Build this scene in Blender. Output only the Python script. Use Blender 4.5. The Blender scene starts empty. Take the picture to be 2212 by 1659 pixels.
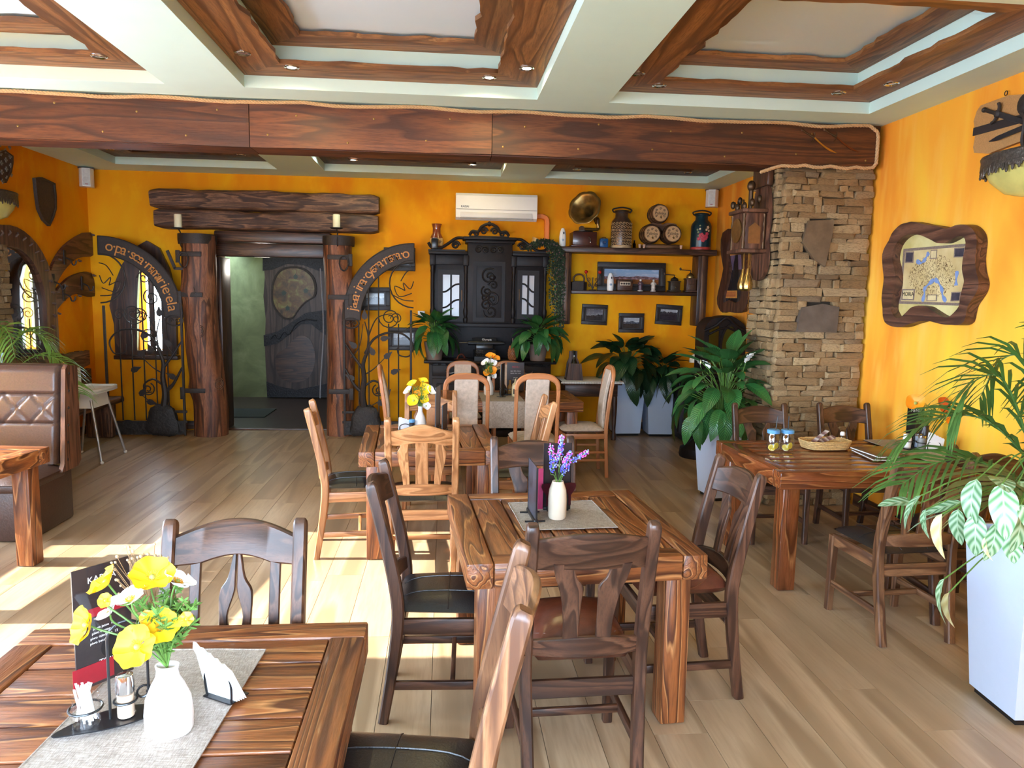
import bpy, bmesh, math, random
from mathutils import Vector as V, Matrix as M, noise
R=math.radians; PI=math.pi; SC=bpy.context.scene; COL=SC.collection
sin,cos=math.sin,math.cos
rnd=random.Random(7)
# ---------------------------------------------------------------- camera
CW,CHH,F=2212,1659,1600.0
yaw,pitch,roll=R(5.308),R(6.711),R(1.025)
c_f=V((sin(yaw)*cos(pitch),cos(yaw)*cos(pitch),-sin(pitch)))
c_r0=V((cos(yaw),-sin(yaw),0)); c_u0=c_r0.cross(c_f)
c_r=c_r0*cos(roll)+c_u0*sin(roll); c_u=c_u0*cos(roll)-c_r0*sin(roll)
CAM=V((0,0,1.70))
cam=bpy.data.cameras.new('camera'); camo=bpy.data.objects.new('camera',cam); COL.objects.link(camo)
cam.sensor_width=36; cam.lens=F/CW*36; cam.clip_start=.02
camo.matrix_world=M(((c_r.x,c_u.x,-c_f.x,CAM.x),(c_r.y,c_u.y,-c_f.y,CAM.y),(c_r.z,c_u.z,-c_f.z,CAM.z),(0,0,0,1)))
SC.camera=camo
def ray(x,y): return c_f+c_r*((x-CW/2)/F)+c_u*((CHH/2-y)/F)
def atz(x,y,z=0): d=ray(x,y); return CAM+d*((z-CAM.z)/d.z)
def aty(x,y,Y): d=ray(x,y); return CAM+d*(Y/d.y)
def atx(x,y,X): d=ray(x,y); return CAM+d*(X/d.x)
# ---------------------------------------------------------------- world, sun, exposure
wd=bpy.data.worlds.new('sky'); SC.world=wd; wd.use_nodes=True
bg=wd.node_tree.nodes['Background']; bg.inputs[0].default_value=(.60,.78,1,1); bg.inputs[1].default_value=20.0
def light(name,kind,loc,energy,color=(1,1,1),rot=None,**k):
    l=bpy.data.lights.new(name,kind); l.energy=energy; l.color=color
    for a,b in k.items(): setattr(l,a,b)
    o=bpy.data.objects.new(name,l); COL.objects.link(o); o.location=loc
    if rot is not None: o.rotation_mode='QUATERNION'; o.rotation_quaternion=rot
    return o
SUNEL=R(26.5); sund=V((1,-.03,0)).normalized()*cos(SUNEL)-V((0,0,sin(SUNEL)))
light('sun','SUN',(-9,4,5),16,(1,.95,.86),sund.to_track_quat('-Z','Y'),angle=R(.5))
def portal(name,loc,sx,sy,d):
    o=light(name,'AREA',loc,1,rot=V(d).to_track_quat('-Z','Y'),shape='RECTANGLE',size=sx,size_y=sy); o.data.cycles.is_portal=True
SC.view_settings.view_transform='Standard'; SC.view_settings.look='None'
SC.view_settings.exposure=1.14; SC.view_settings.gamma=1; SC.view_settings.use_curve_mapping=False
SC.cycles.max_bounces=9; SC.cycles.diffuse_bounces=5; SC.cycles.glossy_bounces=3; SC.cycles.transmission_bounces=5
SC.cycles.transparent_max_bounces=24; SC.cycles.caustics_reflective=False; SC.cycles.caustics_refractive=False
SC.cycles.sample_clamp_indirect=8; SC.cycles.use_denoising=True; SC.cycles.use_adaptive_sampling=True; SC.cycles.adaptive_threshold=.02
# ---------------------------------------------------------------- materials
MT={}
def srgb(r,g,b):
    f=lambda c:(c/255/12.92) if c<=10 else ((c/255+.055)/1.055)**2.4
    return (f(r),f(g),f(b),1)
def C(c): return srgb(*c) if max(c)>1.01 else (*c[:3],1)
class N:
    def __init__(s,name):
        s.m=bpy.data.materials.new(name); s.m.use_nodes=True; s.t=s.m.node_tree; s.n=s.t.nodes; s.b=s.n['Principled BSDF']; MT[name]=s.m
    def new(s,t,**k):
        o=s.n.new('ShaderNode'+t)
        for a,b in k.items(): setattr(o,a,b)
        return o
    def ln(s,a,b): s.t.links.new(a,b)
    def coord(s,scale=(1,1,1),rand=True,kind='Object'):
        tc=s.new('TexCoord'); mp=s.new('Mapping'); mp.inputs['Scale'].default_value=scale
        s.ln(tc.outputs[kind],mp.inputs[0])
        if rand:
            oi=s.new('ObjectInfo'); vm=s.new('VectorMath',operation='SCALE'); vm.inputs[0].default_value=(13.1,7.7,19.3)
            s.ln(oi.outputs['Random'],vm.inputs['Scale']); s.ln(vm.outputs[0],mp.inputs['Location'])
        return mp.outputs[0]
    def noise(s,vec,scale,detail=3,rough=.55,dist=0):
        o=s.new('TexNoise'); o.inputs['Scale'].default_value=scale; o.inputs['Detail'].default_value=detail; o.inputs['Roughness'].default_value=rough; o.inputs['Distortion'].default_value=dist
        s.ln(vec,o.inputs['Vector']); return o.outputs[0]
    def math(s,op,a,b=None,clamp=False):
        o=s.new('Math',operation=op,use_clamp=clamp)
        for i,x in enumerate((a,b)):
            if x is None: continue
            if isinstance(x,(int,float)): o.inputs[i].default_value=x
            else: s.ln(x,o.inputs[i])
        return o.outputs[0]
    def ramp(s,fac,stops):
        o=s.new('ValToRGB'); e=o.color_ramp.elements
        while len(e)<len(stops): e.new(.5)
        for i,(p,c) in enumerate(stops): e[i].position=p; e[i].color=C(c) if not isinstance(c,(int,float)) else (c,c,c,1)
        s.ln(fac,o.inputs[0]); return o.outputs[0]
    def mix(s,fac,a,b,mode='MIX'):
        o=s.new('Mix',data_type='RGBA',blend_type=mode)
        for i,x in ((0,fac),(6,a),(7,b)):
            if isinstance(x,(int,float)): o.inputs[i].default_value=x
            elif isinstance(x,tuple): o.inputs[i].default_value=C(x)
            else: s.ln(x,o.inputs[i])
        return o.outputs[2]
    def bump(s,h,strength=.3,dist=.01):
        o=s.new('Bump'); o.inputs['Strength'].default_value=strength; o.inputs['Distance'].default_value=dist
        s.ln(h,o.inputs['Height']); s.ln(o.outputs[0],s.b.inputs['Normal'])
    def set(s,color=None,rough=None,metal=None,coat=None,spec=None,trans=None,ior=None,sub=None):
        for k,v in (('Base Color',color),('Roughness',rough),('Metallic',metal),('Coat Weight',coat),('Specular IOR Level',spec),('Transmission Weight',trans),('IOR',ior)):
            if v is None: continue
            if isinstance(v,tuple): s.b.inputs[k].default_value=C(v)
            elif isinstance(v,(int,float)): s.b.inputs[k].default_value=v
            else: s.ln(v,s.b.inputs[k])
        if coat: s.b.inputs['Coat Roughness'].default_value=.12
        return s.m
def plain(name,col,rough=.5,metal=0,var=.12,scale=30,bump=0,coat=0,spec=None):
    if name in MT: return MT[name]
    n=N(name); v=n.coord(); z=n.noise(v,scale,3)
    c=C(col); lo=tuple(x*(1-var) for x in c[:3]); hi=tuple(min(1,x*(1+var)) for x in c[:3])
    o=n.ramp(z,[(.3,lo),(.7,hi)])
    if bump: n.bump(z,bump,.01)
    return n.set(o,rough,metal,coat,spec)
def wood(key,axis='X'):
    name=key+'_'+axis
    if name in MT: return MT[name]
    c0,c1,c2,k,sc,fib,rough,coat,bmp=WOODS[key]
    n=N(name); st={'floor_oak':.11}.get(key,.09)
    v=n.coord({'X':(st,1,1),'Y':(1,st,1),'Z':(1,1,st)}[axis])
    a=n.noise(v,sc,2,.5,.3); r=n.math('FRACT',n.math('MULTIPLY',a,k))
    f=n.noise(v,sc*22,2,.6)
    big=n.noise(v,sc*.8+1.2,2)
    col=n.ramp(r,[(0,c0),(.10,c0),(.4,c1),(.78,c1),(.9,c2),(1,c0)] if key.startswith('pine') else [(0,c0),(.12,c0),(.4,c1),(.85,c2),(1,c0)])
    col=n.mix(n.math('MULTIPLY',n.math('SUBTRACT',f,.42,True),fib*3.2,True),col,c0)
    col=n.mix(n.math('MULTIPLY',n.math('SUBTRACT',big,.45,True),1.6,True),col,c0)
    oi=n.new('ObjectInfo'); hs=n.new('HueSaturation'); n.ln(col,hs.inputs['Color']); q=.1 if key=='floor_oak' else .3; n.ln(n.math('ADD',n.math('MULTIPLY',oi.outputs['Random'],q),1-q/2),hs.inputs['Value'])
    if bmp: n.bump(n.math('ADD',r,n.math('MULTIPLY',f,.7)),bmp,.004)
    return n.set(hs.outputs[0],rough,0,coat)
# dark, mid, light, ring count, scale, fibre, roughness, coat, bump
WOODS={'oak_dark':((47,27,18),(78,49,34),(95,63,45),8,9,.6,.42,.03,.12),
 'oak_brown':((80,50,32),(118,80,52),(142,100,68),8,9,.6,.42,.03,.12),
 'oak_light':((132,86,50),(172,118,74),(190,138,92),8,9,.5,.4,.1,.1),
 'beech':((150,92,54),(178,114,70),(190,126,80),3,7,.25,.4,.1,.04),
 'pine_table':((80,42,22),(140,82,42),(190,132,80),13,6.5,.55,.42,.05,.6),
 'pine_glossy':((84,42,20),(132,72,38),(168,108,62),13,6.5,.55,.2,.5,.25),
 'pine_dark':((60,28,15),(104,54,28),(140,82,46),9,5,.4,.45,.05,.4),
 'beam':((66,33,15),(98,52,24),(114,64,32),8,4.5,.8,.55,0,.4),
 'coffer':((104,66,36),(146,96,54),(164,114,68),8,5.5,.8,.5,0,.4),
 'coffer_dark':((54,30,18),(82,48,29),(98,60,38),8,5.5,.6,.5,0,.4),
 'log':((70,38,22),(122,70,42),(152,96,62),5,8,.8,.6,0,.7),
 'log_dark':((58,34,22),(92,60,40),(138,98,70),6,11,.8,.6,0,.7),
 'frame_brown':((64,38,28),(94,60,42),(118,78,58),7,7,.6,.5,0,.35),
 'door_wood':((48,34,30),(74,56,50),(90,70,62),6,6,.6,.55,0,.3),
 'barrel':((72,46,26),(120,80,48),(146,104,66),4,8,.5,.5,0,.1),
 'floor_oak':((146,120,92),(168,140,110),(180,154,124),5,3,.45,.36,.05,.05)}
def glass(name,col=(1,1,1),rough=.02,base=.035):
    if name in MT: return MT[name]
    n=N(name); t=n.new('BsdfTransparent'); t.inputs[0].default_value=C(col); g=n.new('BsdfGlossy'); g.inputs['Roughness'].default_value=rough
    lw=n.new('LayerWeight'); lw.inputs[0].default_value=.5; mx=n.new('MixShader'); n.ln(n.math('ADD',n.math('MULTIPLY',n.math('POWER',lw.outputs[1],4),.6),base),mx.inputs[0]); n.ln(t.outputs[0],mx.inputs[1]); n.ln(g.outputs[0],mx.inputs[2])
    n.ln(mx.outputs[0],n.n['Material Output'].inputs[0]); return n.m
def emit(name,col,strength):
    if name in MT: return MT[name]
    n=N(name); e=n.new('Emission'); e.inputs[0].default_value=C(col); e.inputs[1].default_value=strength; n.ln(e.outputs[0],n.n['Material Output'].inputs[0]); return n.m
def m_wall():
    n=N('ochre_wall'); v=n.coord((1,1,.55),False); a=n.noise(v,1.1,3,.55,1.0); b=n.noise(v,3.5,4,.6); d=n.noise(n.coord((1,1,1),False),140,2)
    c=n.ramp(a,[(.3,(222,124,8)),(.5,(230,148,10)),(.68,(234,166,14))]); c=n.mix(n.math('MULTIPLY',n.math('SUBTRACT',b,.5,True),2.2,True),c,(246,184,24))
    n.bump(d,.08,.003); return n.set(c,.7,spec=.15)
def m_wall_right():  # mottled ochre paint, with diagonal streaks of reflected light put into its colour
    n=N('ochre_wall_light_streaks'); tc=n.new('TexCoord'); mp=n.new('Mapping'); mp.inputs['Rotation'].default_value=(R(-28),0,0); mp.inputs['Scale'].default_value=(1,1.5,.32); n.ln(tc.outputs['Object'],mp.inputs[0])
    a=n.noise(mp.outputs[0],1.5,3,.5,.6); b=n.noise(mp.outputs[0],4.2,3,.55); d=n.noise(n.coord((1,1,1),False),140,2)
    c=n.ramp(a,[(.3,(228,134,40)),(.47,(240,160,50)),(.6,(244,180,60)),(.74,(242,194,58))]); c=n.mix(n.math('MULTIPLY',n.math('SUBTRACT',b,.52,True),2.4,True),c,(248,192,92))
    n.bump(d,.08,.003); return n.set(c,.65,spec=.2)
def m_weave(name,c0,c1,sc=420):
    n=N(name); a=n.math('MULTIPLY',n.noise(n.coord((.12,1,1),False),sc,2),n.noise(n.coord((1,.12,.12),False),sc,2)); b=n.noise(n.coord(rand=False),26,4,.6)
    c=n.ramp(n.math('ADD',n.math('MULTIPLY',a,1.7),n.math('MULTIPLY',b,.35)),[(.32,c0),(.86,c1)]); n.bump(a,.5,.003); return n.set(c,.92)
def m_leaf(name,c0,c1,band=14):
    n=N(name); tc=n.new('TexCoord'); mp=n.new('Mapping'); n.ln(tc.outputs['UV'],mp.inputs[0]); sx=n.new('SeparateXYZ'); n.ln(mp.outputs[0],sx.inputs[0])
    ax=n.math('ABSOLUTE',n.math('SUBTRACT',sx.outputs[0],.5)); q=n.math('SINE',n.math('MULTIPLY',n.math('SUBTRACT',sx.outputs[1],n.math('MULTIPLY',ax,.5)),band*6.28))
    oi=n.new('ObjectInfo'); c=n.mix(n.math('ADD',n.math('MULTIPLY',q,.5),.5),c0,c1); c=n.mix(n.math('LESS_THAN',ax,.03),c,c1)
    hs=n.new('HueSaturation'); n.ln(c,hs.inputs['Color']); n.ln(n.math('ADD',n.math('MULTIPLY',oi.outputs['Random'],.7),.65),hs.inputs['Value'])
    n.bump(q,.2,.004); return n.set(hs.outputs[0],.32)
def m_stone():
    n=N('field_stone'); v=n.coord(); a=n.noise(v,9,4,.6); b=n.noise(v,60,4,.65); oi=n.new('ObjectInfo')
    c=n.ramp(oi.outputs['Random'],[(0,(112,88,60)),(.25,(158,128,88)),(.5,(136,106,68)),(.75,(176,150,110)),(1,(128,106,80))])
    c=n.mix(n.math('MULTIPLY',n.math('SUBTRACT',a,.46,True),3,True),c,(92,70,46)); c=n.mix(n.math('MULTIPLY',n.math('SUBTRACT',b,.55,True),2,True),c,(190,168,130))
    n.bump(n.math('ADD',a,n.math('MULTIPLY',b,.5)),.55,.012); return n.set(c,.8)
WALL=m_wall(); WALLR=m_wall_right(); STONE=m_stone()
CEIL=plain('ceiling_paint',(210,238,234),.7,var=.015,scale=4)
PANEL=plain('stretch_panel',(220,238,252),.1,var=.01,scale=2)
IRON=plain('black_iron',(48,38,33),.6,.2,.25,60,.25); IRON2=plain('hammered_iron',(46,40,38),.6,.2,.3,40,.8)
BLACKW=plain('ebonised_wood',(27,21,21),.5,0,.25,25,.05,0,.25)
LEATHB=plain('black_leather',(32,29,30),.34,0,.2,160,.12); LEATHBR=plain('brown_leather',(84,42,28),.3,0,.25,30,.1); LEATHS=plain('sofa_leather',(72,52,44),.36,0,.15,90,.12)
CERAM=plain('white_ceramic',(228,222,216),.35,var=.01); CREAMC=plain('cream_ceramic',(214,198,176),.22,var=.02); WHITEP=plain('white_plastic',(226,226,224),.4,var=.01)
PLANT=plain('white_planter',(194,206,228),.3,var=.01); BRASS=plain('aged_brass',(150,122,72),.35,.9,.2,20); CHROME=plain('chrome',(210,210,212),.12,1,.02)
RUN=m_weave('grey_linen',(124,112,102),(182,170,160)); UPH=plain('beige_upholstery',(190,172,156),.9,0,.16,34,.1)
PEAT=plain('soil',(44,34,26),.95,0,.4,80,.6); TAUPE=plain('taupe_pot',(124,104,90),.55,var=.04)
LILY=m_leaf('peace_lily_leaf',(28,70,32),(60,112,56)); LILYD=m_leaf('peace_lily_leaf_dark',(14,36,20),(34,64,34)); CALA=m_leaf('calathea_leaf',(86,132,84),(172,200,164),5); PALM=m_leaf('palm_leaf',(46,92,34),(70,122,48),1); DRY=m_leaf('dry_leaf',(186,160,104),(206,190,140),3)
STEMG=plain('green_stem',(86,122,52),.5,var=.2)
YEL=plain('yellow_petal',(246,204,26),.6,var=.1,scale=40); WHT=plain('white_petal',(240,240,240),.5,var=.03); ORA=plain('orange_petal',(240,150,30),.5,var=.08)
CLEAR=glass('clear_glass'); BLK=plain('black_plastic',(22,22,24),.3,var=.05); PAPER=plain('white_paper',(236,236,236),.7,var=.02)
DARKC=plain('dark_card',(44,38,40),.3,var=.2,scale=8); REDC=plain('red_print',(150,26,40),.4,var=.05); INK=plain('white_print',(220,216,210),.6,var=.02)
CANDLE=plain('candle_wax',(232,226,190),.5,var=.02)
# ---------------------------------------------------------------- mesh builder
def rotto(d,up=(0,0,1)):
    d=V(d).normalized(); u=V(up)
    if abs(d.dot(u))>.999: u=V((0,1,0))
    x=u.cross(d).normalized(); y=d.cross(x); return M((x,y,d)).transposed()     # columns x,y,d ; local z -> d
class B:
    def __init__(s): s.v=[]; s.f=[]; s.uv=None
    def add(s,vs,fs,mt=None):
        o=len(s.v); s.v+= [tuple(mt@V(p)) if mt is not None else tuple(p) for p in vs]; s.f+=[tuple(i+o for i in f) for f in fs]; return s
    def box(s,c,sz,rot=None,taper=1.0,taper2=None):
        x,y,z=[q/2 for q in sz]; t=taper; t2=taper if taper2 is None else taper2
        vs=[(-x,-y,-z),(x,-y,-z),(x,y,-z),(-x,y,-z),(-x*t,-y*t2,z),(x*t,-y*t2,z),(x*t,y*t2,z),(-x*t,y*t2,z)]
        m=M.Translation(c)@(rot.to_4x4() if rot is not None else M.Identity(4))
        return s.add(vs,[(3,2,1,0),(4,5,6,7),(0,1,5,4),(1,2,6,5),(2,3,7,6),(3,0,4,7)],m)
    def cbox(s,c,sz,b=.006,rot=None):                                   # box with chamfered edges
        bm=bmesh.new(); bmesh.ops.create_cube(bm,size=1)
        for v in bm.verts: v.co=V((v.co.x*sz[0],v.co.y*sz[1],v.co.z*sz[2]))
        bmesh.ops.bevel(bm,geom=bm.edges[:],offset=min(b,min(sz)*.45),segments=2,profile=.5,affect='EDGES')
        return s.bm(bm,M.Translation(c)@(rot.to_4x4() if rot is not None else M.Identity(4)))
    def bm(s,bm,m=None):
        bm.verts.index_update(); s.add([v.co[:] for v in bm.verts],[[v.index for v in f.verts] for f in bm.faces],m); bm.free(); return s
    def bar(s,p0,p1,w,h,up=(0,0,1),b=.004,taper=1):
        p0,p1=V(p0),V(p1); d=p1-p0; r=rotto(d,up)
        if b: return s.cbox((p0+p1)/2,(w,h,d.length),b,r)
        return s.box((p0+p1)/2,(w,h,d.length),r,taper)
    def tube(s,pts,r,n=8,closed=False,flat=1.0,cap=True):
        pts=[V(p) for p in pts]; k=len(pts); rr=r if isinstance(r,(list,tuple)) else [r]*k
        t=(pts[1]-pts[0]).normalized(); nx=t.orthogonal().normalized(); o=len(s.v)
        for i,p in enumerate(pts):
            a=pts[i-1] if (i>0 or closed) else p; c=pts[(i+1)%k] if (i<k-1 or closed) else p
            t2=(c-a)
            if t2.length<1e-9: t2=t
            t2=t2.normalized(); q=t.rotation_difference(t2); nx=(q@nx); nx=(nx-t2*nx.dot(t2)).normalized(); t=t2; ny=t.cross(nx)
            for j in range(n):
                an=2*PI*j/n; s.v.append(tuple(p+nx*cos(an)*rr[i]+ny*sin(an)*rr[i]*flat))
        for i in range(k if closed else k-1):
            for j in range(n):
                a=o+i*n+j; b=o+i*n+(j+1)%n; c=o+((i+1)%k)*n+(j+1)%n; d=o+((i+1)%k)*n+j; s.f.append((a,b,c,d))
        if cap and not closed: s.f.append(tuple(o+j for j in range(n))[::-1]); s.f.append(tuple(o+(k-1)*n+j for j in range(n)))
        return s
    def strip(s,pts,ws,th,up,ch=.22):                                # chamfered rectangular section swept along pts: ws along up, th across
        pts=[V(p) for p in pts]; k=len(pts); o=len(s.v); up=V(up)
        for i,p in enumerate(pts):
            t=(pts[min(i+1,k-1)]-pts[max(i-1,0)]).normalized(); sd=up.cross(t).normalized(); w=(ws[i] if isinstance(ws,(list,tuple)) else ws)/2; h=(th[i] if isinstance(th,(list,tuple)) else th)/2; c=ch*min(w,h)
            for a,b in ((-w+c,-h),(w-c,-h),(w,-h+c),(w,h-c),(w-c,h),(-w+c,h),(-w,h-c),(-w,-h+c)): s.v.append(tuple(p+up*a+sd*b))
        for i in range(k-1):
            for j in range(8): s.f.append((o+i*8+j,o+i*8+(j+1)%8,o+i*8+8+(j+1)%8,o+i*8+8+j))
        s.f.append(tuple(o+j for j in range(8))[::-1]); e=o+(k-1)*8; s.f.append(tuple(e+j for j in range(8))); return s
    def slab(s,n,fa,fb,ya,th,c=.005):                                # board between curves: fa(t),fb(t)->(x,z) edges, ya(x,z) front depth, thickness th along +y
        o=len(s.v)
        for i in range(n+1):
            a=V(fa(i/n)); b=V(fb(i/n)); d=(a-b); L=d.length or 1; d/=L; cc=min(c,L*.3)
            for q,y in ((a-d*cc,0),(a,cc),(a,th-cc),(a-d*cc,th),(b+d*cc,th),(b,th-cc),(b,cc),(b+d*cc,0)): s.v.append((q[0],ya(q[0],q[1])+y,q[1]))
        for i in range(n):
            for j in range(8): s.f.append((o+i*8+j,o+i*8+(j+1)%8,o+i*8+8+(j+1)%8,o+i*8+8+j))
        s.f.append(tuple(o+j for j in range(8))[::-1]); e=o+n*8; s.f.append(tuple(e+j for j in range(8))); return s
    def lathe(s,prof,n=24,m=None,cap=True,wob=None):
        o=[]; fs=[]; k=len(prof)
        for i,(r,z) in enumerate(prof):
            for j in range(n):
                a=2*PI*j/n; rr=r*(wob(a,z) if wob else 1); o.append((rr*cos(a),rr*sin(a),z))
        for i in range(k-1):
            for j in range(n): fs.append((i*n+j,i*n+(j+1)%n,(i+1)*n+(j+1)%n,(i+1)*n+j))
        if cap: fs.append(tuple(range(n))[::-1]); fs.append(tuple((k-1)*n+j for j in range(n)))
        return s.add(o,fs,m)
    def prism(s,out,t,m=None):                                       # outline (x,y), thickness t along z from 0
        n=len(out); vs=[(x,y,0) for x,y in out]+[(x,y,t) for x,y in out]
        fs=[tuple(range(n))[::-1],tuple(range(n,2*n))]+[(i,(i+1)%n,n+(i+1)%n,n+i) for i in range(n)]
        return s.add(vs,fs,m)
    def ring(s,out,inn,t,m=None,t2=None):
        n=len(out); t2=t if t2 is None else t2
        vs=[(x,y,0) for x,y in out]+[(x,y,t) for x,y in out]+[(x,y,0) for x,y in inn]+[(x,y,t2) for x,y in inn]; fs=[]
        for i in range(n):
            j=(i+1)%n; fs+=[(i,j,n+j,n+i),(n+i,n+j,3*n+j,3*n+i),(2*n+j,2*n+i,3*n+i,3*n+j),(j,i,2*n+i,2*n+j)]
        return s.add(vs,fs,m)
    def ball(s,c,r,sc=(1,1,1),n=12,m=8,rot=None):
        pr=[(max(1e-4,sin(PI*i/m)),-cos(PI*i/m)) for i in range(m+1)]
        return s.lathe(pr,n,M.Translation(c)@(rot.to_4x4() if rot is not None else M.Identity(4))@M.Diagonal((r*sc[0],r*sc[1],r*sc[2],1)))
    def grid(s,fn,nu,nv,uv=False):
        o=len(s.v)
        for i in range(nu+1):
            for j in range(nv+1): s.v.append(tuple(fn(i/nu,j/nv)))
        if uv: s.uv=s.uv or {}; [s.uv.__setitem__(o+i*(nv+1)+j,(i/nu,j/nv)) for i in range(nu+1) for j in range(nv+1)]
        for i in range(nu):
            for j in range(nv): a=o+i*(nv+1)+j; s.f.append((a,a+nv+1,a+nv+2,a+1))
        return s
    def mesh(s,name,mat,smooth=True,ang=38):
        me=bpy.data.meshes.new(name); me.from_pydata(s.v,[],s.f); me.materials.append(mat)
        bm=bmesh.new(); bm.from_mesh(me); bmesh.ops.recalc_face_normals(bm,faces=bm.faces[:]); bm.to_mesh(me); bm.free()
        if s.uv:
            u=me.uv_layers.new(name='uv')
            for l in me.loops: u.data[l.index].uv=s.uv.get(l.vertex_index,(.5,.5))
        if smooth:
            me.polygons.foreach_set('use_smooth',[True]*len(me.polygons)); me.set_sharp_from_angle(angle=R(ang))
        me.update(); return me
    def build(s,name,mat,parent=None,smooth=True,ang=38):
        return put(name,s.mesh(name,mat,smooth,ang),parent)
def put(name,me,parent=None,mw=None):
    o=bpy.data.objects.new(name,me); COL.objects.link(o)
    if parent is not None: o.parent=parent
    if mw is not None: o.matrix_local=mw
    return o
def tag(o,label,cat,group=None,kind=None):
    o['label']=label; o['category']=cat
    if group: o['group']=group
    if kind: o['kind']=kind
    return o
def thing(name,label,cat,loc=(0,0,0),rz=0,group=None):
    o=bpy.data.objects.new(name,None); o.empty_display_size=.05; COL.objects.link(o); o.location=loc; o.rotation_euler=(0,0,rz); return tag(o,label,cat,group)
def struct(o): o['kind']='structure'; return o
def stuff(o): o['kind']='stuff'; return o
def dup(root,loc=None,rz=None,label=None,group=None,scale=None):
    c=root.copy(); COL.objects.link(c)
    if loc is not None: c.location=loc
    if rz is not None: c.rotation_euler=(0,0,rz)
    if label: c['label']=label
    if group: c['group']=group
    if scale: c.scale=(scale,)*3
    for ch in root.children:
        d=ch.copy(); COL.objects.link(d); d.parent=c
        for g in ch.children: e=g.copy(); COL.objects.link(e); e.parent=d
    return c
def text_mesh(s,size,mat,depth=.001,align='CENTER'):
    cu=bpy.data.curves.new('t','FONT'); cu.body=s; cu.size=size; cu.extrude=depth; cu.align_x=align; cu.align_y='CENTER'; cu.resolution_u=3
    o=bpy.data.objects.new('t',cu); COL.objects.link(o); dg=bpy.context.evaluated_depsgraph_get(); me=bpy.data.meshes.new_from_object(o.evaluated_get(dg))
    bpy.data.objects.remove(o); me.materials.clear(); me.materials.append(mat); return me
def smooth_closed(pts,n=6):                                           # Catmull-Rom closed outline
    out=[]; k=len(pts)
    for i in range(k):
        p0,p1,p2,p3=[V(pts[(i+j-1)%k]) for j in range(4)]
        for a in range(n):
            t=a/n; out.append(tuple(.5*((2*p1)+(p2-p0)*t+(2*p0-5*p1+4*p2-p3)*t*t+(3*p1-p0-3*p2+p3)*t**3)))
    return out
def spl(pts,n=8):                                                     # open Catmull-Rom
    out=[]; k=len(pts); P=[V(p) for p in pts]
    for i in range(k-1):
        p0=P[max(i-1,0)]; p1=P[i]; p2=P[i+1]; p3=P[min(i+2,k-1)]
        for a in range(n):
            t=a/n; out.append(.5*((2*p1)+(p2-p0)*t+(2*p0-5*p1+4*p2-p3)*t*t+(3*p1-p0-3*p2+p3)*t**3))
    return out+[P[-1]]
def lerp(a,b,t): return a+(b-a)*t
XZ=M(((1,0,0,0),(0,0,-1,0),(0,1,0,0),(0,0,0,1)))                    # outline x,y -> X,Z ; thickness towards -Y
# ================================================================ setting
XL,XR,YF,YB,ZC=-4.2,3.46,-.7,9.35,3.10
# floor: every plank a piece
fl=struct(B().box(((XL+XR)/2,(YF+YB)/2,-.06),(XR-XL+.6,YB-YF+.6,.08)).box((-5.6,1.2,-.05),(2.6,4.2,.1)).build('floor',plain('subfloor',(96,76,56),.9)))
PW,PLN=.2188,1.36
b=B().box((0,0,0),(PW-.0012,1,.02),taper=.995,taper2=.9993); pm=b.mesh('plank',wood('floor_oak','Y'),False)
r1=random.Random(3)
for i in range(35):
    y=YF-r1.random()*PLN
    while y<YB:
        y0=max(y,YF); y1=min(y+PLN,YB); y+=PLN
        if y1-y0<.05: continue
        o=put('plank',pm,fl,M.Translation((XL+PW*(i+.5),(y0+y1)/2,-.0102-r1.random()*.0004))@M.Diagonal((1,y1-y0-.001,1,1)))
vf=struct(B().box((-2.35,10.9,-.04),(3.0,3.1,.08)).build('floor',plain('dark_tile',(58,44,38),.35,var=.2,scale=5)))
ds=tag(B().cbox((-2.02,9.36,.006),(1.36,.1,.025),.006).build('door_sill',wood('oak_dark','X')),'dark strip across the foot of the entrance between the log posts','sill')
# walls
def wall(name,boxes,mat):
    b=B()
    for c,s in boxes: b.box(c,s)
    return struct(b.build(name,mat,smooth=False))
def span(x0,x1,y0,y1,z0,z1): return (((x0+x1)/2,(y0+y1)/2,(z0+z1)/2),(x1-x0,y1-y0,z1-z0))
DX0,DX1,DZ=-2.72,-1.38,2.42                                        # entrance opening
WX0,WX1,WZ0,WZ1=-3.67,-3.34,.98,2.1                                # little window left of it
wall('wall_back',[span(XL,WX0,YB,YB+.25,0,ZC),span(WX0,WX1,YB,YB+.25,0,WZ0),span(WX0,WX1,YB,YB+.25,WZ1,ZC),span(WX1,DX0,YB,YB+.25,0,ZC),span(DX0,DX1,YB,YB+.25,DZ,ZC),span(DX1,XR,YB,YB+.25,0,ZC)],WALL)
LWY0,LWY1,LWZ0,LWZ1=3.42,5.42,.8,2.4; XN=-6.6                    # unseen near wing, added leftwards so its windows give skylight without sun
NY0,NY1,NZ0,NZ1=-.45,3.05,.35,2.45
wall('wall_left',[span(XL-.25,XL,3.15,LWY0,0,ZC),span(XL-.25,XL,LWY0,LWY1,0,LWZ0),span(XL-.25,XL,LWY0,LWY1,LWZ1,ZC),span(XL-.25,XL,LWY1,YB+.25,0,ZC),span(XN,XL-.25,3.15,3.4,0,ZC),span(XN-.25,XN,YF,NY0,0,ZC),span(XN-.25,XN,NY1,3.4,0,ZC),span(XN-.25,XN,NY0,NY1,0,NZ0),span(XN-.25,XN,NY0,NY1,NZ1,ZC)],WALL)
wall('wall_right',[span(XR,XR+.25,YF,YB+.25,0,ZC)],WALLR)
FX0,FX1,FZ0,FZ1=-4.5,1.1,.8,2.15                                   # window band behind the camera
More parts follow.
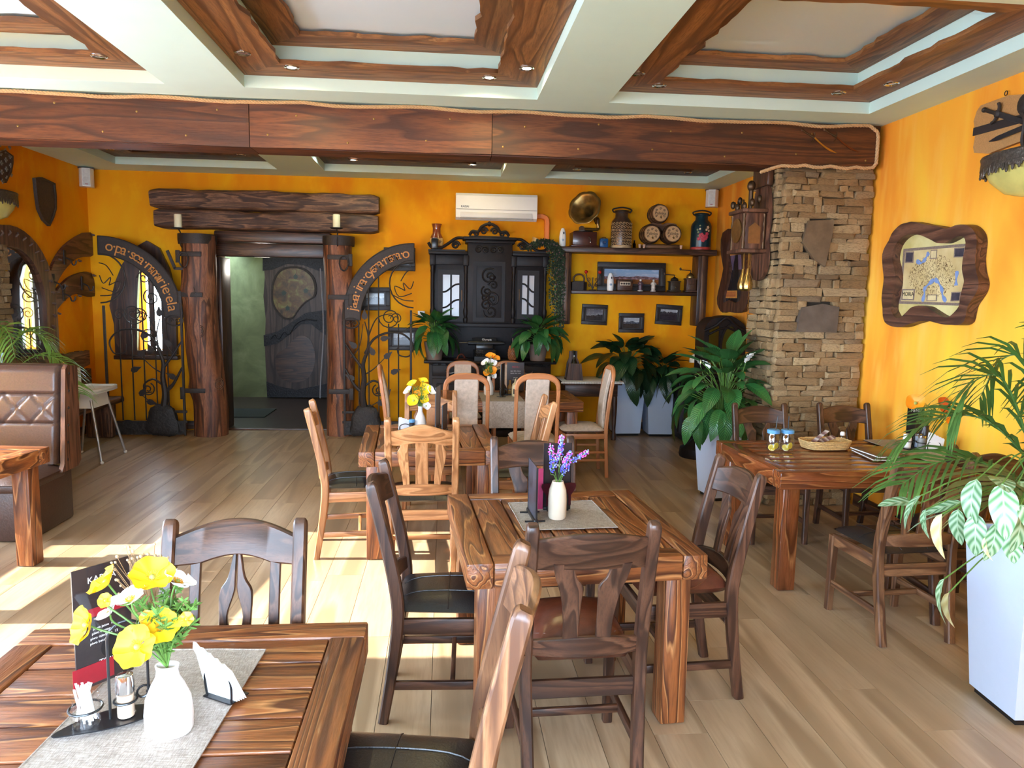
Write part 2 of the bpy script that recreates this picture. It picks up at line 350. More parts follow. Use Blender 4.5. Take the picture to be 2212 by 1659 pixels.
wall('wall_front',[span(XN,FX0,YF-.25,YF,0,ZC),span(FX0,FX1,YF-.25,YF,0,FZ0),span(FX0,FX1,YF-.25,YF,FZ1,ZC),span(FX1,XR,YF-.25,YF,0,ZC)],WALL)
PANE=glass('window_glass')
def window(n,c,sz,axis,mull,fm='oak_dark'):
    x,y,z=c; w,h=sz
    def bx(b,u,v,su,sv,t=.06):
        if axis=='Y': b.box((x+u,y,z+v),(su,t,sv))
        else: b.box((x,y+u,z+v),(t,su,sv))
    b=B(); f=.06
    bx(b,0,h/2-f/2,w,f); bx(b,0,-h/2+f/2,w,f); bx(b,-w/2+f/2,0,f,h-2*f); bx(b,w/2-f/2,0,f,h-2*f)
    o=struct(b.build('window_%d'%n,wood(fm,'Z'),smooth=False))
    for i in range(1,mull): 
        b=B(); bx(b,-w/2+w*i/mull,0,.05,h-2*f,.05); b.build('mullion',wood(fm,'Z'),o,False)
    for i in range(mull):
        b=B(); bx(b,-w/2+w*(i+.5)/mull,0,w/mull-.05,h-2*f,.008); b.build('pane',PANE,o,False)
    return o
window(1,(XL-.2,(LWY0+LWY1)/2,(LWZ0+LWZ1)/2),(LWY1-LWY0,LWZ1-LWZ0),'X',1)
window(2,((FX0+FX1)/2,YF-.2,(FZ0+FZ1)/2),(FX1-FX0,FZ1-FZ0),'Y',4)
window(4,(XN-.2,(NY0+NY1)/2,(NZ0+NZ1)/2),(NY1-NY0,NZ1-NZ0),'X',3)
portal('daylight_left',(XL-.02,(LWY0+LWY1)/2,(LWZ0+LWZ1)/2),LWY1-LWY0,LWZ1-LWZ0,(1,0,0))
portal('daylight_front',((FX0+FX1)/2,YF-.01,(FZ0+FZ1)/2),FX1-FX0,FZ1-FZ0,(0,1,0))
portal('daylight_near',(XN-.01,(NY0+NY1)/2,(NZ0+NZ1)/2),NY1-NY0,NZ1-NZ0,(1,0,0))
tg=tag(B().box((-1,-7,-.12),(30,12.4,.1)).build('terrace_ground',plain('terrace_paving',(150,146,138),.9)),'pale paved terrace outside the front windows','paving')
tg2=tag(B().box((-12.4,4,-.12),(10,9.5,.1)).build('terrace_ground',plain('terrace_paving',(150,146,138),.9)),'pale paved strip outside the long side window','paving')
# vestibule behind the entrance
GREEN=N('green_plaster'); gv=GREEN.coord(rand=False); gn=GREEN.noise(gv,2.2,4,.6,.6); GREENM=GREEN.set(GREEN.ramp(gn,[(.3,(96,100,66)),(.55,(124,130,88)),(.75,(146,152,112))]),.7)
wall('wall_vestibule',[span(-3.75,-.9,12.32,12.42,0,2.6),span(-.95,-.8,9.6,12.42,0,2.6),span(-3.0,-2.72,9.6,9.62,0,2.6),span(-1.38,-.95,9.6,9.62,0,2.6),span(-3.3,-.8,9.6,12.42,2.42,2.6)],GREENM)
d_=V((-.78,2.78,0)); struct(B().box((-3.37,10.98,1.3),(d_.length,.06,2.6),M.Rotation(math.atan2(d_.y,d_.x),3,'Z')).build('wall_lobby_side',GREENM,None,False))
# ---------------------------------------------------------------- ceiling with six stepped coffers
COFF=[(-3.68,-1.91),(-1.38,.65),(1.17,3.14)]; ROWS=[(3.42,5.45),(6.87,8.9)]
b=B(); xs=[XL-.25]+[v for c in COFF for v in c]+[XR+.25]; ys=[YF-.25]+[v for c in ROWS for v in c]+[YB+.25]
for i in range(7):
    for j in range(5):
        if i%2==1 and j%2==1: continue
        b.box(*span(xs[i],xs[i+1],ys[j],ys[j+1],ZC,ZC+.12))
b.box(*span(-6.9,XL-.25,YF-.25,3.45,ZC,ZC+.12)); ce=struct(b.build('ceiling',CEIL,smooth=False))
H1,H2=.095,.225; RW,R2=.30,.22
b=B(); b.box(*span(XL-.3,XR+.3,YF-.3,YB+.3,ZC+.34,ZC+.4)); b.build('roof_slab',CEIL,ce,False)
def wavy(n,amp,sd): return [amp*noise.noise(V((i*.9,sd*3.7,.5))) for i in range(n)]
def boards(x0,x1,y0,y1,w,z,mat,sd):
    # four mitred boards with a wavy inner edge
    k=14
    for s,(p,q,nx,ny) in enumerate((((x0,y0),(x1,y0),0,1),((x1,y0),(x1,y1),-1,0),((x1,y1),(x0,y1),0,-1),((x0,y1),(x0,y0),1,0))):
        d=V((q[0]-p[0],q[1]-p[1])); L=d.length; d/=L; nv=V((nx,ny)); wv=wavy(k+1,.035,sd+s)
        out=[V(p),V(q)]; inn=[]
        for i in range(k+1):
            t=i/k; e=(0 if i in (0,k) else wv[i]); inn.append(V(p)+d*(w+(L-2*w)*t)+nv*(w+e))
        pts=[tuple(v) for v in out+inn[::-1]]
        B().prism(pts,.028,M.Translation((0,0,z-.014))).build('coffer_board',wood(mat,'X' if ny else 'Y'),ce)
for j,(y0,y1) in enumerate(ROWS):
    for i,(x0,x1) in enumerate(COFF):
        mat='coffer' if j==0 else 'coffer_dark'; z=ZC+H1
        b=B()                                                          # plaster steps
        u=RW-.06; b.ring([(x0+.002,y0+.002),(x1-.002,y0+.002),(x1-.002,y1-.002),(x0+.002,y1-.002)],[(x0+u,y0+u),(x1-u,y0+u),(x1-u,y1-u),(x0+u,y1-u)],H2-H1+.02,M.Translation((0,0,z+.015)))
        b.build('plaster_step',CEIL,ce,False)
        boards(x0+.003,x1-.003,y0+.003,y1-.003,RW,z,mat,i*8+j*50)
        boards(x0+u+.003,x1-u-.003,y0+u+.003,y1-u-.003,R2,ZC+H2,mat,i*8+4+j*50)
        v=u+R2-.07; B().box(((x0+x1)/2,(y0+y1)/2,ZC+H2+.035),(x1-x0-2*v,y1-y0-2*v,.01)).build('ceiling_panel',PANEL,ce,False)
# recessed spotlights in the boards
def ringl(name,p,on,label,col=(1,.86,.55),e=15):
    t=thing('recessed_spotlight',label,'spotlight',p,0,'recessed spotlights in the coffer boards')
    b=B(); b.lathe([(.030,-.003),(.044,-.009),(.050,-.004),(.050,.004),(.03,.004)],20,cap=False); b.build('trim_ring',CHROME,t)
    b=B(); b.lathe([(.001,-.004),(.018,-.005),(.030,-.003)],16,cap=False); b.build('lamp',emit('spot_on',(255,250,240),14) if on else CHROME,t)
    if on:
        l=light('spot_beam','SPOT',(p[0],p[1],p[2]-.012),e,col,M.Rotation(0,3,'X').to_quaternion(),spot_size=R(165),spot_blend=.6,shadow_soft_size=.02)
SPOTS=[(524,114,1,0,'unlit, on the left board of the middle front coffer'),(630,145,1,1,'lit, left on the far board of the middle front coffer'),(1057,167,1,1,'lit, right on the far board of the middle front coffer'),(1138,147,1,1,'lit, on the right board of the middle front coffer'),
 (1378,158,1,0,'unlit, on the left board of the right front coffer'),(1424,184,1,0,'unlit, left on the far board of the right front coffer'),(1812,200,1,0,'unlit, right on the far board of the right front coffer'),(1926,180,1,0,'unlit, on the right board of the right front coffer'),(214,121,1,0,'unlit, on the far board of the left front coffer'),
 (707,332,2,1,'lit, on the left board of the middle rear coffer'),(763,345,2,1,'lit, left on the far board of the middle rear coffer'),(1021,355,2,1,'lit, right on the far board of the middle rear coffer'),(1071,348,2,1,'lit, on the right board of the middle rear coffer'),
 (160,308,2,0,'unlit, on the left board of the left rear coffer'),(237,321,2,0,'unlit, left on the far board of the left rear coffer'),(521,333,2,0,'unlit, right end of the left rear coffer'),(1246,365,2,0,'unlit, left on the far board of the right rear coffer'),(1486,372,2,0,'unlit, right on the far board of the right rear coffer'),(1547,363,2,0,'unlit, on the right board of the right rear coffer')]
for x,y,row,on,txt in SPOTS:
    p=atz(x,y,ZC+H1-.014)
    ringl('s',p,on,('round recessed spotlight, ' if not on else 'glowing recessed spotlight, ')+txt, (.8,1,.8) if (row==2 and x<800) else (1,.8,.36),5 if row==2 else 12)
# ---------------------------------------------------------------- big beam with rope
BY=5.75; bz0,bz1=2.762,3.085
bt=thing('ceiling_beam','long brown timber beam crossing the room under the ceiling','beam',(0,0,0))
B().box((-.37,BY+.18,(bz0+.03+ZC)/2),(7.62,.28,ZC-bz0-.035)).build('beam_core',wood('coffer_dark','X'),bt,False)
def topz(x): return bz1-.004-.022*abs(noise.noise(V((x*1.9,2.1,0))))-.008*sin(x*7)
jx=[-4.19]+[aty(538,260,BY).x,aty(1063,290,BY).x,3.40]
for i in range(3):
    a,c=jx[i],jx[i+1]; k=40; o=[(a+.003+(c-a-.006)*t/k,bz0+.012*noise.noise(V((a+(c-a)*t/k,7,1)))) for t in range(k+1)]
    o+=[(a+.003+(c-a-.006)*t/k,topz(a+(c-a)*t/k)-.012) for t in range(k,-1,-1)]
    B().prism(o,.035,M.Translation((0,BY+.035,0))@XZ).build('beam_board',wood('beam','X'),bt)
    B().box(((a+c)/2,BY+.17,bz0+.012),(c-a-.006,.27,.03)).build('beam_board',wood('beam','X'),bt,False)
b=B()
for i in range(26): b.ball((-3.9+i*.285+.1*sin(i*3.1),BY-.001,bz0+(.07 if i%2 else .235)+.02*sin(i*5)),.008,(1,.4,1),8,5)
stuff(b.build('nail_heads',BRASS,bt))
def rope(label,path,r=.011,pitch=.075):
    b=B(); k=len(path)
    L=[0]
    for i in range(1,k): L.append(L[-1]+(path[i]-path[i-1]).length)
    for s in range(3):
        pts=[]
        for i,p in enumerate(path):
            t=(path[min(i+1,k-1)]-path[max(i-1,0)]).normalized(); n1=V((0,1,0)); n1=(n1-t*n1.dot(t)).normalized(); n2=t.cross(n1); a=2*PI*(L[i]/pitch+s/3)
            pts.append(p+(n1*cos(a)+n2*sin(a))*r*.62)
        b.tube(pts,r*.72,6)
    return tag(b.build('rope',plain('hemp_rope',(196,160,118),.9,0,.2,120)),label,'rope')
def dens(pts,st):
    out=[]
    for i in range(len(pts)-1):
        n=max(1,int((pts[i+1]-pts[i]).length/st)); out+=[pts[i].lerp(pts[i+1],j/n) for j in range(n)]
    return out+[pts[-1]]
pp=[V((x*.05-4.18,BY-.012,topz(x*.05-4.18)-.002)) for x in range(0,151)]
pp=[p for p in pp if p.x<3.37]; ex=3.395
path=pp+[V((3.385,BY-.012,3.04)),V((ex,BY-.012,3.0)),V((ex,BY-.012,2.80)),V((3.37,BY-.012,2.765))]+[V((3.3-t*.07,BY-.012,2.757+.008*sin(t*2))) for t in range(0,9)]+[V((2.62,BY-.012,2.755)),V((2.55,BY-.012,2.735)),V((2.45,BY-.012,2.70))]
path=dens(path,.011)
rope('hemp rope running along the top of the ceiling beam and round its right end',path)
# two small scimitars on the beam
def scim(x0,y0,x1,y1,col,label):
    t=thing('scimitar',label,'sword',aty(x0,y0,BY-.008))
    e=aty(x1,y1,BY-.008)-aty(x0,y0,BY-.008); L=e.length; u=e/L; w=V((u.z,0,-u.x)); 
    P=lambda a,c: (u*a*L+w*c)
    bl=[P(.3,0)]; up=[];lo=[]
    for i in range(13):
        q=.34+.66*i/12; cv=.02*sin((q-.34)/.66*2.2)-.012*((q-.34)/.66)**2; wd=.011+.009*max(0,(q-.6))*1.6; wd*=1 if i<10 else (12.2-i)/3
        up.append(P(q,cv+wd/2)); lo.append(P(q,cv-wd/2))
    o=[(p.x,p.z) for p in up+lo[::-1]]
    B().prism(o,.005,XZ).build('blade',col,t)
    B().tube([P(.02,0),P(.15,.002),P(.32,0)],[.008,.007,.009],8).build('hilt',plain('dark_brass',(84,62,42),.45,.7),t)
    B().tube(spl([P(.27,-.034),P(.31,-.022),P(.33,0),P(.35,.024),P(.33,.036)],4),.004,6).build('guard',plain('dark_brass',(84,62,42),.45,.7),t)
    B().ball(P(.0,0),.012,(1,.6,1),8,6).build('pommel',plain('dark_brass',(84,62,42),.45,.7),t)
scim(1734,281,1808,330,plain('gold_blade',(186,130,48),.35,.8),'small scimitar with gold blade, the left of two on the beam')
scim(1782,280,1856,328,plain('copper_blade',(112,62,40),.4,.8),'small scimitar with copper blade, the right of two on the beam')
# ---------------------------------------------------------------- stone pillar
PX0,PX1,PY0,PY1,PZ=2.70,3.43,5.84,6.36,2.765
pt=thing('stone_pillar','tall pillar clad in stacked rough field stone under the beam','pillar',(0,0,0))
B().box(((PX0+PX1)/2+.01,(PY0+PY1)/2+.02,PZ/2),(PX1-PX0-.06,PY1-PY0-.04,PZ)).build('pillar_core',plain('dark_mortar',(60,48,36),.95),pt,False)
def stone_mesh(seed):
    bm=bmesh.new(); bmesh.ops.create_cube(bm,size=1); bmesh.ops.bevel(bm,geom=bm.edges[:],offset=.1,segments=1,affect='EDGES')
    r=random.Random(seed)
    for v in bm.verts: v.co+=V((r.uniform(-.05,.05),r.uniform(-.09,.09),r.uniform(-.15,.15)))
    return B().bm(bm).mesh('stone',STONE,True,50)
SM=[stone_mesh(i) for i in range(9)]
def inside_slab(u,z,slabs):
    for sl in slabs:
        n=len(sl); ins=False
        for i in range(n):
            (x1,y1),(x2,y2)=sl[i],sl[(i+1)%n]
            if (y1>z)!=(y2>z) and u<(x2-x1)*(z-y1)/(y2-y1)+x1: ins=not ins
        if ins: return True
    return False
slabA=[(p.x,p.z) for p in [aty(x,y,5.84) for x,y in ((1740,478),(1796,476),(1790,515),(1776,577),(1752,560),(1728,525))]]
slabB=[(p.x,p.z) for p in [aty(x,y,5.84) for x,y in ((1726,664),(1770,656),(1806,663),(1800,718),(1716,716),(1720,690))]]
for sl,dz,nm in ((slabA,.025,0),(slabB,.03,1)):
    B().prism(sl,dz+.03,M.Translation((0,5.845,0))@XZ).build('stone_slab',plain('slate_slab%s'%('' if nm else '_brown'),(88,76,66) if nm else (104,84,62),.65,0,.25,9,.5),pt,True,20)
r2=random.Random(11); z=.004; row=0; cnt=0
def clad(root,u0,u1,z,h,put_fn,slabs=()):
    global cnt
    u=u0-r2.uniform(0,.05)
    while u<u1-.02:
        w=r2.uniform(.07,.32)*(1 if r2.random()>.25 else .6); e=min(u+w,u1+r2.uniform(-.005,.012))
        if u1-e<.06: e=u1+r2.uniform(-.004,.012)
        s0=max(u,u0-r2.uniform(0,.012))
        segs=[(s0,e)]
        if slabs and e-s0>.03:
            N_=12; fl_=[inside_slab(s0+(e-s0)*(k+.5)/N_,z+h/2,slabs) for k in range(N_)]; segs=[]; st=None
            for k in range(N_+1):
                i_=fl_[k] if k<N_ else True
                if not i_ and st is None: st=k
                if i_ and st is not None: segs.append((s0+(e-s0)*st/N_,s0+(e-s0)*k/N_)); st=None
        for a,c in segs:
            if c-a<.025: continue
            put_fn(a,c,z,h); cnt+=1
        u=e
while z<PZ-.02:
    h=min(r2.uniform(.036,.072),PZ-z)
    def pf(a,c,z,h): put('stone',r2.choice(SM),pt,M.Translation(((a+c)/2,PY0+.012+r2.uniform(-.012,.008),z+h/2))@M.Rotation(r2.uniform(-.045,.045),4,'Y')@M.Diagonal((c-a-.003,.07,h+.001,1)))
    clad(pt,PX0,PX1,z,h,pf,(slabA,slabB))
    def ps(a,c,z,h): put('stone',r2.choice(SM),pt,M.Translation((PX0+.005+r2.uniform(-.012,.008),(a+c)/2,z+h/2))@M.Rotation(PI/2,4,'Z')@M.Diagonal((c-a-.005,.07,h-.004,1)))
    clad(pt,PY0+.06,PY1,z,h,ps)
    z+=h; row+=1
extra=[o for o in pt.children if o.name.startswith('stone') and not o.name.startswith('stone_slab')]
extra.sort(key=lambda o:-o.matrix_basis.to_scale().x*(1.6 if o.matrix_basis.to_euler().z<1 else 1))
over=extra[270:]
if over:
    b=B()
    for o in over:
        me=o.data; b.add([v.co[:] for v in me.vertices],[p.vertices[:] for p in me.polygons],o.matrix_basis.copy())
    for o in over: bpy.data.objects.remove(o)
    stuff(b.build('small_stones',STONE,pt))
# a strip of the same stone at the far left
st=thing('stone_cladding','narrow strip of stacked field stone beside the arched mirror','stone strip',(0,0,0))
z=.6
B().box((XL+.035,7.31,1.3),(.06,.29,1.6)).build('backing',plain('dark_mortar',(60,48,36),.95),st,False)
while z<2.05:
    h=r2.uniform(.045,.07)
    def ps(a,c,z,h): put('stone',r2.choice(SM),st,M.Translation((XL+.07+r2.uniform(0,.02),(a+c)/2,z+h/2))@M.Rotation(PI/2,4,'Z')@M.Diagonal((c-a-.005,.08,h-.004,1)))
    clad(st,7.16,7.47,z,h,ps); z+=h
# skirting
struct(B().cbox((-3.46,YB-.012,.06),(1.46,.02,.1),.004).build('baseboard_back',wood('oak_dark','X')))
struct(B().cbox((1.05,YB-.012,.06),(4.8,.02,.1),.004).build('baseboard_back',wood('oak_dark','X')))
struct(B().cbox((XR-.012,7.85,.06),(.02,2.9,.1),.004).build('baseboard_right',wood('oak_dark','Y')))
struct(B().cbox((XR-.012,2.6,.06),(.02,6.4,.1),.004).build('baseboard_right',wood('oak_dark','Y')))
struct(B().cbox((XL+.012,6.9,.06),(.02,4.8,.1),.004).build('baseboard_left',wood('oak_dark','Y')))
# ================================================================ tables
def table(label,cx,cy,rz,w,d,h,along,mat,n=5,th=.1,leg=.105):
    t=thing('dining_table',label,'table',(cx,cy,0),R(rz),'chunky wooden tables'); f=.1; r=random.Random(int(cx*100)+int(cy*10))
    X,Y=(w,d) if along=='Y' else (d,w)      # build in frame where planks run along local Y of size Y, then swap
    def P(c,s): return ((c[0],c[1],c[2]),(s[0],s[1],s[2])) if along=='Y' else ((-c[1],c[0],c[2]),(s[1],s[0],s[2]))
    def bx(name,c,s,ax,b=.007):
        c,s=P(c,s); a=ax if along=='Y' else {'X':'Y','Y':'X','Z':'Z'}[ax]
        B().cbox(c,s,b).build(name,wood(mat,a),t)
    z=h-th/2
    bx('frame_board',(-X/2+f/2,0,z),(f,Y,th),'Y'); bx('frame_board',(X/2-f/2,0,z),(f,Y,th),'Y')
    bx('frame_board',(0,-Y/2+f/2,z),(X-2*f-.004,f,th),'X'); bx('frame_board',(0,Y/2-f/2,z),(X-2*f-.004,f,th),'X')
    pw=(X-2*f-.006)/n
    for i in range(n): bx('plank',(-X/2+f+.003+pw*(i+.5),0,h-.023-r.uniform(0,.002)),(pw-.007,Y-2*f-.006,.04),'Y',.005)
    for sx in (-1,1):
        for sy in (-1,1): bx('leg',(sx*(X/2-leg/2-.045),sy*(Y/2-leg/2-.045),(h-th)/2),(leg,leg,h-th-.002),'Z',.008)
    return t
T1=table('chunky plank table in the left foreground with poppies on it',-.71,1.69,0,.97,1.02,.705,'X','pine_table',6)
T2=table('chunky plank table in the middle with lavender vase and small grey mat',.525,3.15,4,.94,.98,.72,'Y','pine_table')
T3=table('chunky plank table with yellow poppies, behind the middle table',-.105,5.13,3,.9,.98,.72,'Y','pine_table')
T4=table('long plank table nearest the black sideboard, with hanging grey runner',.61,7.3,1,1.42,.86,.72,'X','pine_table',5)
T5=table('glossy plank table by the yellow right wall, with two lidded jars',2.64,4.50,1,1.44,.98,.725,'X','pine_glossy',6)
T6=table('plank table at the left edge in front of the leather bench',-2.98,4.33,-6,.98,1.0,.725,'X','pine_table',5)
# ================================================================ chairs
PROF=[(-.255,0),(-.222,.2),(-.196,.42),(-.202,.55),(-.24,.74),(-.295,.965)]
PS=spl([(0,y,z) for y,z in PROF],5)
def yz(z):
    for i in range(len(PS)-1):
        if PS[i].z<=z<=PS[i+1].z: return lerp(PS[i].y,PS[i+1].y,(z-PS[i].z)/(PS[i+1].z-PS[i].z))
    return PS[-1].y
CW2=.2
def bow(x): return -.035*(1-(x/.19)**2)
def cushion(w,d,h,z,puff=.018,front=1.06):
    b=B(); n=18
    def fn(u,v,top):
        a=2*u-1; c=2*v-1
        ww=w/2*lerp(.94,front,(c+1)/2); x=a*ww; y=c*d/2
        e=max(abs(a),abs(c)); k=(1-e**6)
        return (x*(1-.04*abs(c)**6),y*(1-.04*abs(a)**6),z+(h*.55+puff*(1-a*a)*(1-c*c))*k if top else z-h*.45*k)
    b.grid(lambda u,v:fn(u,v,1),n,n); b.grid(lambda u,v:fn(u,v,0),n,n); return b,fn
PROTO={}
def build_chair(kind,wd,seat):
    t=thing('dining_chair','x','chair')
    W=lambda a:wood(wd,a)
    for s in (-1,1):
        pts=[V((s*(CW2-.012*(p.z<.4)*(1-p.z/.42)),p.y,p.z)) for p in PS]; k=len(pts)
        th=[lerp(.04,.05,min(1,p.z/.5)) if p.z<.6 else lerp(.05,.044,(p.z-.6)/.37) for p in pts]
        e=pts[-1]; pts+=[e+V((0,-.005,.012)),e+V((0,-.008,.018))]; th+=[.038,.028]; ws=[.041]*k+[.038,.03]
        B().strip(pts,ws,th,(1,0,0),.3).build('rear_leg',W('Z'),t)
        B().strip([(s*.2,.20,0),(s*.2,.195,.2),(s*.2,.19,.43)],[.036,.038,.042],[.036,.038,.042],(1,0,0),.25).build('front_leg',W('Z'),t)
        B().bar((s*.197,-.215,.16),(s*.2,.195,.16),.02,.035,(0,0,1),.004).build('stretcher',W('Y'),t)
        B().bar((s*.197,-.19,.405),(s*.2,.19,.405),.022,.065,(0,0,1),.004).build('seat_rail',W('Y'),t)
    B().bar((-.185,.19,.405),(.185,.19,.405),.022,.065,(0,0,1),.004).build('seat_rail',W('X'),t)
    x=.184
    B().slab(10,lambda q:(lerp(-x,x,q),.40+.0),lambda q:(lerp(-x,x,q),.335+.0*q),lambda a,z:-.2,.024).build('seat_rail',W('X'),t)
    B().bar((-.195,.02,.16),(.195,.02,.16),.02,.03,(0,0,1),.004).build('stretcher',W('X'),t)
    ya=lambda a,z:yz(z)+bow(a)-.012
    if kind=='lyre': top=lambda q:.935+.042*sin(PI*q); bot=lambda q:.845+.022*max(0,sin(PI*(q-.2)/.6))**1.0 if .2<q<.8 else .845
    elif kind=='camel': top=lambda q:.905+.045*sin(PI*q)**2; bot=lambda q:.815+.022*(max(0,sin(PI*(q-.15)/.7)) if .15<q<.85 else 0)
    else: top=lambda q:.93+.03*sin(PI*q); bot=lambda q:.822+.008*sin(PI*q)
    B().slab(20,lambda q:(lerp(-x,x,q),top(q)),lambda q:(lerp(-x,x,q),bot(q)),ya,.026,.006).build('top_rail',W('X'),t)
    lo=(.50,.565)
    B().slab(14,lambda q:(lerp(-x,x,q),lo[1]-.01+.02*sin(PI*q)),lambda q:(lerp(-x,x,q),lo[0]),ya,.024,.004).build('lower_rail',W('X'),t)
    def splat(prof):                                                  # (z,xl,xr)
        pr=spl([(a[1],a[2],a[0]) for a in prof],4); n=len(pr)-1
        B().slab(n,lambda q:(pr[round(q*n)].x,pr[round(q*n)].z),lambda q:(pr[round(q*n)].y,pr[round(q*n)].z),lambda a,z:yz(z)+bow((pr[0].x+pr[0].y)/2)-.006,.016,.003).build('splat',W('Z'),t)
    zb,zt=.545,.85
    if kind=='lyre':
        for s in (-1,1):
            splat([(zb,s*.139,s*.106),(.7,s*.139,s*.106),(zt,s*.139,s*.106)])
            splat([(zb,s*.05,s*.004),(.61,s*.048,s*.01),(.68,s*.05,s*.024),(.755,s*.05,s*.004),(.8,s*.026,s*.002),(.87,s*.013,s*.001)])
    elif kind=='camel':
        splat([(zb,-.038,.038),(.7,-.038,.038),(.84,-.038,.038)])
        for s in (-1,1): splat([(zb,s*.11,s*.072),(.62,s*.118,s*.074),(.70,s*.135,s*.078),(.77,s*.146,s*.08),(.80,s*.132,s*.08),(.85,s*.116,s*.08)])
    else:
        for s in (-1,1): splat([(zb,s*.082,s*.03),(.63,s*.084,s*.03),(.71,s*.094,s*.028),(.765,s*.108,s*.026),(.8,s*.12,s*.05),(.85,s*.13,s*.064)])
    brown=seat=='brown'
    m=LEATHBR if brown else LEATHB
    b,fn=cushion(.40 if not brown else .37,.41,.055 if not brown else .10,.462 if not brown else .49,.014 if not brown else .035); c=b.build('seat_cushion',m,t,True,60)
    b=B()
    if brown:
        b.tube([V(fn(.5+.49*cos(a)*(1 if abs(cos(a))>.0 else 1),.5+.49*sin(a),1))+V((0,0,-.004)) for a in [i*PI/16 for i in range(32)]],.004,5,True)
    else:
        for u in (.3,.7): b.tube([V(fn(u,i/12*.94+.03,1))+V((0,0,.0012)) for i in range(13)],.0025,5)
        b.tube([V(fn(i/12*.94+.03,.5,1))+V((0,0,.0012)) for i in range(13)],.0025,5)
    b.build('seam',m,c)
    return t
def build_uphol():
    t=thing('dining_chair','x','chair'); W=wood('beech','Z')
    pr=[(-.235,0),(-.215,.42),(-.23,.65),(-.265,.92)]; ps=spl([(0,a,z) for a,z in pr],5)
    x=.18; Y=lambda z:next((lerp(ps[i].y,ps[i+1].y,(z-ps[i].z)/(ps[i+1].z-ps[i].z)) for i in range(len(ps)-1) if ps[i].z<=z<=ps[i+1].z),ps[-1].y-(z-.92)*.15)
    for s in (-1,1):
        B().strip([(s*x,p.y,p.z) for p in ps],.032,.034,(1,0,0),.35).build('rear_leg',W,t)
        B().strip([(s*.19,.2,0),(s*.19,.195,.43)],.034,.034,(1,0,0),.3).build('front_leg',W,t)
        B().bar((s*.185,-.2,.40),(s*.19,.19,.40),.02,.05).build('seat_rail',wood('beech','Y'),t)
        for z in (.17,.245): B().bar((s*.185,-.215,z),(s*.19,.19,z),.016,.022).build('stretcher',wood('beech','Y'),t)
    B().bar((-.18,.19,.40),(.18,.19,.40),.02,.05).build('seat_rail',wood('beech','X'),t); B().bar((-.17,-.21,.40),(.17,-.21,.40),.02,.05).build('seat_rail',wood('beech','X'),t)
    out=[];inn=[]
    for i in range(17):
        a=PI*i/16; ex=2.6; ca,sa=cos(a),sin(a); c=abs(ca)**(2/ex)*(1 if ca>0 else -1); s_=abs(sa)**(2/ex)
        out.append((c*(x+.016),.92+s_*.145)); inn.append((c*(x-.018),.92+s_*.09))
    B().slab(16,lambda q:out[round(q*16)],lambda q:inn[round(q*16)],lambda a,z:Y(z)-.017,.034,.009).build('top_rail',wood('beech','X'),t)
    B().slab(8,lambda q:(lerp(-.1,.1,q),1.015),lambda q:(lerp(-.1,.1,q),.46),lambda a,z:Y(min(z,1.05))+.01-.03*(1-(a/.12)**2)*0,.04,.014)
    b=B(); o=[]
    n=14
    for i in range(n+1):
        z=lerp(.46,1.015,i/n); y=Y(z)+.022*sin((z-.46)*5.5)
        o.append((z,y))
    b.strip([(0,y,z) for z,y in o],.2,.034,(1,0,0),.4); b.build('back_pad',UPH,t)
    b,fn=cushion(.40,.42,.06,.455,.016); b.build('seat_cushion',UPH,t,True,60)
    return t
def chair(kind,wd,seat,label,cx,cy,rz,scale=None):
    key=(kind,wd,seat)
    if key not in PROTO:
        PROTO[key]=t=build_uphol() if kind=='uphol' else build_chair(kind,wd,seat); t.location=(cx,cy,0); t.rotation_euler=(0,0,R(rz)); t['label']=label
        if scale: t.scale=(scale,)*3
    else: t=dup(PROTO[key],(cx,cy,0),R(rz),label,None,scale); t.scale=(scale or 1,)*3
    t['group']='chairs around the dining tables'; return t
chair('lyre','oak_dark','black','dark oak chair with eye-shaped splat, back to the far side of the poppy table',-.652,2.055,180)
chair('vase','oak_brown','black','brown oak chair in the near foreground, seen from above between two tables',-.125,1.72,84,1.07)
chair('vase','oak_dark','black','dark oak chair with black seat, left side of the middle table',.03,3.0,-92)
chair('vase','oak_dark','brown','dark oak chair with brown leather cushion, its back to the camera at the middle table',.475,2.57,2)
chair('vase','oak_dark','brown','dark oak chair with brown cushion, right side of the middle table',1.01,3.09,93)
chair('vase','oak_dark','black','dark brown chair behind the middle table, facing it from the far side',.475,3.45,183)
chair('camel','oak_light','black','light oak chair with three slats, its back to the camera at the second table',-.13,4.62,1)
chair('camel','oak_light','black','light oak chair in sunlight at the left side of the second table',-.575,4.92,-84)
chair('camel','oak_light','black','light oak chair at the right side of the second table, tilted slats',.46,5.2,92)
chair('camel','oak_light','black','light oak chair on the far side of the second table, half hidden by poppies',-.1,5.69,180,.95)
chair('uphol','b','u','tall beige upholstered chair, near side of the far table, left of the hanging runner',.19,6.42,0)
chair('uphol','b','u','tall beige upholstered chair, near side of the far table, right of the hanging runner',.795,6.46,0)
chair('uphol','b','u','tall beige upholstered chair, far side of the far table, left one',.21,7.92,180,.93)
chair('uphol','b','u','tall beige upholstered chair, far side of the far table, behind the tall menu',.72,7.96,180,.93)
chair('uphol','b','u','tall beige upholstered chair in profile at the left end of the far table',-.30,6.85,-88)
chair('uphol','b','u','tall beige upholstered chair in profile at the right end of the far table',1.32,7.0,91)
chair('vase','oak_dark','brown','dark oak chair before the stone pillar, behind the two jars',2.365,5.06,178,.95)
chair('vase','oak_dark','brown','dark oak chair between stone pillar and yellow wall, behind the wicker basket',3.06,5.10,180,.95)
chair('camel','oak_brown','black','brown oak chair with black seat before the right table, partly behind the striped leaves',2.36,3.60,3)
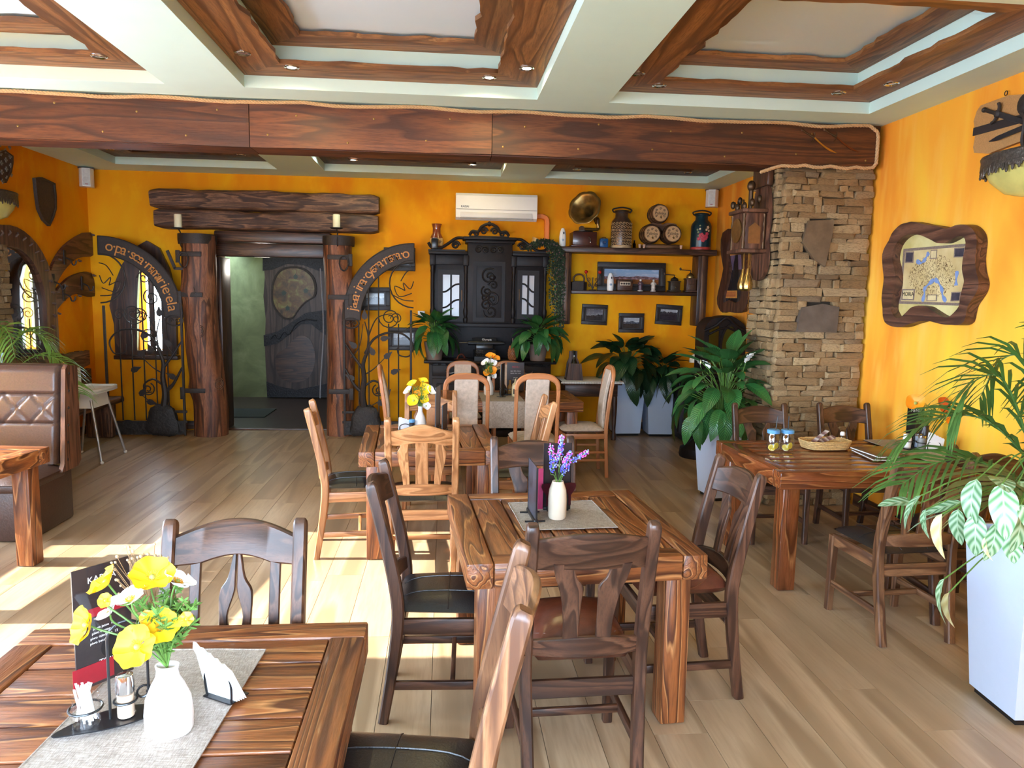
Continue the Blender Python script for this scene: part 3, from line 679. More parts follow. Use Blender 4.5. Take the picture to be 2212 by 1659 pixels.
chair('camel','oak_dark','black','dark oak chair on the near side of the right table, mostly behind the palm',2.83,3.80,-4)
# ================================================================ leather bench
def sofa():
    t=thing('leather_bench','brown leather bench with buttoned back at the left edge','bench',(0,0,0))
    x1=-2.76; y0,y1=5.08,5.72
    B().cbox((x1-.85,5.4,.19),(1.7,.6,.376),.02).build('base',LEATHS,t)
    def seatf(u,v,top=True):
        a=2*u-1;c=2*v-1; e=max(abs(a),abs(c)); k=1-e**8
        return (x1-.85+a*.86,5.33+c*.27,.40+(.055+.02*(1-c*c))*k)
    b=B(); b.grid(seatf,24,16); b.cbox((x1-.85,5.33,.375),(1.71,.53,.07),.02); b.build('seat_cushion',LEATHS,t,True,60)
    for i in range(3):                                                # back panels with a tufted band
        xa=x1-.02-.56*(i+1); xb=x1-.02-.56*i
        def bf(u,v):
            x=lerp(xa,xb,u); z=lerp(.44,1.14,v); eu=min(u,1-u)*.56
            y=5.56+.10*v-.045*min(1,(eu/.03))**.5*1.0
            if v>.93: y+=.04*((v-.93)/.07)**2
            if .42<=v<=.72:
                s=(v-.42)/.3; p=(u*3)%1; dd=min(abs(p-s),abs(p-(1-s))); y+=.012*max(0,1-dd/.09)-.008*sin(PI*s)
            if abs(v-.42)<.012 or abs(v-.72)<.012: y+=.014
            return (x,y,z)
        b=B(); b.grid(bf,60,50); pn=b.build('back_panel',LEATHS,t,True,70)
        for k in range(3):
            B().ball((lerp(xa,xb,(k+.5)/3),5.53+.057,.44+.7*.57),.013,(1,.6,1),10,6).build('button',LEATHS,pn)
    B().cbox((x1-.87,5.72,.78),(1.7,.14,.74),.03).build('back_frame',LEATHS,t)
    o=[(5.50,.38),(5.54,.44),(5.62,1.12),(5.66,1.15),(5.80,1.13),(5.79,.42),(5.74,.38)]
    sp=B().prism([(y,z) for y,z in o],.03,M(((0,0,1,x1-.005),(1,0,0,0),(0,1,0,0),(0,0,0,1)))).build('side_panel',wood('frame_brown','Z'),t)
    b=B()
    for k in range(6): b.ball((x1+.026,5.59+.016*k,.46+k*.125),.011,(.5,1,1),8,6)
    b.build('screw',IRON,sp)
sofa()
# ================================================================ high chair behind the bench
t=thing('high_chair','white plastic high chair with metal legs behind the leather bench','high chair',(-3.52,7.70,0),R(90))
B().prism(smooth_closed([(-.24,-.16),(.24,-.16),(.27,0),(.24,.16),(-.24,.16),(-.27,0)],4),.022,M.Translation((0,0,.69))).build('tray',WHITEP,t)
B().ring(smooth_closed([(-.24,-.16),(.24,-.16),(.27,0),(.24,.16),(-.24,.16),(-.27,0)],4),smooth_closed([(-.225,-.145),(.225,-.145),(.255,0),(.225,.145),(-.225,.145),(-.255,0)],4),.03,M.Translation((0,0,.70))).build('tray_rim',WHITEP,t)
B().box((0,.03,.61),(.36,.26,.14),None,.9).build('seat_shell',WHITEP,t)
B().box((0,.17,.75),(.34,.03,.32),None,.9,1).build('seat_back',WHITEP,t)
for sx in (-1,1):
    for sy in (-1,1):
        l=B().tube([(sx*.17,sy*.1+.02,.62),(sx*.27,sy*.22+.02,.012)],.0125,10).build('leg',plain('grey_metal',(176,176,176),.35,.7),t); B().ball((sx*.27,sy*.22+.02,.018),.018,(1,1,1),10,6).build('foot',WHITEP,l)
# ================================================================ white planters
def planter(label,x,y,rz,w0,w1,h,group='tapered white planters',mat=PLANT):
    t=thing('planter',label,'planter',(x,y,0),R(rz),group)
    b=B(); a,c=w0/2,w1/2; wl=.018
    o0=[(-a,-a),(a,-a),(a,a),(-a,a)]; vs=[(p*1,q,.03) for p,q in o0]+[(p*c/a,q*c/a,h) for p,q in o0]+[(p*(c-wl)/a,q*(c-wl)/a,h) for p,q in o0]+[(p*(c-wl)/a,q*(c-wl)/a,h-.07) for p,q in o0]
    fs=[(3,2,1,0)]+[(i+4*k,(i+1)%4+4*k,(i+1)%4+4*k+4,i+4*k+4) for k in range(3) for i in range(4)]
    b.add(vs,fs).build('shell',mat,t,False)
    B().box((0,0,.016),(w0-.03,w0-.03,.03)).build('foot',BLK,t,False)
    b=B(); b.grid(lambda u,v:((u-.5)*2*(c-wl-.002),(v-.5)*2*(c-wl-.002),h-.055+.012*noise.noise(V((u*9,v*9,x)))),10,10); stuff(b.build('soil',PEAT,t))
    return t
planter('large white planter in the right foreground holding the palm and striped leaves',2.47,2.76,-4,.29,.39,.75)
planter('white planter by the glossy table, holding the big peace lily',2.42,6.12,10,.29,.375,.60)
planter('white planter against the back wall, the left of the pair',2.29,9.10,2,.31,.395,.69)
planter('white planter against the back wall, the right of the pair',2.705,9.05,-2,.31,.395,.67)
# ================================================================ entrance
def log_post(label,x,y,r,h,x2,sd):
    t=thing('log_post',label,'post',(0,0,0)); b=B(); n=30; k=40; vs=[]
    rr=random.Random(sd); kn=[(rr.uniform(.4,2.1),rr.uniform(3.4,5.9)) for _ in range(5)]
    for i in range(k+1):
        z=h*i/k; cx=lerp(x2,x,i/k)+.018*sin(z*2.6+sd)
        for j in range(n):
            a=2*PI*j/n; q=r*(1+.10*noise.noise(V((cos(a)*1.3,sin(a)*1.3,z*1.6+sd)))+.03*noise.noise(V((cos(a)*5,sin(a)*5,z*5))))
            for kz,ka in kn: q+=.035*math.exp(-((z-kz)/.09)**2-((a-ka+PI)%(2*PI)-PI)**2/.15)
            vs.append((cx+q*cos(a),y+q*sin(a),z))
    b.add(vs,[(i*n+j,i*n+(j+1)%n,(i+1)*n+(j+1)%n,(i+1)*n+j) for i in range(k) for j in range(n)]+[tuple(k*n+j for j in range(n))])
    b.build('log',wood('log','Z'),t,True,70)
    B().lathe([(r*1.10,h-.10),(r*1.13,h-.05),(r*1.12,h+.012),(r*.2,h+.014)],24,M.Translation((x,y,0)),wob=lambda a,z:1+.03*sin(5*a)).build('iron_cap',IRON,t)
    for kz,ka in kn[:3]:
        b=B()
        for q in (.03,.05,.07): b.tube([(x2+.01+(r+.014)*cos(ka)+q*.8*cos(w)*-sin(ka),y+(r+.012)*sin(ka)+q*.8*cos(w)*cos(ka),kz+q*sin(w)) for w in [i*PI/6 for i in range(12)]],.004,5,True)
        b.build('knot',wood('log_dark','Z'),t)
    return t
pl=log_post('rough log post with iron cap, left of the entrance',-2.86,9.02,.19,2.34,-2.77,1)
pr=log_post('rough log post with iron cap, right of the entrance',-1.25,9.04,.165,2.36,-1.23,5)
for root,x,sg in ((pl,-2.86,1),(pr,-1.25,-1)):                       # strap hinges, rings and candle plates
    for z in (2.12,1.66,.55):
        b=B(); b.cbox((x+sg*-.02,8.835,z),(.24,.012,.055),.004); b.cbox((x-sg*.16,8.84,z-.03),(.05,.012,.14),.004); b.build('strap',IRON,root)
    B().tube([(x-.09*sg+.05*cos(a),8.815+.012*sin(a*2),2.05+.085*sin(a)) for a in [i*PI/10 for i in range(20)]],.009,7,True).build('pull_ring',IRON,root)
for px,root,txt in ((385,pl,'left'),(727,pr,'right')):
    p=aty(px,494,8.80)
    b=B(); b.lathe([(.001,-.004),(.055,-.004),(.075,.006),(.075,.010),(.05,.0),(.001,0)],18,M.Translation(p)); b.tube(spl([p+V((0,.01,-.004)),p+V((0,.07,-.05)),p+V((0,.05,-.16)),p+V((0,.10,-.2))],5),.008,6); b.build('candle_plate',IRON,root)
    c=tag(B().lathe([(.001,.001),(.04,.001),(.042,.008),(.042,.15),(.038,.158),(.012,.15),(.001,.15)],24,M.Translation(p)).build('candle',CANDLE),'thick cream pillar candle on the iron bracket of the %s log post'%txt,'candle','candles on the log posts')
    c.location=(0,0,.001)
# black bent rod on the wall left of the left post
p=[aty(x,y,8.9) for x,y in ((361,541),(378,580),(405,581))]
tag(B().strip([p[0],p[1]],.012,.035,(0,1,0)).strip([p[1]+V((-.01,0,0)),p[2]],.012,.03,(0,1,0)).build('iron_hook',IRON),'bent black iron bar reaching left from the left log post','hook')
# lintel of two split logs
lt=thing('log_lintel','lintel of two long split logs above the entrance','lintel',(0,0,0))
for z0,z1,a,c,sd in ((2.655,2.89,-3.43,-.79,1),(2.43,2.66,-3.39,-.80,2)):
    b=B(); k=50; m=14; vs=[]
    for i in range(k+1):
        x=lerp(a,c,i/k); e=min(i,k-i); sh=1 if e>1 else (.93 if e==1 else .8)
        zt=z1+.03*noise.noise(V((x*1.6,sd*9,0)))+(.012*noise.noise(V((x*6,sd,3)))); zb=z0+.012*noise.noise(V((x*2,sd*5,4)))
        zm=(zt+zb)/2; hh=(zt-zb)/2*sh
        for j in range(m+1):
            w=PI*j/m-PI/2; ex=.55; cz=math.copysign(abs(sin(w))**.32,sin(w)); vs.append((x,9.33-.17*abs(cos(w))**.28*(1+.1*noise.noise(V((x*4,w*2,sd)))),zm+hh*cz))
    b.add(vs,[(i*(m+1)+j,i*(m+1)+j+1,(i+1)*(m+1)+j+1,(i+1)*(m+1)+j) for i in range(k) for j in range(m)]+[tuple(range(m+1)),tuple(k*(m+1)+j for j in range(m+1))])
    b.build('split_log',wood('log_dark','X'),lt,True,60)
hd=thing('door_header','two dark beams across the top of the entrance between the posts','beam',(0,0,0))
for z0,z1 in ((2.29,2.425),(2.12,2.285)): B().cbox((-2.05,9.28,(z0+z1)/2),(1.36,.12,z1-z0),.02).build('header_log',wood('oak_dark','X'),hd)
for sx,nm in ((-2.70,'left'),(-1.40,'right')): tag(B().cbox((sx,9.445,1.06),(.07,.39,2.11),.01).build('door_jamb',wood('oak_dark','Z')),'dark wooden jamb at the %s side of the entrance opening'%nm,'jamb')
# the round-panelled inner door
D=lambda x,y:(lambda p:(p.x,p.z))(aty(x,y,12.2))
dt=thing('entrance_door','old wooden inner door with leaf-painted glass and dark wavy bands','door',(0,0,0))
YD=12.2
outl=[D(x,y) for x,y in ((569,558),(572,600),(569,640),(574,690),(572,740),(574,790),(578,856),(716,856),(716,558))]
B().prism(outl,.05,M.Translation((0,YD+.05,0))@XZ).build('door_leaf',wood('door_wood','Z'),dt)
ROUGH=plain('rough_iron_band',(44,42,46),.5,.4,.4,50,1.0)
for pts in (((568,557),(716,557),(716,585),(690,586),(655,573),(620,570),(590,582),(568,585)),((570,724),(600,716),(630,696),(660,676),(700,670),(716,672),(716,728),(700,722),(672,700),(650,700),(625,722),(600,742),(571,748)),((576,824),(600,834),(640,842),(680,834),(716,826),(716,858),(578,858))):
    B().prism([D(*p) for p in pts],.02,M.Translation((0,YD,0))@XZ).build('dark_band',ROUGH,dt)
B().tube(spl([V((*D(x,y),0)).xzy+V((0,YD-.025,0)) for x,y in ((585,732),(595,722),(603,731),(615,716),(625,722),(640,700),(660,690),(685,692))],6),.012,6).build('branch_relief',ROUGH,dt)
gl=smooth_closed([D(x,y) for x,y in ((589,640),(592,610),(606,586),(630,578),(655,582),(674,598),(681,620),(678,640),(660,652),(645,668),(632,686),(614,686),(600,672),(592,658))],4)
n=N('painted_glass'); gv=n.coord(rand=False); a=n.noise(gv,7,3,.6,.5); AMB=n.set(n.ramp(a,[(.3,(48,34,20)),(.5,(96,66,34)),(.7,(126,122,62))]),.5); 
B().prism(gl,.012,M.Translation((0,YD-.005,0))@XZ).build('glass_panel',AMB,dt)
cx=sum(p[0] for p in gl)/len(gl); cz=sum(p[1] for p in gl)/len(gl)
B().ring([(cx+(p[0]-cx)*1.07,cz+(p[1]-cz)*1.05) for p in gl],[(cx+(p[0]-cx)*.97,cz+(p[1]-cz)*.97) for p in gl],.03,M.Translation((0,YD,0))@XZ).build('glass_rim',plain('dark_bark',(48,36,30),.7,0,.3,40,.6),dt)
for x,y in ((639,598),(661,628),(614,633),(622,666)):
    q=D(x,y); o=[]
    for i in range(20): a=2*PI*i/20; rr=.055*(1 if i%4==0 else (.5 if i%2 else .8)); o.append((q[0]+rr*sin(a),q[1]+rr*cos(a)))
    B().prism(o,.004,M.Translation((0,YD-.018,0))@XZ).build('painted_leaf',plain('leaf_paint',(20,42,30),.5),dt)
lo=smooth_closed([D(x,y) for x,y in ((595,775),(604,760),(618,752),(630,738),(645,726),(662,727),(674,740),(681,765),(678,795),(664,818),(640,826),(615,822),(600,806))],4)
B().prism(lo,.02,M.Translation((0,YD+.005,0))@XZ).build('lower_panel',wood('oak_dark','X'),dt)
B().tube([aty(695,y,9.5)+V((.02*sin(y*.02),0,0)) for y in range(580,870,20)],.009,6).build('pull_rope',plain('grey_rope',(120,116,118),.6),dt)
tag(B().box((*atz(536,892,0.006).xy,.006),(.62,.75,.012)).build('door_mat',plain('green_mat',(40,46,40),.95,0,.2,200,.4)),'dark green rectangular mat on the floor inside the entrance','mat')
vl=thing('added_lobby_lamp','added unseen ceiling lamp brightening the entrance lobby','lamp',(-2.3,10.5,2.415)); B().lathe([(.001,-.03),(.1,-.03),(.13,0),(.001,0)],20).build('diffuser',emit('added_lamp_glow',(255,240,214),2),vl);  # unseen lamp, added to brighten the green lobby
light('lobby_fill_light','POINT',(-2.5,10.6,2.1),10,(1,.93,.82),shadow_soft_size=.1)  # fill light belonging to the added lamp
# ================================================================ iron gates
SGL=["o","·","p","a","r","a","d","i","s","·","m","a","r","t","e","r","·","o","p","e","l"]
def spiral(b,c,r0,turn,sg,r=.007,a0=0,y=0):
    b.tube([(c[0]+sg*(r0*(1-.86*i/(turn*14)))*cos(a0+i*2*PI/14),y,c[1]+(r0*(1-.86*i/(turn*14)))*sin(a0+i*2*PI/14)) for i in range(int(turn*14)+1)],r,6)
def gate(label,hx,sg,L,letters,Y=8.86):
    t=thing('iron_gate',label,'gate',(hx,Y,0)); S=lambda u,z:(sg*u,0,z); ac=(L,1.40); ro,ri=L,L-.21; zs=(2.30-1.40)/L
    A=lambda r,a:(ac[0]-r*cos(a),ac[1]+r*zs*sin(a))                  # a: 0 at hinge, 90 at free end
    k=24
    B().ring([],[],0) if 0 else None
    b=B(); out=[A(ro,PI/2*i/k) for i in range(k+1)]; inn=[A(ri,PI/2*i/k) for i in range(k+1)]
    b.prism([(sg*u,z) for u,z in out+inn[::-1]],.012,M.Translation((0,.006,0))@XZ); arch=b.build('arch_band',IRON,t,False)
    b=B()
    for r in (ro-.004,ri+.004): b.tube([S(*A(r,PI/2*i/k)) for i in range(k+1)],.009,6)
    for a in (0,PI/2): b.tube([S(*A(ri,a)),S(*A(ro,a))],.009,6)
    b.build('arch_edge',IRON,arch)
    b=B()
    for i,ch in enumerate(letters):
        a=PI/2*(.10+.82*i/(len(letters)-1)); a=a if sg>0 else PI/2-a+0
        a=a if sg>0 else a
        q=A((ro+ri)/2,a); me=text_mesh(ch,.17,INK,.0015)
        an=math.atan2(zs*cos(a)*1,sin(a))*sg
        b.add([v.co[:] for v in me.vertices],[p.vertices[:] for p in me.polygons],M.Translation((sg*q[0],-.0085,q[1]))@M.Rotation(-an,4,'Y')@M.Rotation(PI/2,4,'X')); bpy.data.meshes.remove(me)
    b.build('lettering',plain('ochre_letters',(196,126,50),.6),arch,False)
    for u,z1 in ((.02,1.40),(L-.03,1.52)): B().strip([S(u,.03),S(u,z1)],.026,.026,(0,1,0)).build('stile',IRON,t)
    b=B(); b.tube([S(.02,1.6),S(.02,.02)],.014,8); b.build('hinge_post',IRON,t)
    for i in range(5):
        u=.19+i*(L-.25)/5; z1=1.36 if i>2 else A(ri,math.acos((L-u)/ri) if (L-u)<ri else 0)[1]
        B().tube([S(u,.2),S(u,z1)],.0085,6).build('bar',IRON,t)
    b=B(); b.grid(lambda p,q:(sg*(.02+p*(L-.05)),-.012-.010*noise.noise(V((p*22,q*5,sg))),.03+q*(.16+.03*noise.noise(V((p*6,0,sg))))),40,10); b.box((sg*L/2,.004,.11),(L-.04,.02,.16)); b.build('base_plate',IRON2,t)
    b=B(); b.ball((0,0,0),1,(1,1,1),22,14)
    for i,v in enumerate(b.v):
        q=V(v); k=(abs(q.x)**4+abs(q.y)**4+abs(q.z)**4)**-.25; q*=k*(1+.12*noise.noise(q*2.3+V((sg,0,0)))+.05*noise.noise(q*7)); b.v[i]=(sg*.27+q.x*.17*(1-.25*q.z),q.y*.055,.2+q.z*.18)
    b.build('rock',IRON2,t)
    T=lambda pts,r0,r1,b:(lambda q:b.tube(q,[lerp(r0,r1,i/(len(q)-1)) for i in range(len(q))],8))(spl([S(*p) for p in pts],6))
    b=B(); T([(.26,.3),(.23,.5),(.25,.7),(.24,.88),(.30,1.05)],.045,.016,b); T([(.25,.52),(.14,.62),(.03,.82)],.026,.01,b); T([(.25,.8),(.14,.95),(.03,1.12)],.02,.009,b); T([(.26,1.0),(.36,1.17),(.52,1.25),(.70,1.24),(.82,1.12),(.78,.98),(.66,.99),(.64,1.08)],.016,.006,b)
    T([(.26,.62),(.36,.68),(.46,.62),(.45,.53),(.38,.53)],.014,.006,b); T([(.25,.75),(.36,.82),(.5,.96)],.009,.004,b); T([(.28,1.0),(.3,1.2),(.26,1.38)],.012,.006,b); T([(.3,1.2),(.4,1.42),(.58,1.48)],.009,.004,b); T([(.28,.35),(.4,.42),(.5,.5)],.007,.004,b); T([(.1,.95),(.2,1.1),(.24,1.35)],.008,.004,b); b.build('iron_tree',IRON,t)
    for c_,r_,tn,s_,th,a_ in (((sg*.55,1.43),.13,1.9,sg,.007,PI),((sg*(L-.2),1.42),.07,1.6,-sg,.006,0),((sg*.42,.56),.08,1.6,sg,.008,2)):
        b=B(); spiral(b,c_,r_,tn,s_,th,a_); b.build('scroll',IRON,t)
    b=B(); b.tube([S(.10+.095*cos(a),1.36+.06*sin(a)) for a in [i*PI/10 for i in range(20)]],.010,6,True); spiral(b,(sg*.06,1.36),.03,1.3,sg,.006); spiral(b,(sg*.14,1.36),.03,1.3,-sg,.006); b.build('arch_foot_ring',IRON,t)
    b=B(); b.tube([S(L-.28*cos(a)*1.0,1.83+.28*sin(a)) for a in [PI*.5*-1+i*PI/14 for i in range(15)]],.009,6)
    for pts in ([(L-.02,1.72),(L-.17,1.68),(L-.22,1.8),(L-.1,1.75)],[(L-.10,1.75),(L-.12,1.84),(L-.04,1.77),(L,1.86)],[(L,2.0),(L-.08,1.97),(L-.15,1.86)],[(L,1.63),(L-.12,1.64),(L-.25,1.7)]): b.tube(spl([S(*p) for p in pts],4),.006,6)
    b.build('lotus_scroll',IRON,t)
    for u,z,an in ((.50,.96,.7),(.36,1.0,2.0),(.12,.70,2.6),(.5,.5,.9),(.42,.42,-.3),(.15,1.08,2.4),(.58,.78,.4),(.26,1.42,1.6),(.46,1.18,.2)):
        b=B(); pr=[(-.02,0,),(0,.03),(.035,.034),(.07,.016),(.11,0),(.07,-.016),(.035,-.034),(0,-.03)]
        b.prism([(x*cos(an)-y*sin(an)+sg*u,x*sin(an)+y*cos(an)+z) for x,y in pr],.006,M.Translation((0,-.004,0))@XZ); b.build('iron_leaf',IRON,t,False)
    for z in (.3,.18): B().cbox(S(.06,z),(.14,.02,.03),.004).build('hinge_strap',IRON,t)
gate('open black iron tree gate with lettered arch, left of the entrance',-2.99,-1,.90,list("o·pa·soa·namarie·ela"))
gate('open black iron tree gate with lettered arch, right of the entrance',-1.19,1,.83,list("jaaa·ina·cyena·nena·o"))
# ================================================================ left corner: arched window, mirror, hooks
fo=[aty(x,y,9.31) for x,y in ((251,766),(248,700),(238,660),(250,610),(266,570),(292,535),(318,520),(345,536),(366,580),(380,640),(384,766))]
fi=[aty(x,y,9.31) for x,y in ((298,757),(298,700),(298,650),(300,610),(302,590),(306,575),(318,568),(336,580),(346,610),(350,660),(352,757))]
wf=struct(B().ring([(p.x,p.z) for p in fo],[(p.x,p.z) for p in fi],.06,M.Translation((0,9.345,0))@XZ).build('window_3',wood('oak_dark','Z')))
b=B(); q=aty(325,660,9.33); b.box((q.x,9.37,1.55),(.05,.05,1.2)); b.build('mullion',wood('oak_dark','Z'),wf,False)
B().box(((WX0+WX1)/2,9.48,(WZ0+WZ1)/2),(WX1-WX0,.01,WZ1-WZ0)).build('pane',PANE,wf,False)
q=aty(318,772,9.28); B().cbox((q.x,9.29,q.z),(.74,.12,.05),.008).build('window_sill',wood('oak_dark','X'),wf)
b=B(); [spiral(b,(q.x+dx,q.z+dz),r,1.6,s,.008,a,9.27) for dx,dz,r,s,a in ((.02,.25,.1,1,0),(-.06,.5,.09,-1,1),(.08,.72,.1,1,2),(.0,.95,.08,-1,0))]; b.build('window_grille',IRON,wf)
YZ=M(((0,0,1,0),(1,0,0,0),(0,1,0,0),(0,0,0,1)))                     # outline (y,z), thickness to +X
mt=thing('arched_mirror','tall arched mirror in a stitched brown frame on the left wall','mirror',(0,0,0)); cy,zs,ro,ri=7.62,1.52,.80,.60
ap=[atx(x,y,XL+.05) for x,y in ((20,486),(125,700))]; ro=ap[1].y-cy; ri=ro-.22; zt=ap[0].z
def arch(r,zt_,zb): return [(cy+r,zb)]+[(cy+r*cos(PI*i/20),zs+(zt_-zs)*sin(PI*i/20)) for i in range(21)]+[(cy-r,zb)]
B().ring(arch(ro,zt,.75),arch(ri,zt-.2,.75),.05,M.Translation((XL+.005,0,0))@YZ).build('mirror_frame',wood('frame_brown','Z'),mt)
n=N('mirror'); MIR=n.set((200,196,190),.03,1.0)
B().prism(arch(ri+.02,zt-.18,.75),.012,M.Translation((XL+.004,0,0))@YZ).build('mirror_glass',MIR,mt,False)
b=B()
for i in range(16):
    a=PI*(i-2)/18; b.tube(spl([(XL+.05,cy+(ro-.05)*cos(a),zs+(zt-zs-.05)*sin(a)),(XL+.075,cy+(ro-.07)*cos(a+.03),zs+(zt-zs-.07)*sin(a+.03)),(XL+.05,cy+(ro-.1)*cos(a+.04),zs+(zt-zs-.1)*sin(a+.04))],3),.009,6)
stuff(b.build('rope_stitch',plain('stitch_rope',(96,72,60),.9),mt))
for label,pts,hk in (('curved brown coat hook board, upper of two fanning from the mirror',((100,645),(104,600),(122,555),(150,522),(194,502),(204,549),(165,558),(135,588),(116,625),(106,660)),((140,556),(116,608))),('curved brown coat hook board, lower of two fanning from the mirror',((108,672),(116,640),(135,612),(160,594),(196,590),(203,640),(165,634),(140,648),(120,672),(112,690)),((178,612),(138,634)))):
    P_=[atx(x,y,XL+.03) for x,y in pts]; t=thing('hook_board',label,'coat rack',(0,0,0))
    B().prism([(p.y,p.z) for p in smooth_closed([V((p.x,p.y,p.z)) for p in P_],3) for p in [V(p)]],.035,M.Translation((XL+.004,0,0))@YZ).build('board',wood('frame_brown','Y'),t)
    for x,y in hk:
        p=atx(x,y,XL+.045); b=B(); b.cbox(p,(.012,.05,.16),.004); b.tube(spl([p+V((.0,0,.0)),p+V((.06,0,-.03)),p+V((.08,0,-.08)),p+V((.11,0,-.07)),p+V((.12,0,-.03))],4),.008,6); b.build('coat_hook',IRON,t)
    b=B(); 
    for i in (2,4,6,8): p=P_[i%len(P_)]; b.tube([p+V((.012,.01,-.02)),p+V((.035,.03,-.03)),p+V((.012,.05,-.03))],.011,6)
    stuff(b.build('rope_stitch',plain('stitch_rope',(96,72,60),.9),t))
def shield(label,pts,mat,cross=False):
    P_=[atx(x,y,XL+.03) for x,y in pts]; t=thing('shield',label,'shield',(0,0,0)); o=[(p.y,p.z) for p in P_]; cy_=sum(a for a,_ in o)/len(o); cz_=sum(a for _,a in o)/len(o)
    b=B(); b.prism(o,.025,M.Translation((XL+.004,0,0))@YZ); b.build('plate',mat,t)
    B().ring([(cy_+(a-cy_)*1.03,cz_+(c-cz_)*1.03) for a,c in o],[(cy_+(a-cy_)*.9,cz_+(c-cz_)*.93) for a,c in o],.034,M.Translation((XL+.004,0,0))@YZ).build('rim',mat,t)
    if cross:
        b=B()
        for i in range(-2,3):
            for j in range(-2,4):
                y_,z_=cy_+i*.075,cz_+j*.085+(.04 if i%2 else 0)
                if abs(i)*.075<.17-(.06 if j<-1 else 0)*1.3: b.box((XL+.032,y_,z_),(.006,.045,.014)); b.box((XL+.032,y_,z_),(.006,.014,.045))
        stuff(b.build('crosses',plain('pewter',(150,146,140),.4,.8),t))
SHD=plain('dark_leather_board',(58,48,42),.6,0,.3,60,.4)
shield('tall dark shield on the left wall beside the corner loudspeaker',((76,386),(90,384),(118,397),(121,425),(121,450),(116,468),(107,487),(94,474),(84,452),(80,425)),SHD)
shield('dark shield dotted with small pale crosses, on the left wall at the frame edge',((-24,330),(-6,332),(10,325),(27,337),(27,352),(24,370),(12,394),(-4,376),(-16,358),(-24,342)),plain('brown_shield',(62,40,32),.5),True)
def sconce(label,x,y,z,r,sg,col):
    t=thing('wall_sconce',label,'wall lamp',(x,y,z)); t.scale=(.45,1,1); k=24
    f=lambda rr,zz:[(sg*rr*sin(PI*i/k),rr*-cos(PI*i/k),zz) for i in range(k+1)]
    rows=[f(r,.0),f(r*.97,-.035),f(r*.80,-.11),f(r*.45,-.19),f(r*.05,-.22)]
    b=B(); b.add([p for q in rows for p in q],[(i*(k+1)+j,i*(k+1)+j+1,(i+1)*(k+1)+j+1,(i+1)*(k+1)+j) for i in range(len(rows)-1) for j in range(k)]); b.build('shade',plain('amber_glass',col,.35,var=.15,scale=6),t)
    b=B()
    for i in range(k*3):
        a=PI*(i+.5)/(k*3); h=.06+.03*abs(sin(i*1.7))+.02*sin(i*4.1); rr=r*1.03; p=V((sg*rr*sin(a),-rr*cos(a),.035-h/2)); b.box(p,(.014,r*PI/(k*3)*1.5,h),M.Rotation(sg*(PI/2-a)*-1 if sg>0 else (PI/2-a),3,'Z')); b.ball(p+V((0,0,-h/2)),.011,(1,1,1.3),6,4)
    b.tube([(sg*r*1.03*sin(PI*i/k),-r*1.03*cos(PI*i/k),.035) for i in range(k+1)],.014,6); b.tube([(sg*r*1.03*sin(PI*i/k),-r*1.03*cos(PI*i/k),-.02) for i in range(k+1)],.010,6)
    b.build('iron_band',plain('tarnished_iron',(96,88,80),.45,.7,.35,50,.5),t)
sconce('half round wall lamp with ragged iron band, under the crossed shield at left',XL+.002,7.55,2.56,.25,1,(200,190,110))
sconce('half round wall lamp with ragged iron band, under the sword plaque at right',XR-.002,4.24,2.57,.33,-1,(214,206,96))
# rustic bench under the hooks
t=thing('rustic_bench','dark slab bench with wavy back boards at the left wall','bench',(0,0,0))
for z0,z1,y0,y1 in ((.82,1.0,7.5,9.0),(.52,.78,7.5,9.02)):
    o=[(lerp(y0,y1,i/20),z0+.012*sin(i)) for i in range(21)]+[(lerp(y0,y1,i/20),z1+.02*noise.noise(V((i*.4,z0*9,0)))) for i in range(20,-1,-1)]
    B().prism(o,.05,M.Translation((XL+.05,0,0))@YZ).build('back_board',wood('log_dark','Y'),t)
B().cbox((XL+.26,8.25,.43),(.42,1.5,.07),.02).build('seat_board',wood('log_dark','Y'),t)
for y in (7.65,8.85): B().cbox((XL+.26,y,.2),(.3,.12,.39),.02).build('leg',wood('log_dark','Z'),t); B().cbox((XL+.045,y,.7),(.06,.1,.6),.01).build('back_post',wood('log_dark','Z'),t)
# loudspeakers
def speaker(label,px,rz):
    p=aty(px,385,9.18) if px<900 else aty(px,430,9.18); t=thing('loudspeaker',label,'loudspeaker',p,R(rz),'white corner loudspeakers')
    o=[(-.075,.06),(-.075,-.02),(-.04,-.075),(.04,-.075),(.075,-.02),(.075,.06)]
    B().prism(o,.205,M.Translation((0,0,-.1))).build('cabinet',WHITEP,t); B().box((0,-.079,.005),(.072,.006,.185)).build('grille',plain('grey_grille',(196,194,190),.6),t)
    B().lathe([(.034,0),(.038,.004),(.033,.006),(.001,.002)],20,M.Translation((0,-.082,-.03))@M.Rotation(PI/2,4,'X')).build('driver',plain('grey_grille',(196,194,190),.6),t)
    B().box((0,-.083,-.075),(.03,.003,.008)).build('badge',REDC,t); B().cbox((0,.075,.0),(.03,.05,.08),.005).build('bracket',BLK,t)
    B().box((0,.03,.112),(.17,.1,.012)).build('top_bracket',plain('dark_bracket',(70,44,30),.6),t)
speaker('small white loudspeaker high in the left corner of the back wall',187,22); speaker('small white loudspeaker high in the right corner above the teal can',1538,-22)
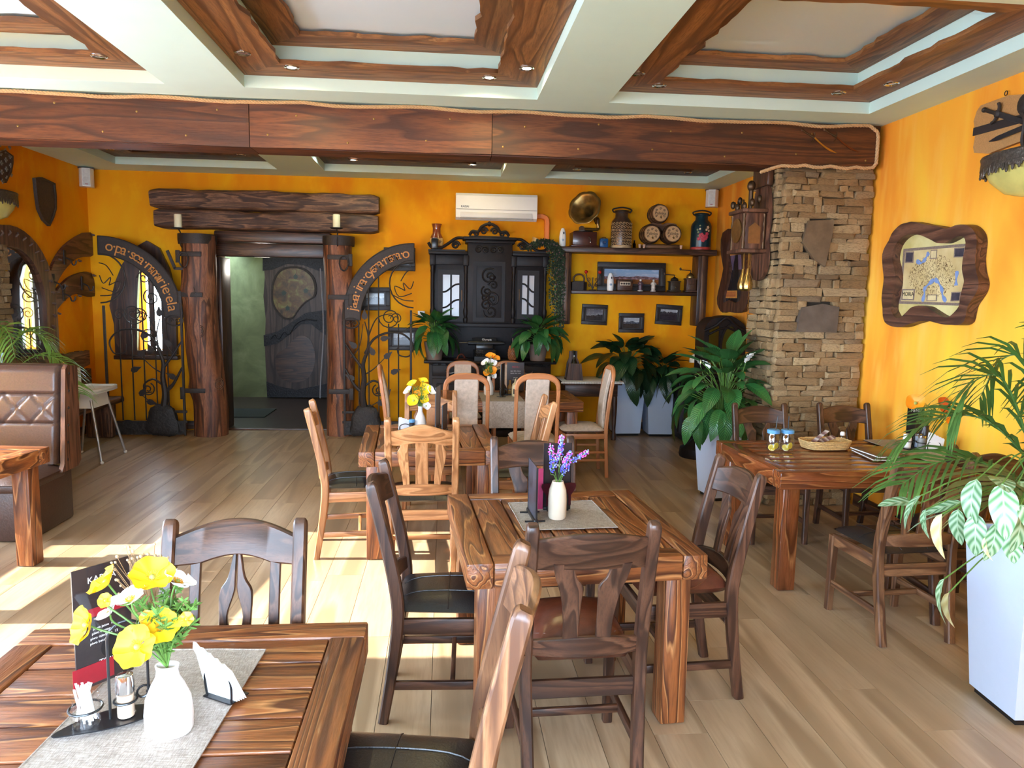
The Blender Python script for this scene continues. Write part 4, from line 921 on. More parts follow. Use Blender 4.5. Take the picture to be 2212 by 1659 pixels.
# ================================================================ air conditioner, duct, switch, frames
ac=thing('air_conditioner','white wall air conditioner above the black sideboard','air conditioner',(0,0,0)); a0=aty(985,416,9.14); a1=aty(1160,477,9.14); X0,X1=a0.x,a1.x; z1=aty(985,416,9.14).z; z0=z1-.315
pr=[(9.34,z0+.02),(9.20,z0),(9.15,z0+.03),(9.135,z0+.1),(9.135,z1-.03),(9.16,z1),(9.34,z1)]
XY=M(((0,0,1,0),(1,0,0,0),(0,1,0,0),(0,0,0,1)))
B().prism(pr,X1-X0,M.Translation((X0,0,0))@XY).build('body',WHITEP,ac)
B().box(((X0+X1)/2,9.133,z0+.125),(X1-X0-.01,.006,.006)).build('seam_line',plain('grey_line',(150,150,150),.6),ac)
B().cbox(((X0+X1)/2,9.142,z0+.06),(X1-X0-.12,.02,.065),.006).build('louvre',plain('ac_louvre',(206,206,208),.4,var=.01),ac); B().box(((X0+X1)/2,9.15,z0+.022),(X1-X0-.1,.02,.012)).build('outlet_slot',plain('grey_line',(150,150,150),.6),ac)
put('lettering',text_mesh('KAISAI',.034,BLK,.001,'LEFT'),ac,M.Translation((X0+.06,9.131,z0+.155))@M.Rotation(PI/2,4,'X'))
DUCT=plain('orange_duct',(236,128,52),.5,var=.03); p=[aty(x,y,9.31) for x,y in ((1158,468),(1172,468),(1181,476),(1181,500),(1181,545))]
tag(B().strip(spl(p,6),.07,.06,(0,1,0),.3).build('cable_duct',DUCT),'orange painted pipe cover running from the air conditioner behind the ivy','duct')
p=aty(910,679,9.34); t=thing('light_switch','square white light switch left of the black sideboard','switch',p); B().cbox((0,-.004,0),(.085,.012,.085),.003).build('frame',WHITEP,t); B().cbox((0,-.012,.002),(.055,.008,.055),.002).build('rocker',WHITEP,t)
def m_scene(name,sky,sky2,mt1,gr,hz=.5,sc=3.0,amp=.5,glow=None):
    n=N(name); tc=n.new('TexCoord'); sx=n.new('SeparateXYZ'); n.ln(tc.outputs['Generated'],sx.inputs[0])
    cb=n.new('CombineXYZ'); n.ln(sx.outputs[0],cb.inputs[0]); a=n.noise(cb.outputs[0],sc,5,.6); rg=n.math('ADD',n.math('MULTIPLY',n.math('SUBTRACT',a,.45),amp),hz+.06)
    nz=n.noise(tc.outputs['Generated'],6,4,.6); c=n.ramp(sx.outputs[2],[(0,sky2),(1,sky)]); c=n.mix(n.math('MULTIPLY',n.math('SUBTRACT',nz,.5,True),2,True),c,tuple(min(255,q*1.35) for q in sky2))
    m=n.math('LESS_THAN',sx.outputs[2],rg); mc=n.mix(n.math('MULTIPLY',n.math('SUBTRACT',n.noise(tc.outputs['Generated'],14,4),.45,True),4,True),mt1,tuple(min(255,q*1.7+14) for q in mt1)); c=n.mix(m,c,mc)
    g=n.math('LESS_THAN',sx.outputs[2],n.math('ADD',hz-.07,n.math('MULTIPLY',n.math('SUBTRACT',n.noise(cb.outputs[0],2,2),.5),.12))); gc=n.mix(n.math('MULTIPLY',n.math('SUBTRACT',nz,.45,True),3,True),gr,tuple(q*.5 for q in gr)); c=n.mix(g,c,gc)
    return n.set(c,.22)
FRB=plain('dark_frame_wood',(40,30,26),.5,0,.3,40,.3)
def picture(label,pl_,w,h,fw,mat,tilt=0,group=None,fm=None,lean=0,name='picture_frame'):
    t=thing(name,label,'picture',pl_,0,group); t.rotation_euler=(R(lean),R(tilt),0); fm=fm or FRB
    for c,s in (((0,0,h/2-fw/2),(w,.03,fw)),((0,0,-h/2+fw/2),(w,.03,fw)),((-w/2+fw/2,0,0),(fw,.03,h-2*fw)),((w/2-fw/2,0,0),(fw,.03,h-2*fw))): B().cbox(c,s,.006).build('frame_bar',fm,t)
    B().ring([(-w/2+fw,-h/2+fw),(w/2-fw,-h/2+fw),(w/2-fw,h/2-fw),(-w/2+fw,h/2-fw)],[(-w/2+fw*1.35,-h/2+fw*1.35),(w/2-fw*1.35,-h/2+fw*1.35),(w/2-fw*1.35,h/2-fw*1.35),(-w/2+fw*1.35,h/2-fw*1.35)],.012,M.Translation((0,.004,0))@XZ).build('inner_bead',fm,t)
    B().box((0,.004,0),(w-2*fw+.004,.006,h-2*fw+.004)).build('print',mat,t,False); return t
BW1=m_scene('print_valley',(70,70,80),(140,140,146),(30,30,34),(44,44,48),.35,2,.7); BW2=m_scene('print_peaks',(150,152,156),(176,176,178),(62,64,70),(64,54,48),.5,3,.6); BW3=m_scene('print_group',(150,150,152),(180,180,180),(40,38,42),(52,44,50),.62,6,.5); BW4=m_scene('print_ridge',(130,134,144),(160,164,170),(60,60,66),(52,50,52),.5,3,.5)
def wallpic(label,x0,y0,x1,y1,mat,tilt,group,Y=9.33,fw=.045):
    a=aty(x0,y0,Y); c=aty(x1,y1,Y); return picture(label,((a.x+c.x)/2,Y,(a.z+c.z)/2),abs(c.x-a.x),abs(a.z-c.z),fw,mat,tilt,group)
g='small dark framed photographs'
wallpic('small dark framed photograph under the shelf, left of three, misty valley',1257,657,1311,702,BW1,2,g); wallpic('small dark framed photograph under the shelf, lowest middle one, mountains',1337,676,1390,719,BW2,0,g); wallpic('small dark framed photograph under the shelf, right of three, group of figures',1417,658,1472,702,BW3,3,g)
wallpic('framed picture behind the top of the right gate arch',829,534,897,586,BW4,0,g,fw=.055); wallpic('framed cloudy landscape behind the middle of the right gate',778,620,843,671,BW2,-1,g,fw=.055); wallpic('framed landscape behind the right gate, lowest of its three pictures',838,707,905,757,BW4,0,g,fw=.05)
# ================================================================ black sideboard
sb=thing('sideboard','tall carved black sideboard with glazed doors against the back wall','sideboard',(0,0,0))
yb=8.87; yu=9.04; sx0,sx1=aty(921,800,yb).x,aty(1196,800,yb).x; zt=aty(1000,779,yb).z; ux0,ux1=aty(929,600,yu).x,aty(1183,600,yu).x
zu0,zu1=aty(1000,703,yu).z,aty(1000,545,yu).z; zc1=aty(1000,512,yu).z; W_=sx1-sx0
def cx(name,x0,x1,y0,y1,z0,z1,b=.006,par=None,mat=BLACKW): return B().cbox(((x0+x1)/2,(y0+y1)/2,(z0+z1)/2),(x1-x0,y1-y0,z1-z0),b).build(name,mat,par or sb)
cx('base',sx0+.03,sx1-.03,yb+.03,9.33,0.08,zt-.03); cx('plinth',sx0,sx1,yb,9.33,0,.08); cx('base_top',sx0-.03,sx1+.03,yb-.03,9.33,zt-.035,zt,.01)
for i in range(3):
    a=sx0+.07+i*(W_-.14)/3; c=a+(W_-.14)/3-.03
    d=cx('drawer',a,c,yb+.012,yb+.05,zt-.19,zt-.06); m=(a+c)/2
    B().tube(spl([(m-.06,yb+.01,zt-.12),(m-.05,yb-.018,zt-.135),(m,yb-.02,zt-.15),(m+.05,yb-.018,zt-.135),(m+.06,yb+.01,zt-.12)],4),.005,6).build('drawer_handle',plain('pewter',(150,146,140),.4,.8),d)
    d=cx('lower_door',a,c,yb+.012,yb+.05,.12,zt-.22); cx('door_panel',a+.05,c-.05,yb,yb+.03,.18,zt-.28,.012,d)
    b=B(); 
    for k in range(4): spiral(b,(m+(.05 if k%2 else -.05),.22+k*.1),.045,1.5,1 if k%2 else -1,.008,k,yb)
    b.build('carving',BLACKW,d)
b=B(); [spiral(b,(sx0+.06+k*(W_-.12)/15,zt-.045),.018,1.2,1,.006,k,yb) for k in range(16)]; b.build('carved_frieze',BLACKW,sb)
cx('back_board',ux0,ux1,9.29,9.335,zt,zu1)                             # open niche with turned columns
prof=[(.03,0),(.036,.02),(.03,.05),(.02,.07),(.028,.11),(.03,.15),(.024,.2),(.018,.26),(.03,.29),(.034,.31),(.034,.33)]
for x in (ux0+.05,ux1-.05): B().lathe([(r,zt+z*(zu0-zt)/.33) for r,z in prof],14,M.Translation((x,yu+.05,0))).build('niche_column',BLACKW,sb)
cx('upper_case',ux0+.02,ux1-.02,yu+.05,9.33,zu0,zu1); cx('upper_sill',ux0-.01,ux1+.01,yu-.01,9.33,zu0-.02,zu0+.03,.01)
XC0,XC1=aty(1010,600,yu).x,aty(1106,600,yu).x
cx('centre_case',XC0,XC1,yu,9.33,zu0+.03,zc1); ctop=aty(1060,512,yu-.03).z
cx('centre_cornice',XC0-.06,XC1+.06,yu-.05,9.33,ctop-.035,ctop,.012); cx('centre_cornice',XC0-.03,XC1+.03,yu-.025,9.33,ctop-.075,ctop-.035,.012)
for a,c in ((ux0-.02,XC0),(XC1,ux1+.02)): cx('side_cornice',a,c,yu-.035,9.33,zu1-.03,zu1+.01,.01); cx('side_frieze',a+.02,c,yu+.0,yu+.06,zu1-.15,zu1-.035)
cols=[ux0+.03,XC0-.02,XC1+.02,ux1-.03]
for x in cols:
    H=zu1-.16-zu0-.03; pf=[(.02,0),(.026,.04),(.026,.08),(.014,.1),(.024,.16),(.026,.22),(.016,.28),(.015,.5),(.02,.56),(.013,.6),(.015,.85),(.024,.9),(.02,.94),(.026,1)]
    B().lathe([(r*1.2,zu0+.03+z*H) for r,z in pf],14,M.Translation((x,yu+.015,0))).build('turned_column',BLACKW,sb); cx('capital',x-.035,x+.035,yu-.02,yu+.06,zu1-.16,zu1-.03,.01)
GLP=plain('frosted_pane',(176,178,184),.25,var=.06,scale=5)
for (x0,x1,y0,y1) in ((946,1002,582,694),(1118,1163,584,690)):
    a=aty(x0,y0,yu+.03); c=aty(x1,y1,yu+.03); d=B().ring([(a.x,c.z),(c.x,c.z),(c.x,a.z),(a.x,a.z)],[(a.x+.06,c.z+.06),(c.x-.06,c.z+.06),(c.x-.06,a.z-.06),(a.x+.06,a.z-.06)],.03,M.Translation((0,yu+.06,0))@XZ).build('glazed_door',BLACKW,sb)
    w=c.x-a.x-.12; h=a.z-c.z-.12; B().box(((a.x+c.x)/2,yu+.045,(a.z+c.z)/2),(w+.01,.005,h+.01)).build('pane',GLP,d,False)
    b=B(); m=(a.x+c.x)/2; b.box((m,yu+.036,(a.z+c.z)/2),(.022,.014,h)); sg=1 if x0<1000 else -1
    for q in (.3,.68): z_=c.z+.06+h*q; b.tube(spl([(m-sg*w/2,yu+.036,z_-.05),(m-sg*w/4,yu+.036,z_-.035),(m+sg*w/5,yu+.036,z_+.035),(m+sg*w/2,yu+.036,z_+.05)],5),.011,6)
    b.build('muntin',BLACKW,d)
    B().cbox((c.x-.028 if sg>0 else a.x+.028,yu+.028,(a.z+c.z)/2),(.014,.008,.14),.003).build('lock_plate',plain('dark_brass',(84,62,42),.45,.7),d)
a=aty(1026,570,yu); c=aty(1086,690,yu); d=B().ring([(a.x-.02,c.z-.03),(c.x+.02,c.z-.03),(c.x+.02,a.z+.03),(a.x-.02,a.z+.03)],[(a.x+.02,c.z+.02),(c.x-.02,c.z+.02),(c.x-.02,a.z-.02),(a.x+.02,a.z-.02)],.02,M.Translation((0,yu+.004,0))@XZ).build('carved_door',BLACKW,sb)
b=B(); m=(a.x+c.x)/2; H=a.z-c.z
for dx,dz,r,s,ph in ((0,.78,.10,1,1),(.05,.62,.06,-1,0),(-.03,.5,.07,1,2),(.04,.36,.09,-1,1),(-.03,.26,.07,1,0),(.02,.14,.09,1,3),(-.05,.4,.05,-1,2)): spiral(b,(m+dx,c.z+H*dz),r,1.5,s,.012,ph,yu-.002)
b.ball((m+.04,yu-.004,c.z+H*.76),.035,(1.2,.5,1),8,6); b.build('carved_relief',BLACKW,d)
b=B(); [spiral(b,(m+dx,ctop-.15),.045,1.5,s,.012,0,yu-.004) for dx,s in ((-.13,1),(-.05,-1),(.05,1),(.13,-1))]; b.build('carved_relief',BLACKW,sb)
def crest(x0,x1,z,h,n=5):
    b=B(); w=x1-x0; m=(x0+x1)/2
    b.prism([(x0,z),(x1,z),(x1,z+.015),(x0,z+.015)],.025,M.Translation((0,yu+.04,0))@XZ)
    for s in (-1,1):
        b.tube(spl([(m+s*w*.5,yu+.03,z+.02),(m+s*w*.42,yu+.03,z+h*.42),(m+s*w*.28,yu+.03,z+h*.4),(m+s*w*.2,yu+.03,z+h*.75),(m+s*w*.08,yu+.03,z+h*.95),(m,yu+.03,z+h)],6),.018,8); spiral(b,(m+s*w*.33,z+h*.25),h*.22,1.5,s,.012,0,yu+.03); spiral(b,(m+s*w*.13,z+h*.45),h*.28,1.5,-s,.012,0,yu+.03)
    b.ball((m,yu+.03,z+h),.024,(1,.7,1.3),8,6); return b.build('carved_crest',BLACKW,sb)
crest(aty(1014,512,yu).x,aty(1100,512,yu).x,ctop,.16)
for s,(x0,x1) in ((1,(925,1005)),(-1,(1108,1186))):
    a,c=aty(x0,545,yu).x,aty(x1,545,yu).x; b=B(); z=zu1+.01; e=c if s>0 else a; f=a if s>0 else c; w=e-f
    b.prism([(a,z),(c,z),(c,z+.02),(a,z+.02)],.025,M.Translation((0,yu+.04,0))@XZ); b.tube(spl([(f,yu+.03,z+.10),(f+w*.1,yu+.03,z+.04),(f+w*.3,yu+.03,z+.03),(f+w*.5,yu+.03,z+.08),(f+w*.75,yu+.03,z+.155),(e-w*.03,yu+.03,z+.16)],6),.018,8); spiral(b,(f+w*.74,z+.075),.05,1.6,s,.014,0,yu+.03); b.build('carved_crest',BLACKW,sb)
SBT=zt; SBX=(sx0,sx1); SBU=zu1+.01
# ================================================================ things on the sideboard
def lat(name,prof,mat,parent,m=None,n=24,cap=True): return B().lathe(prof,n,m,cap).build(name,mat,parent)
def onsb(px,Y=9.14): p=aty(px,540,Y); return V((p.x,Y,SBU+.02))
p=onsb(943,9.2); t=thing('painted_vase','brown and cream patterned pottery vase on the left of the sideboard','vase',p)
lat('body',[(.045,0),(.075,.05),(.082,.11),(.07,.16),(.05,.2),(.048,.26),(.062,.31),(.056,.312),(.044,.26),(.02,.24)],plain('terracotta_glaze',(126,62,36),.2,0,.1,10,0,.3),t)
lat('painted_band',[(.0755,.05),(.0835,.08),(.084,.11),(.0785,.14)],plain('cream_band',(196,160,104),.3,0,.25,18),t,cap=False)
b=B(); [spiral(b,(.0845*0+dx,dz),.018,1.4,1,.003,0,-.083) for dx,dz in ((-.03,.09),(.01,.11),(.04,.09))]; b.build('painted_scroll',plain('terracotta_dark',(70,34,22),.4),t)
p=onsb(939,9.06); t=thing('black_box','small black rounded box in front of the painted vase','box',p); B().cbox((0,0,.065),(.085,.06,.13),.015).build('body',BLK,t); B().box((0,0,.132),(.05,.03,.006)).build('lid_button',plain('grey_line',(150,150,150),.6),t)
p=onsb(1148,9.12); t=thing('drinking_horn','pale curved drinking horn lying on the right of the sideboard','horn',p)
q=spl([(-.1,0,.03),(-.04,0,.06),(.03,0,.1),(.06,0,.16)],6); B().tube(q,[lerp(.014,.055,(i/(len(q)-1))**1.2) for i in range(len(q))],12).build('horn',plain('horn_tan',(176,140,86),.4,0,.2,14),t); B().ball(q[0],.017,(1,1,1),8,6).build('tip',BRASS,t)
T_=lambda px,Y: V((aty(px,770,Y).x,Y,SBT))
p=T_(1047,8.99); t=thing('typewriter','antique black typewriter standing in the sideboard niche','typewriter',p,R(2))
B().prism([(-.13,0),(.11,0),(.11,.12),(.02,.12),(-.13,.05)],.27,M.Translation((-.135,0,0))@XY).build('body',BLK,t); B().cbox((0,.06,.15),(.22,.07,.08),.02).build('type_basket',BLK,t)
c=B().tube([(-.2,.075,.2),(.2,.075,.2)],.026,14).build('platen',BLK,t); B().lathe([(.001,-.03),(.02,-.03),(.02,.03),(.001,.03)],12,M.Translation((.215,.075,.2))@M.Rotation(PI/2,4,'Y')).build('platen_knob',BLK,c)
B().box((0,.1,.235),(.3,.012,.05),M.Rotation(R(-20),3,'X')).build('paper_rest',BLK,t); put('lettering',text_mesh('Olympia',.035,INK,.001),t,M.Translation((.03,.085,.243))@M.Rotation(R(70),4,'X')); B().tube([(-.2,.06,.205),(-.31,.05,.205)],.006,6).build('return_lever',CHROME,t)
b=B()
for r_ in range(4):
    for k in range(10): b.lathe([(.001,.004),(.008,.004),(.008,0),(.001,0)],8,M.Translation((-.108+k*.024+(r_%2)*.01,-.115+r_*.028,.066+r_*.016)))
stuff(b.build('keys',plain('key_cap',(60,60,62),.3),t))
p=T_(1107,8.95); t=thing('pineapple_ornament','brown scaled pineapple ornament beside the typewriter','ornament',p)
lat('core',[(.02,0),(.045,.03),(.052,.08),(.042,.14),(.02,.19),(.006,.22)],plain('pine_brown',(110,62,36),.35,0,.2,20),t)
b=B()
for i in range(9):
    for j in range(12): z=.02+i*.019; r_=.05*sin(PI*min(1,(z+.05)/.27))**.7; a=2*PI*(j+.5*(i%2))/12; b.ball((r_*cos(a),r_*sin(a),z),.011,(1,1,1),6,4)
stuff(b.build('scales',plain('pine_scale',(150,96,58),.35,0,.2,20),t)); B().tube([(0,0,.2),(0,0,.27)],.006,6).build('stalk',plain('pine_brown',(110,62,36),.35),t)
p=T_(995,8.92); t=thing('copper_dish','small copper dish ornament beside the left potted lily','dish',p); lat('dish',[(.03,0),(.075,.008),(.085,.02),(.08,.018),(.02,.006)],plain('copper',(126,74,50),.3,.8),t); b=B().tube(spl([(-.04,0,.015),(-.02,0,.06),(.02,0,.07),(.05,0,.03)],5),[.012]*16,8).build('figure',plain('copper_dark',(90,46,34),.4,.5),t)
p=T_(988,8.9)
# ================================================================ shelf unit
sh=thing('wall_shelf','dark two tier plank shelf full of old household things','shelf',(0,0,0)); SW=wood('oak_dark','X')
a=aty(1208,551,9.02); c=aty(1550,551,9.02); ZT=aty(1380,536,9.03).z; ZB=aty(1360,629,9.1).z; XA,XB=a.x,min(c.x,3.44)
B().cbox(((XA+XB)/2,9.185,ZT-.035),(XB-XA,.32,.07),.012).build('top_shelf',wood('oak_dark','X'),sh)
xl=aty(1221,620,9.15).x; xr=aty(1514,620,9.15).x; zb=aty(1225,700,9.15).z
for x in (xl,xr): B().cbox((x,9.22,(ZT-.07+zb)/2),(.13,.24,ZT-.07-zb),.015).build('post',wood('oak_dark','Z'),sh); B().cbox((x+.0,9.09,(ZT-.07+zb)/2+.02),(.05,.03,ZT-.11-zb),.006).build('post_face',wood('oak_brown','Z'),sh)
B().cbox(((xl+xr)/2,9.21,ZB-.022),(xr-xl-.134,.26,.044),.008).build('lower_shelf',wood('oak_dark','X'),sh)
def P1(px,Y=9.18): return V((aty(px,530,Y).x,Y,ZT+.001))
def P2(px,Y=9.18): return V((aty(px,625,Y).x,Y,ZB+.001))
def freshener(label,p,h):
    t=thing('air_freshener',label,'air freshener',p); B().lathe([(.036,0),(.04,.02),(.043,h*.5),(.034,h*.8),(.018,h*.97),(.002,h)],18,M.Diagonal((1,.8,1,1))).build('body',WHITEP,t); B().ball((.008,-.031,h*.72),.012,(.7,.4,1.3),8,6).build('nozzle',BLK,t); B().ball((0,-.031,h*.35),.016,(1,.3,1),10,6).build('button',plain('grey_blue',(150,166,186),.5),t)
freshener('white air freshener at the left end of the upper shelf',P1(1215,9.1),.225); freshener('white air freshener in front of the landscape painting on the lower shelf',P2(1318,9.1),.22)
t=thing('gramophone','antique gramophone with petalled brass horn on the upper shelf','gramophone',P1(1259,9.2))
B().cbox((0,0,.1),(.30,.26,.17),.01).build('case',plain('mahogany',(62,28,22),.3,0,.2,20,0,.3),t); B().cbox((0,0,.012),(.34,.29,.024),.008).build('plinth',plain('mahogany',(62,28,22),.3),t); lat('turntable',[(.001,.19),(.12,.19),(.12,.2),(.001,.2)],BLK,t)
B().tube([(.04,-.131,.13),(.06,-.15,.10),(.065,-.15,.05)],.006,6).build('crank',CHROME,t)
hb=aty(1264,450,9.1)-P1(1259,9.2); hb=V((hb.x,-.1,hb.z)); ax=V((-.55,-.78,.28)).normalized(); end=V((.19,.05,.30))
B().tube(spl([(-.03,-.04,.22),(.08,0,.225),(.19,.05,.235),end,end+V((-.02,.02,.08))],6),.02,10).build('tone_arm',BRASS,t); lat('sound_box',[(.001,-.012),(.035,-.012),(.035,.012),(.001,.012)],plain('dark_brass',(84,62,42),.45,.7),t,M.Translation((-.03,-.05,.225))@M.Rotation(PI/2,4,'X'))
pr=[(.022,-.3),(.03,-.24),(.045,-.17),(.07,-.11),(.11,-.05),(.165,.0),(.205,.018)]
mm=M.Translation(hb)@rotto(ax).to_4x4()
b=B().lathe(pr,48,mm,False,lambda a,z:1+(.055*abs(sin(a*4))*max(0,(z+.2)/.22) if z>-.2 else 0)); hm=b.build('horn',BRASS,t); sd=hm.modifiers.new('s','SOLIDIFY'); sd.thickness=.004
s0=mm@V((0,0,-.3)); B().tube(spl([s0,s0+V((.03,.02,-.06)),end+V((0,.01,.06)),end],6),[.022]*19,10).build('horn_neck',plain('dark_brass',(84,62,42),.45,.7),t)
t=thing('blue_radio','small bright blue box with a dial beside the gramophone','box',P1(1304,9.1)); B().cbox((0,0,.055),(.1,.06,.11),.012).build('body',plain('blue_enamel',(24,76,126),.35),t); B().lathe([(.001,0),(.018,.004),(.022,0)],14,M.Translation((0,-.032,.06))@M.Rotation(PI/2,4,'X')).build('dial',plain('blue_dark',(18,52,92),.4),t); B().tube([(-.025,0,.108),(-.02,0,.125),(.02,0,.125),(.025,0,.108)],.004,6).build('handle',BLK,t)
def milkcan(label,p,col,h,r,motif):
    t=thing('milk_can',label,'milk can',p); m=plain('can_'+motif,col,.3,.2,.2,14)
    lat('body',[(r*.96,0),(r,.02),(r,h*.62),(r*.92,h*.70),(r*.62,h*.80),(r*.6,h*.90),(r*.68,h*.91),(r*.68,h*.93),(r*.55,h*.93)],m,t,n=28)
    lat('lid',[(r*.6,h*.93),(r*.72,h*.94),(r*.70,h*.97),(r*.3,h*.99),(r*.001,h)],plain('lid_'+motif,tuple(q*.8 for q in col),.4,.3),t)
    B().tube(spl([(-r*.75,0,h*.92),(-r*.9,-.01,h*1.0),(0,-.03,h*1.05),(r*.9,-.01,h*1.0),(r*.75,0,h*.92)],6),.009,7).build('handle',IRON,t)
    lat('rim',[(r*1.01,.0),(r*1.02,.03),(r*1.0,.034)],plain('rim_'+motif,(190,160,120) if motif=='gold' else (170,60,50),.4),t,cap=False)
    return t
t=milkcan('milk can painted with pale gold flowers, centre left of the upper shelf',P1(1341,9.16),(74,56,44),.47,.128,'gold')
gold=plain('gold_paint',(196,160,110),.5)
b=B()
for i in range(7):
    for j in range(9):
        an=-PI/2+(j-4)*.33+(.16 if i%2 else 0); z=.05+i*.04; c_=V((.1295*cos(an),.1295*sin(an),z)); u=V((-sin(an),cos(an),0))
        b.tube([c_+u*(.02*cos(w)*(1-w/9))+V((0,0,.02*sin(w)*(1-w/9))) for w in [k*.7 for k in range(10)]],.0028,4)
stuff(b.build('painted_flowers',gold,t))
t=milkcan('dark teal milk can painted with pink flowers, right end of the upper shelf',P1(1513,9.14),(22,48,56),.46,.125,'teal')
for col,L_ in (((196,64,80),((-.02,.17,.03),(.03,.15,.032),(.0,.12,.028),(.05,.19,.022),(-.05,.13,.02))),((214,190,150),((.06,.27,.018),(.04,.24,.014),(.075,.23,.014),(-.04,.25,.012))),((120,130,84),((-.06,.21,.012),(-.07,.24,.012),(-.04,.29,.01),(-.055,.17,.01)))):
    for dx,z,r_ in L_:
        an=-PI/2+dx/.125-.12; b=B(); c_=V((.1265*cos(an),.1265*sin(an),z))
        for k in range(5): a=2*PI*k/5; b.ball(c_+V((-sin(an)*r_*.6*cos(a),cos(an)*r_*.6*cos(a),r_*.6*sin(a))),r_*.55,(1,.25,1),8,5,M.Rotation(an+PI/2,3,'Z'))
        b.build('painted_flower',plain('paint_%d%d'%(col[0],col[2]),col,.5),t)
t=thing('beer_mug_small','tiny dark bottle between the gold can and the barrels','bottle',P1(1370,9.08)); lat('body',[(.018,0),(.02,.05),(.008,.07),(.008,.09),(.001,.09)],glass('smoke_glass',(90,80,70)),t); lat('cap',[(.009,.088),(.009,.098),(.001,.098)],IRON,t)
bw=wood('barrel','Y')
st_=thing('barrel_stand','wooden stand cradling two barrels with a third on top','stand',P1(1428,9.18))
B().cbox((0,0,.03),(.47,.2,.055),.02).build('base',wood('barrel','X'),st_)
B().prism(smooth_closed([(-.17,.29),(-.06,.27),(0,.23),(.06,.27),(.17,.29),(.16,.31),(.06,.325),(0,.30),(-.06,.325),(-.16,.31)],3),.1,M.Translation((0,.05,0))@XZ).build('saddle',wood('barrel','X'),st_)
for label,px,py in (('small wooden barrel with printed head, topmost of the three',1426,461),('small wooden barrel with printed head, lower left of three',1408,505),('small wooden barrel with printed head, lower right of three',1453,505)):
    q=aty(px,py,9.08); t=thing('barrel',label,'barrel',V((q.x,9.18,q.z)),0,'small barrels on the stand'); mm=M.Rotation(PI/2,4,'X'); r_=.118
    B().lathe([(r_*.86,-.12),(r_*.97,-.06),(r_,0),(r_*.97,.06),(r_*.86,.12),(r_*.80,.12),(r_*.80,.112),(.001,.112)],28,mm).build('staves',bw,t)
    for z in (-.1,-.055,.055,.1): B().lathe([(r_*(.9 if abs(z)>.08 else .975),z-.009),(r_*(.905 if abs(z)>.08 else .985)+.004,z),(r_*(.9 if abs(z)>.08 else .975),z+.009)],28,mm,False).build('hoop',plain('barrel_hoop',(56,42,34),.5,.4),t)
    h=B().lathe([(.001,.114),(r_*.79,.114),(r_*.79,.108)],24,mm).build('head',plain('barrel_head',(196,156,108),.55,var=.06),t)
    put('lettering',text_mesh('Palinka',.05,BLK,.0008),h,M.Translation((0,-.1155,.0))@M.Rotation(PI/2,4,'X')); b=B(); [spiral(b,(dx,dz),.016,1.3,s,.0025,0,-.1155) for dx,dz,s in ((-.05,.035,1),(.05,.035,-1),(-.05,-.035,1),(.05,-.035,-1),(0,.055,1))]; stuff(b.build('printed_scroll',BLK,h))
    b=B().tube([(0,-.11,-.045),(0,-.15,-.045),(0,-.155,-.065)],.006,7); b.tube([(0,-.14,-.045),(0,-.14,-.025)],.004,6); b.build('tap',BRASS,t); B().ball((0,0,r_),.012,(1,1,1.2),8,6).build('bung',bw,t)
for px,txt in ((1381,'left of two before the left barrel'),(1390,'right of two before the left barrel'),(1470,'single one before the right barrel')): tag(lat('clay_cup',[(.012,0),(.019,.045),(.016,.045),(.010,.006),(.001,.006)],plain('clay',(196,156,132),.6),None,M.Translation(V((aty(px,560,9.03).x,9.03,ZT+.055 if False else ZT+.001)))),'tiny pale clay cup, '+txt,'cup','tiny cups by the barrels')
# lower shelf
t=thing('charcoal_iron','old black charcoal iron with wooden handle, left end of lower shelf','iron',P2(1250,9.14)); B().prism([(-.09,-.05),(.05,-.05),(.1,0),(.05,.05),(-.09,.05)],.1,M.Identity(4)).build('body',IRON,t); B().tube(spl([(-.06,0,.1),(-.065,0,.15),(-.03,0,.19),(.03,0,.19),(.065,0,.15),(.06,0,.1)],5),.011,8).build('handle',plain('worn_handle',(74,50,36),.6),t); B().cbox((0,0,.105),(.14,.08,.012),.003).build('lid',IRON,t)
t=thing('candelabra','scrolled wire candle holder with two red balls','candle holder',P2(1280,9.12)); b=B()
for s in (-1,1): b.tube(spl([(0,0,.01),(s*.03,0,.08),(s*.07,0,.13),(s*.085,0,.21)],5),.005,6); spiral(b,(s*.05,.13),.025,1.5,s,.004); spiral(b,(s*.04,.06),.02,1.5,-s,.004)
b.tube([(0,0,0),(0,0,.16)],.006,6); b.lathe([(.001,0),(.05,0),(.045,.01),(.001,.012)],14); b.build('frame',IRON,t)
for s in (-1,1): B().ball((s*.086,0,.225),.022,(1,1,1),12,8).build('red_ball',plain('red_glass',(170,24,16),.15,0,.05,10,0,.5),t)
LS=m_scene('print_mountains',(120,160,200),(176,170,170),(96,72,74),(150,92,52),.42,2.4,.35)
q0=aty(1291,564,9.27); q1=aty(1436,629,9.27); picture('wide landscape painting of snowy mountains leaning on the lower shelf',((q0.x+q1.x)/2,9.265,ZB+abs(q0.z-q1.z)/2+.004),q1.x-q0.x,abs(q0.z-q1.z),.065,LS,0,None,None,-4)
t=thing('old_radio','little dark wooden box with row of pale dials','radio',P2(1348,9.12)); B().cbox((0,0,.07),(.19,.1,.13),.008).build('case',wood('oak_dark','X'),t); B().cbox((0,-.052,.09),(.13,.008,.045),.002).build('dial_plate',plain('dial_ivory',(190,176,150),.5),t)
for k in range(4): B().lathe([(.013,0),(.012,.006),(.001,.006)],12,M.Translation((-.045+k*.03,-.056,.09))@M.Rotation(PI/2,4,'X')).build('dial',plain('dial_dark',(60,48,40),.4),t)
for k in (-1,1): B().cbox((k*.085,0,.0035+.13),(.012,.09,.02),.003).build('corner_post',wood('oak_dark','X'),t)
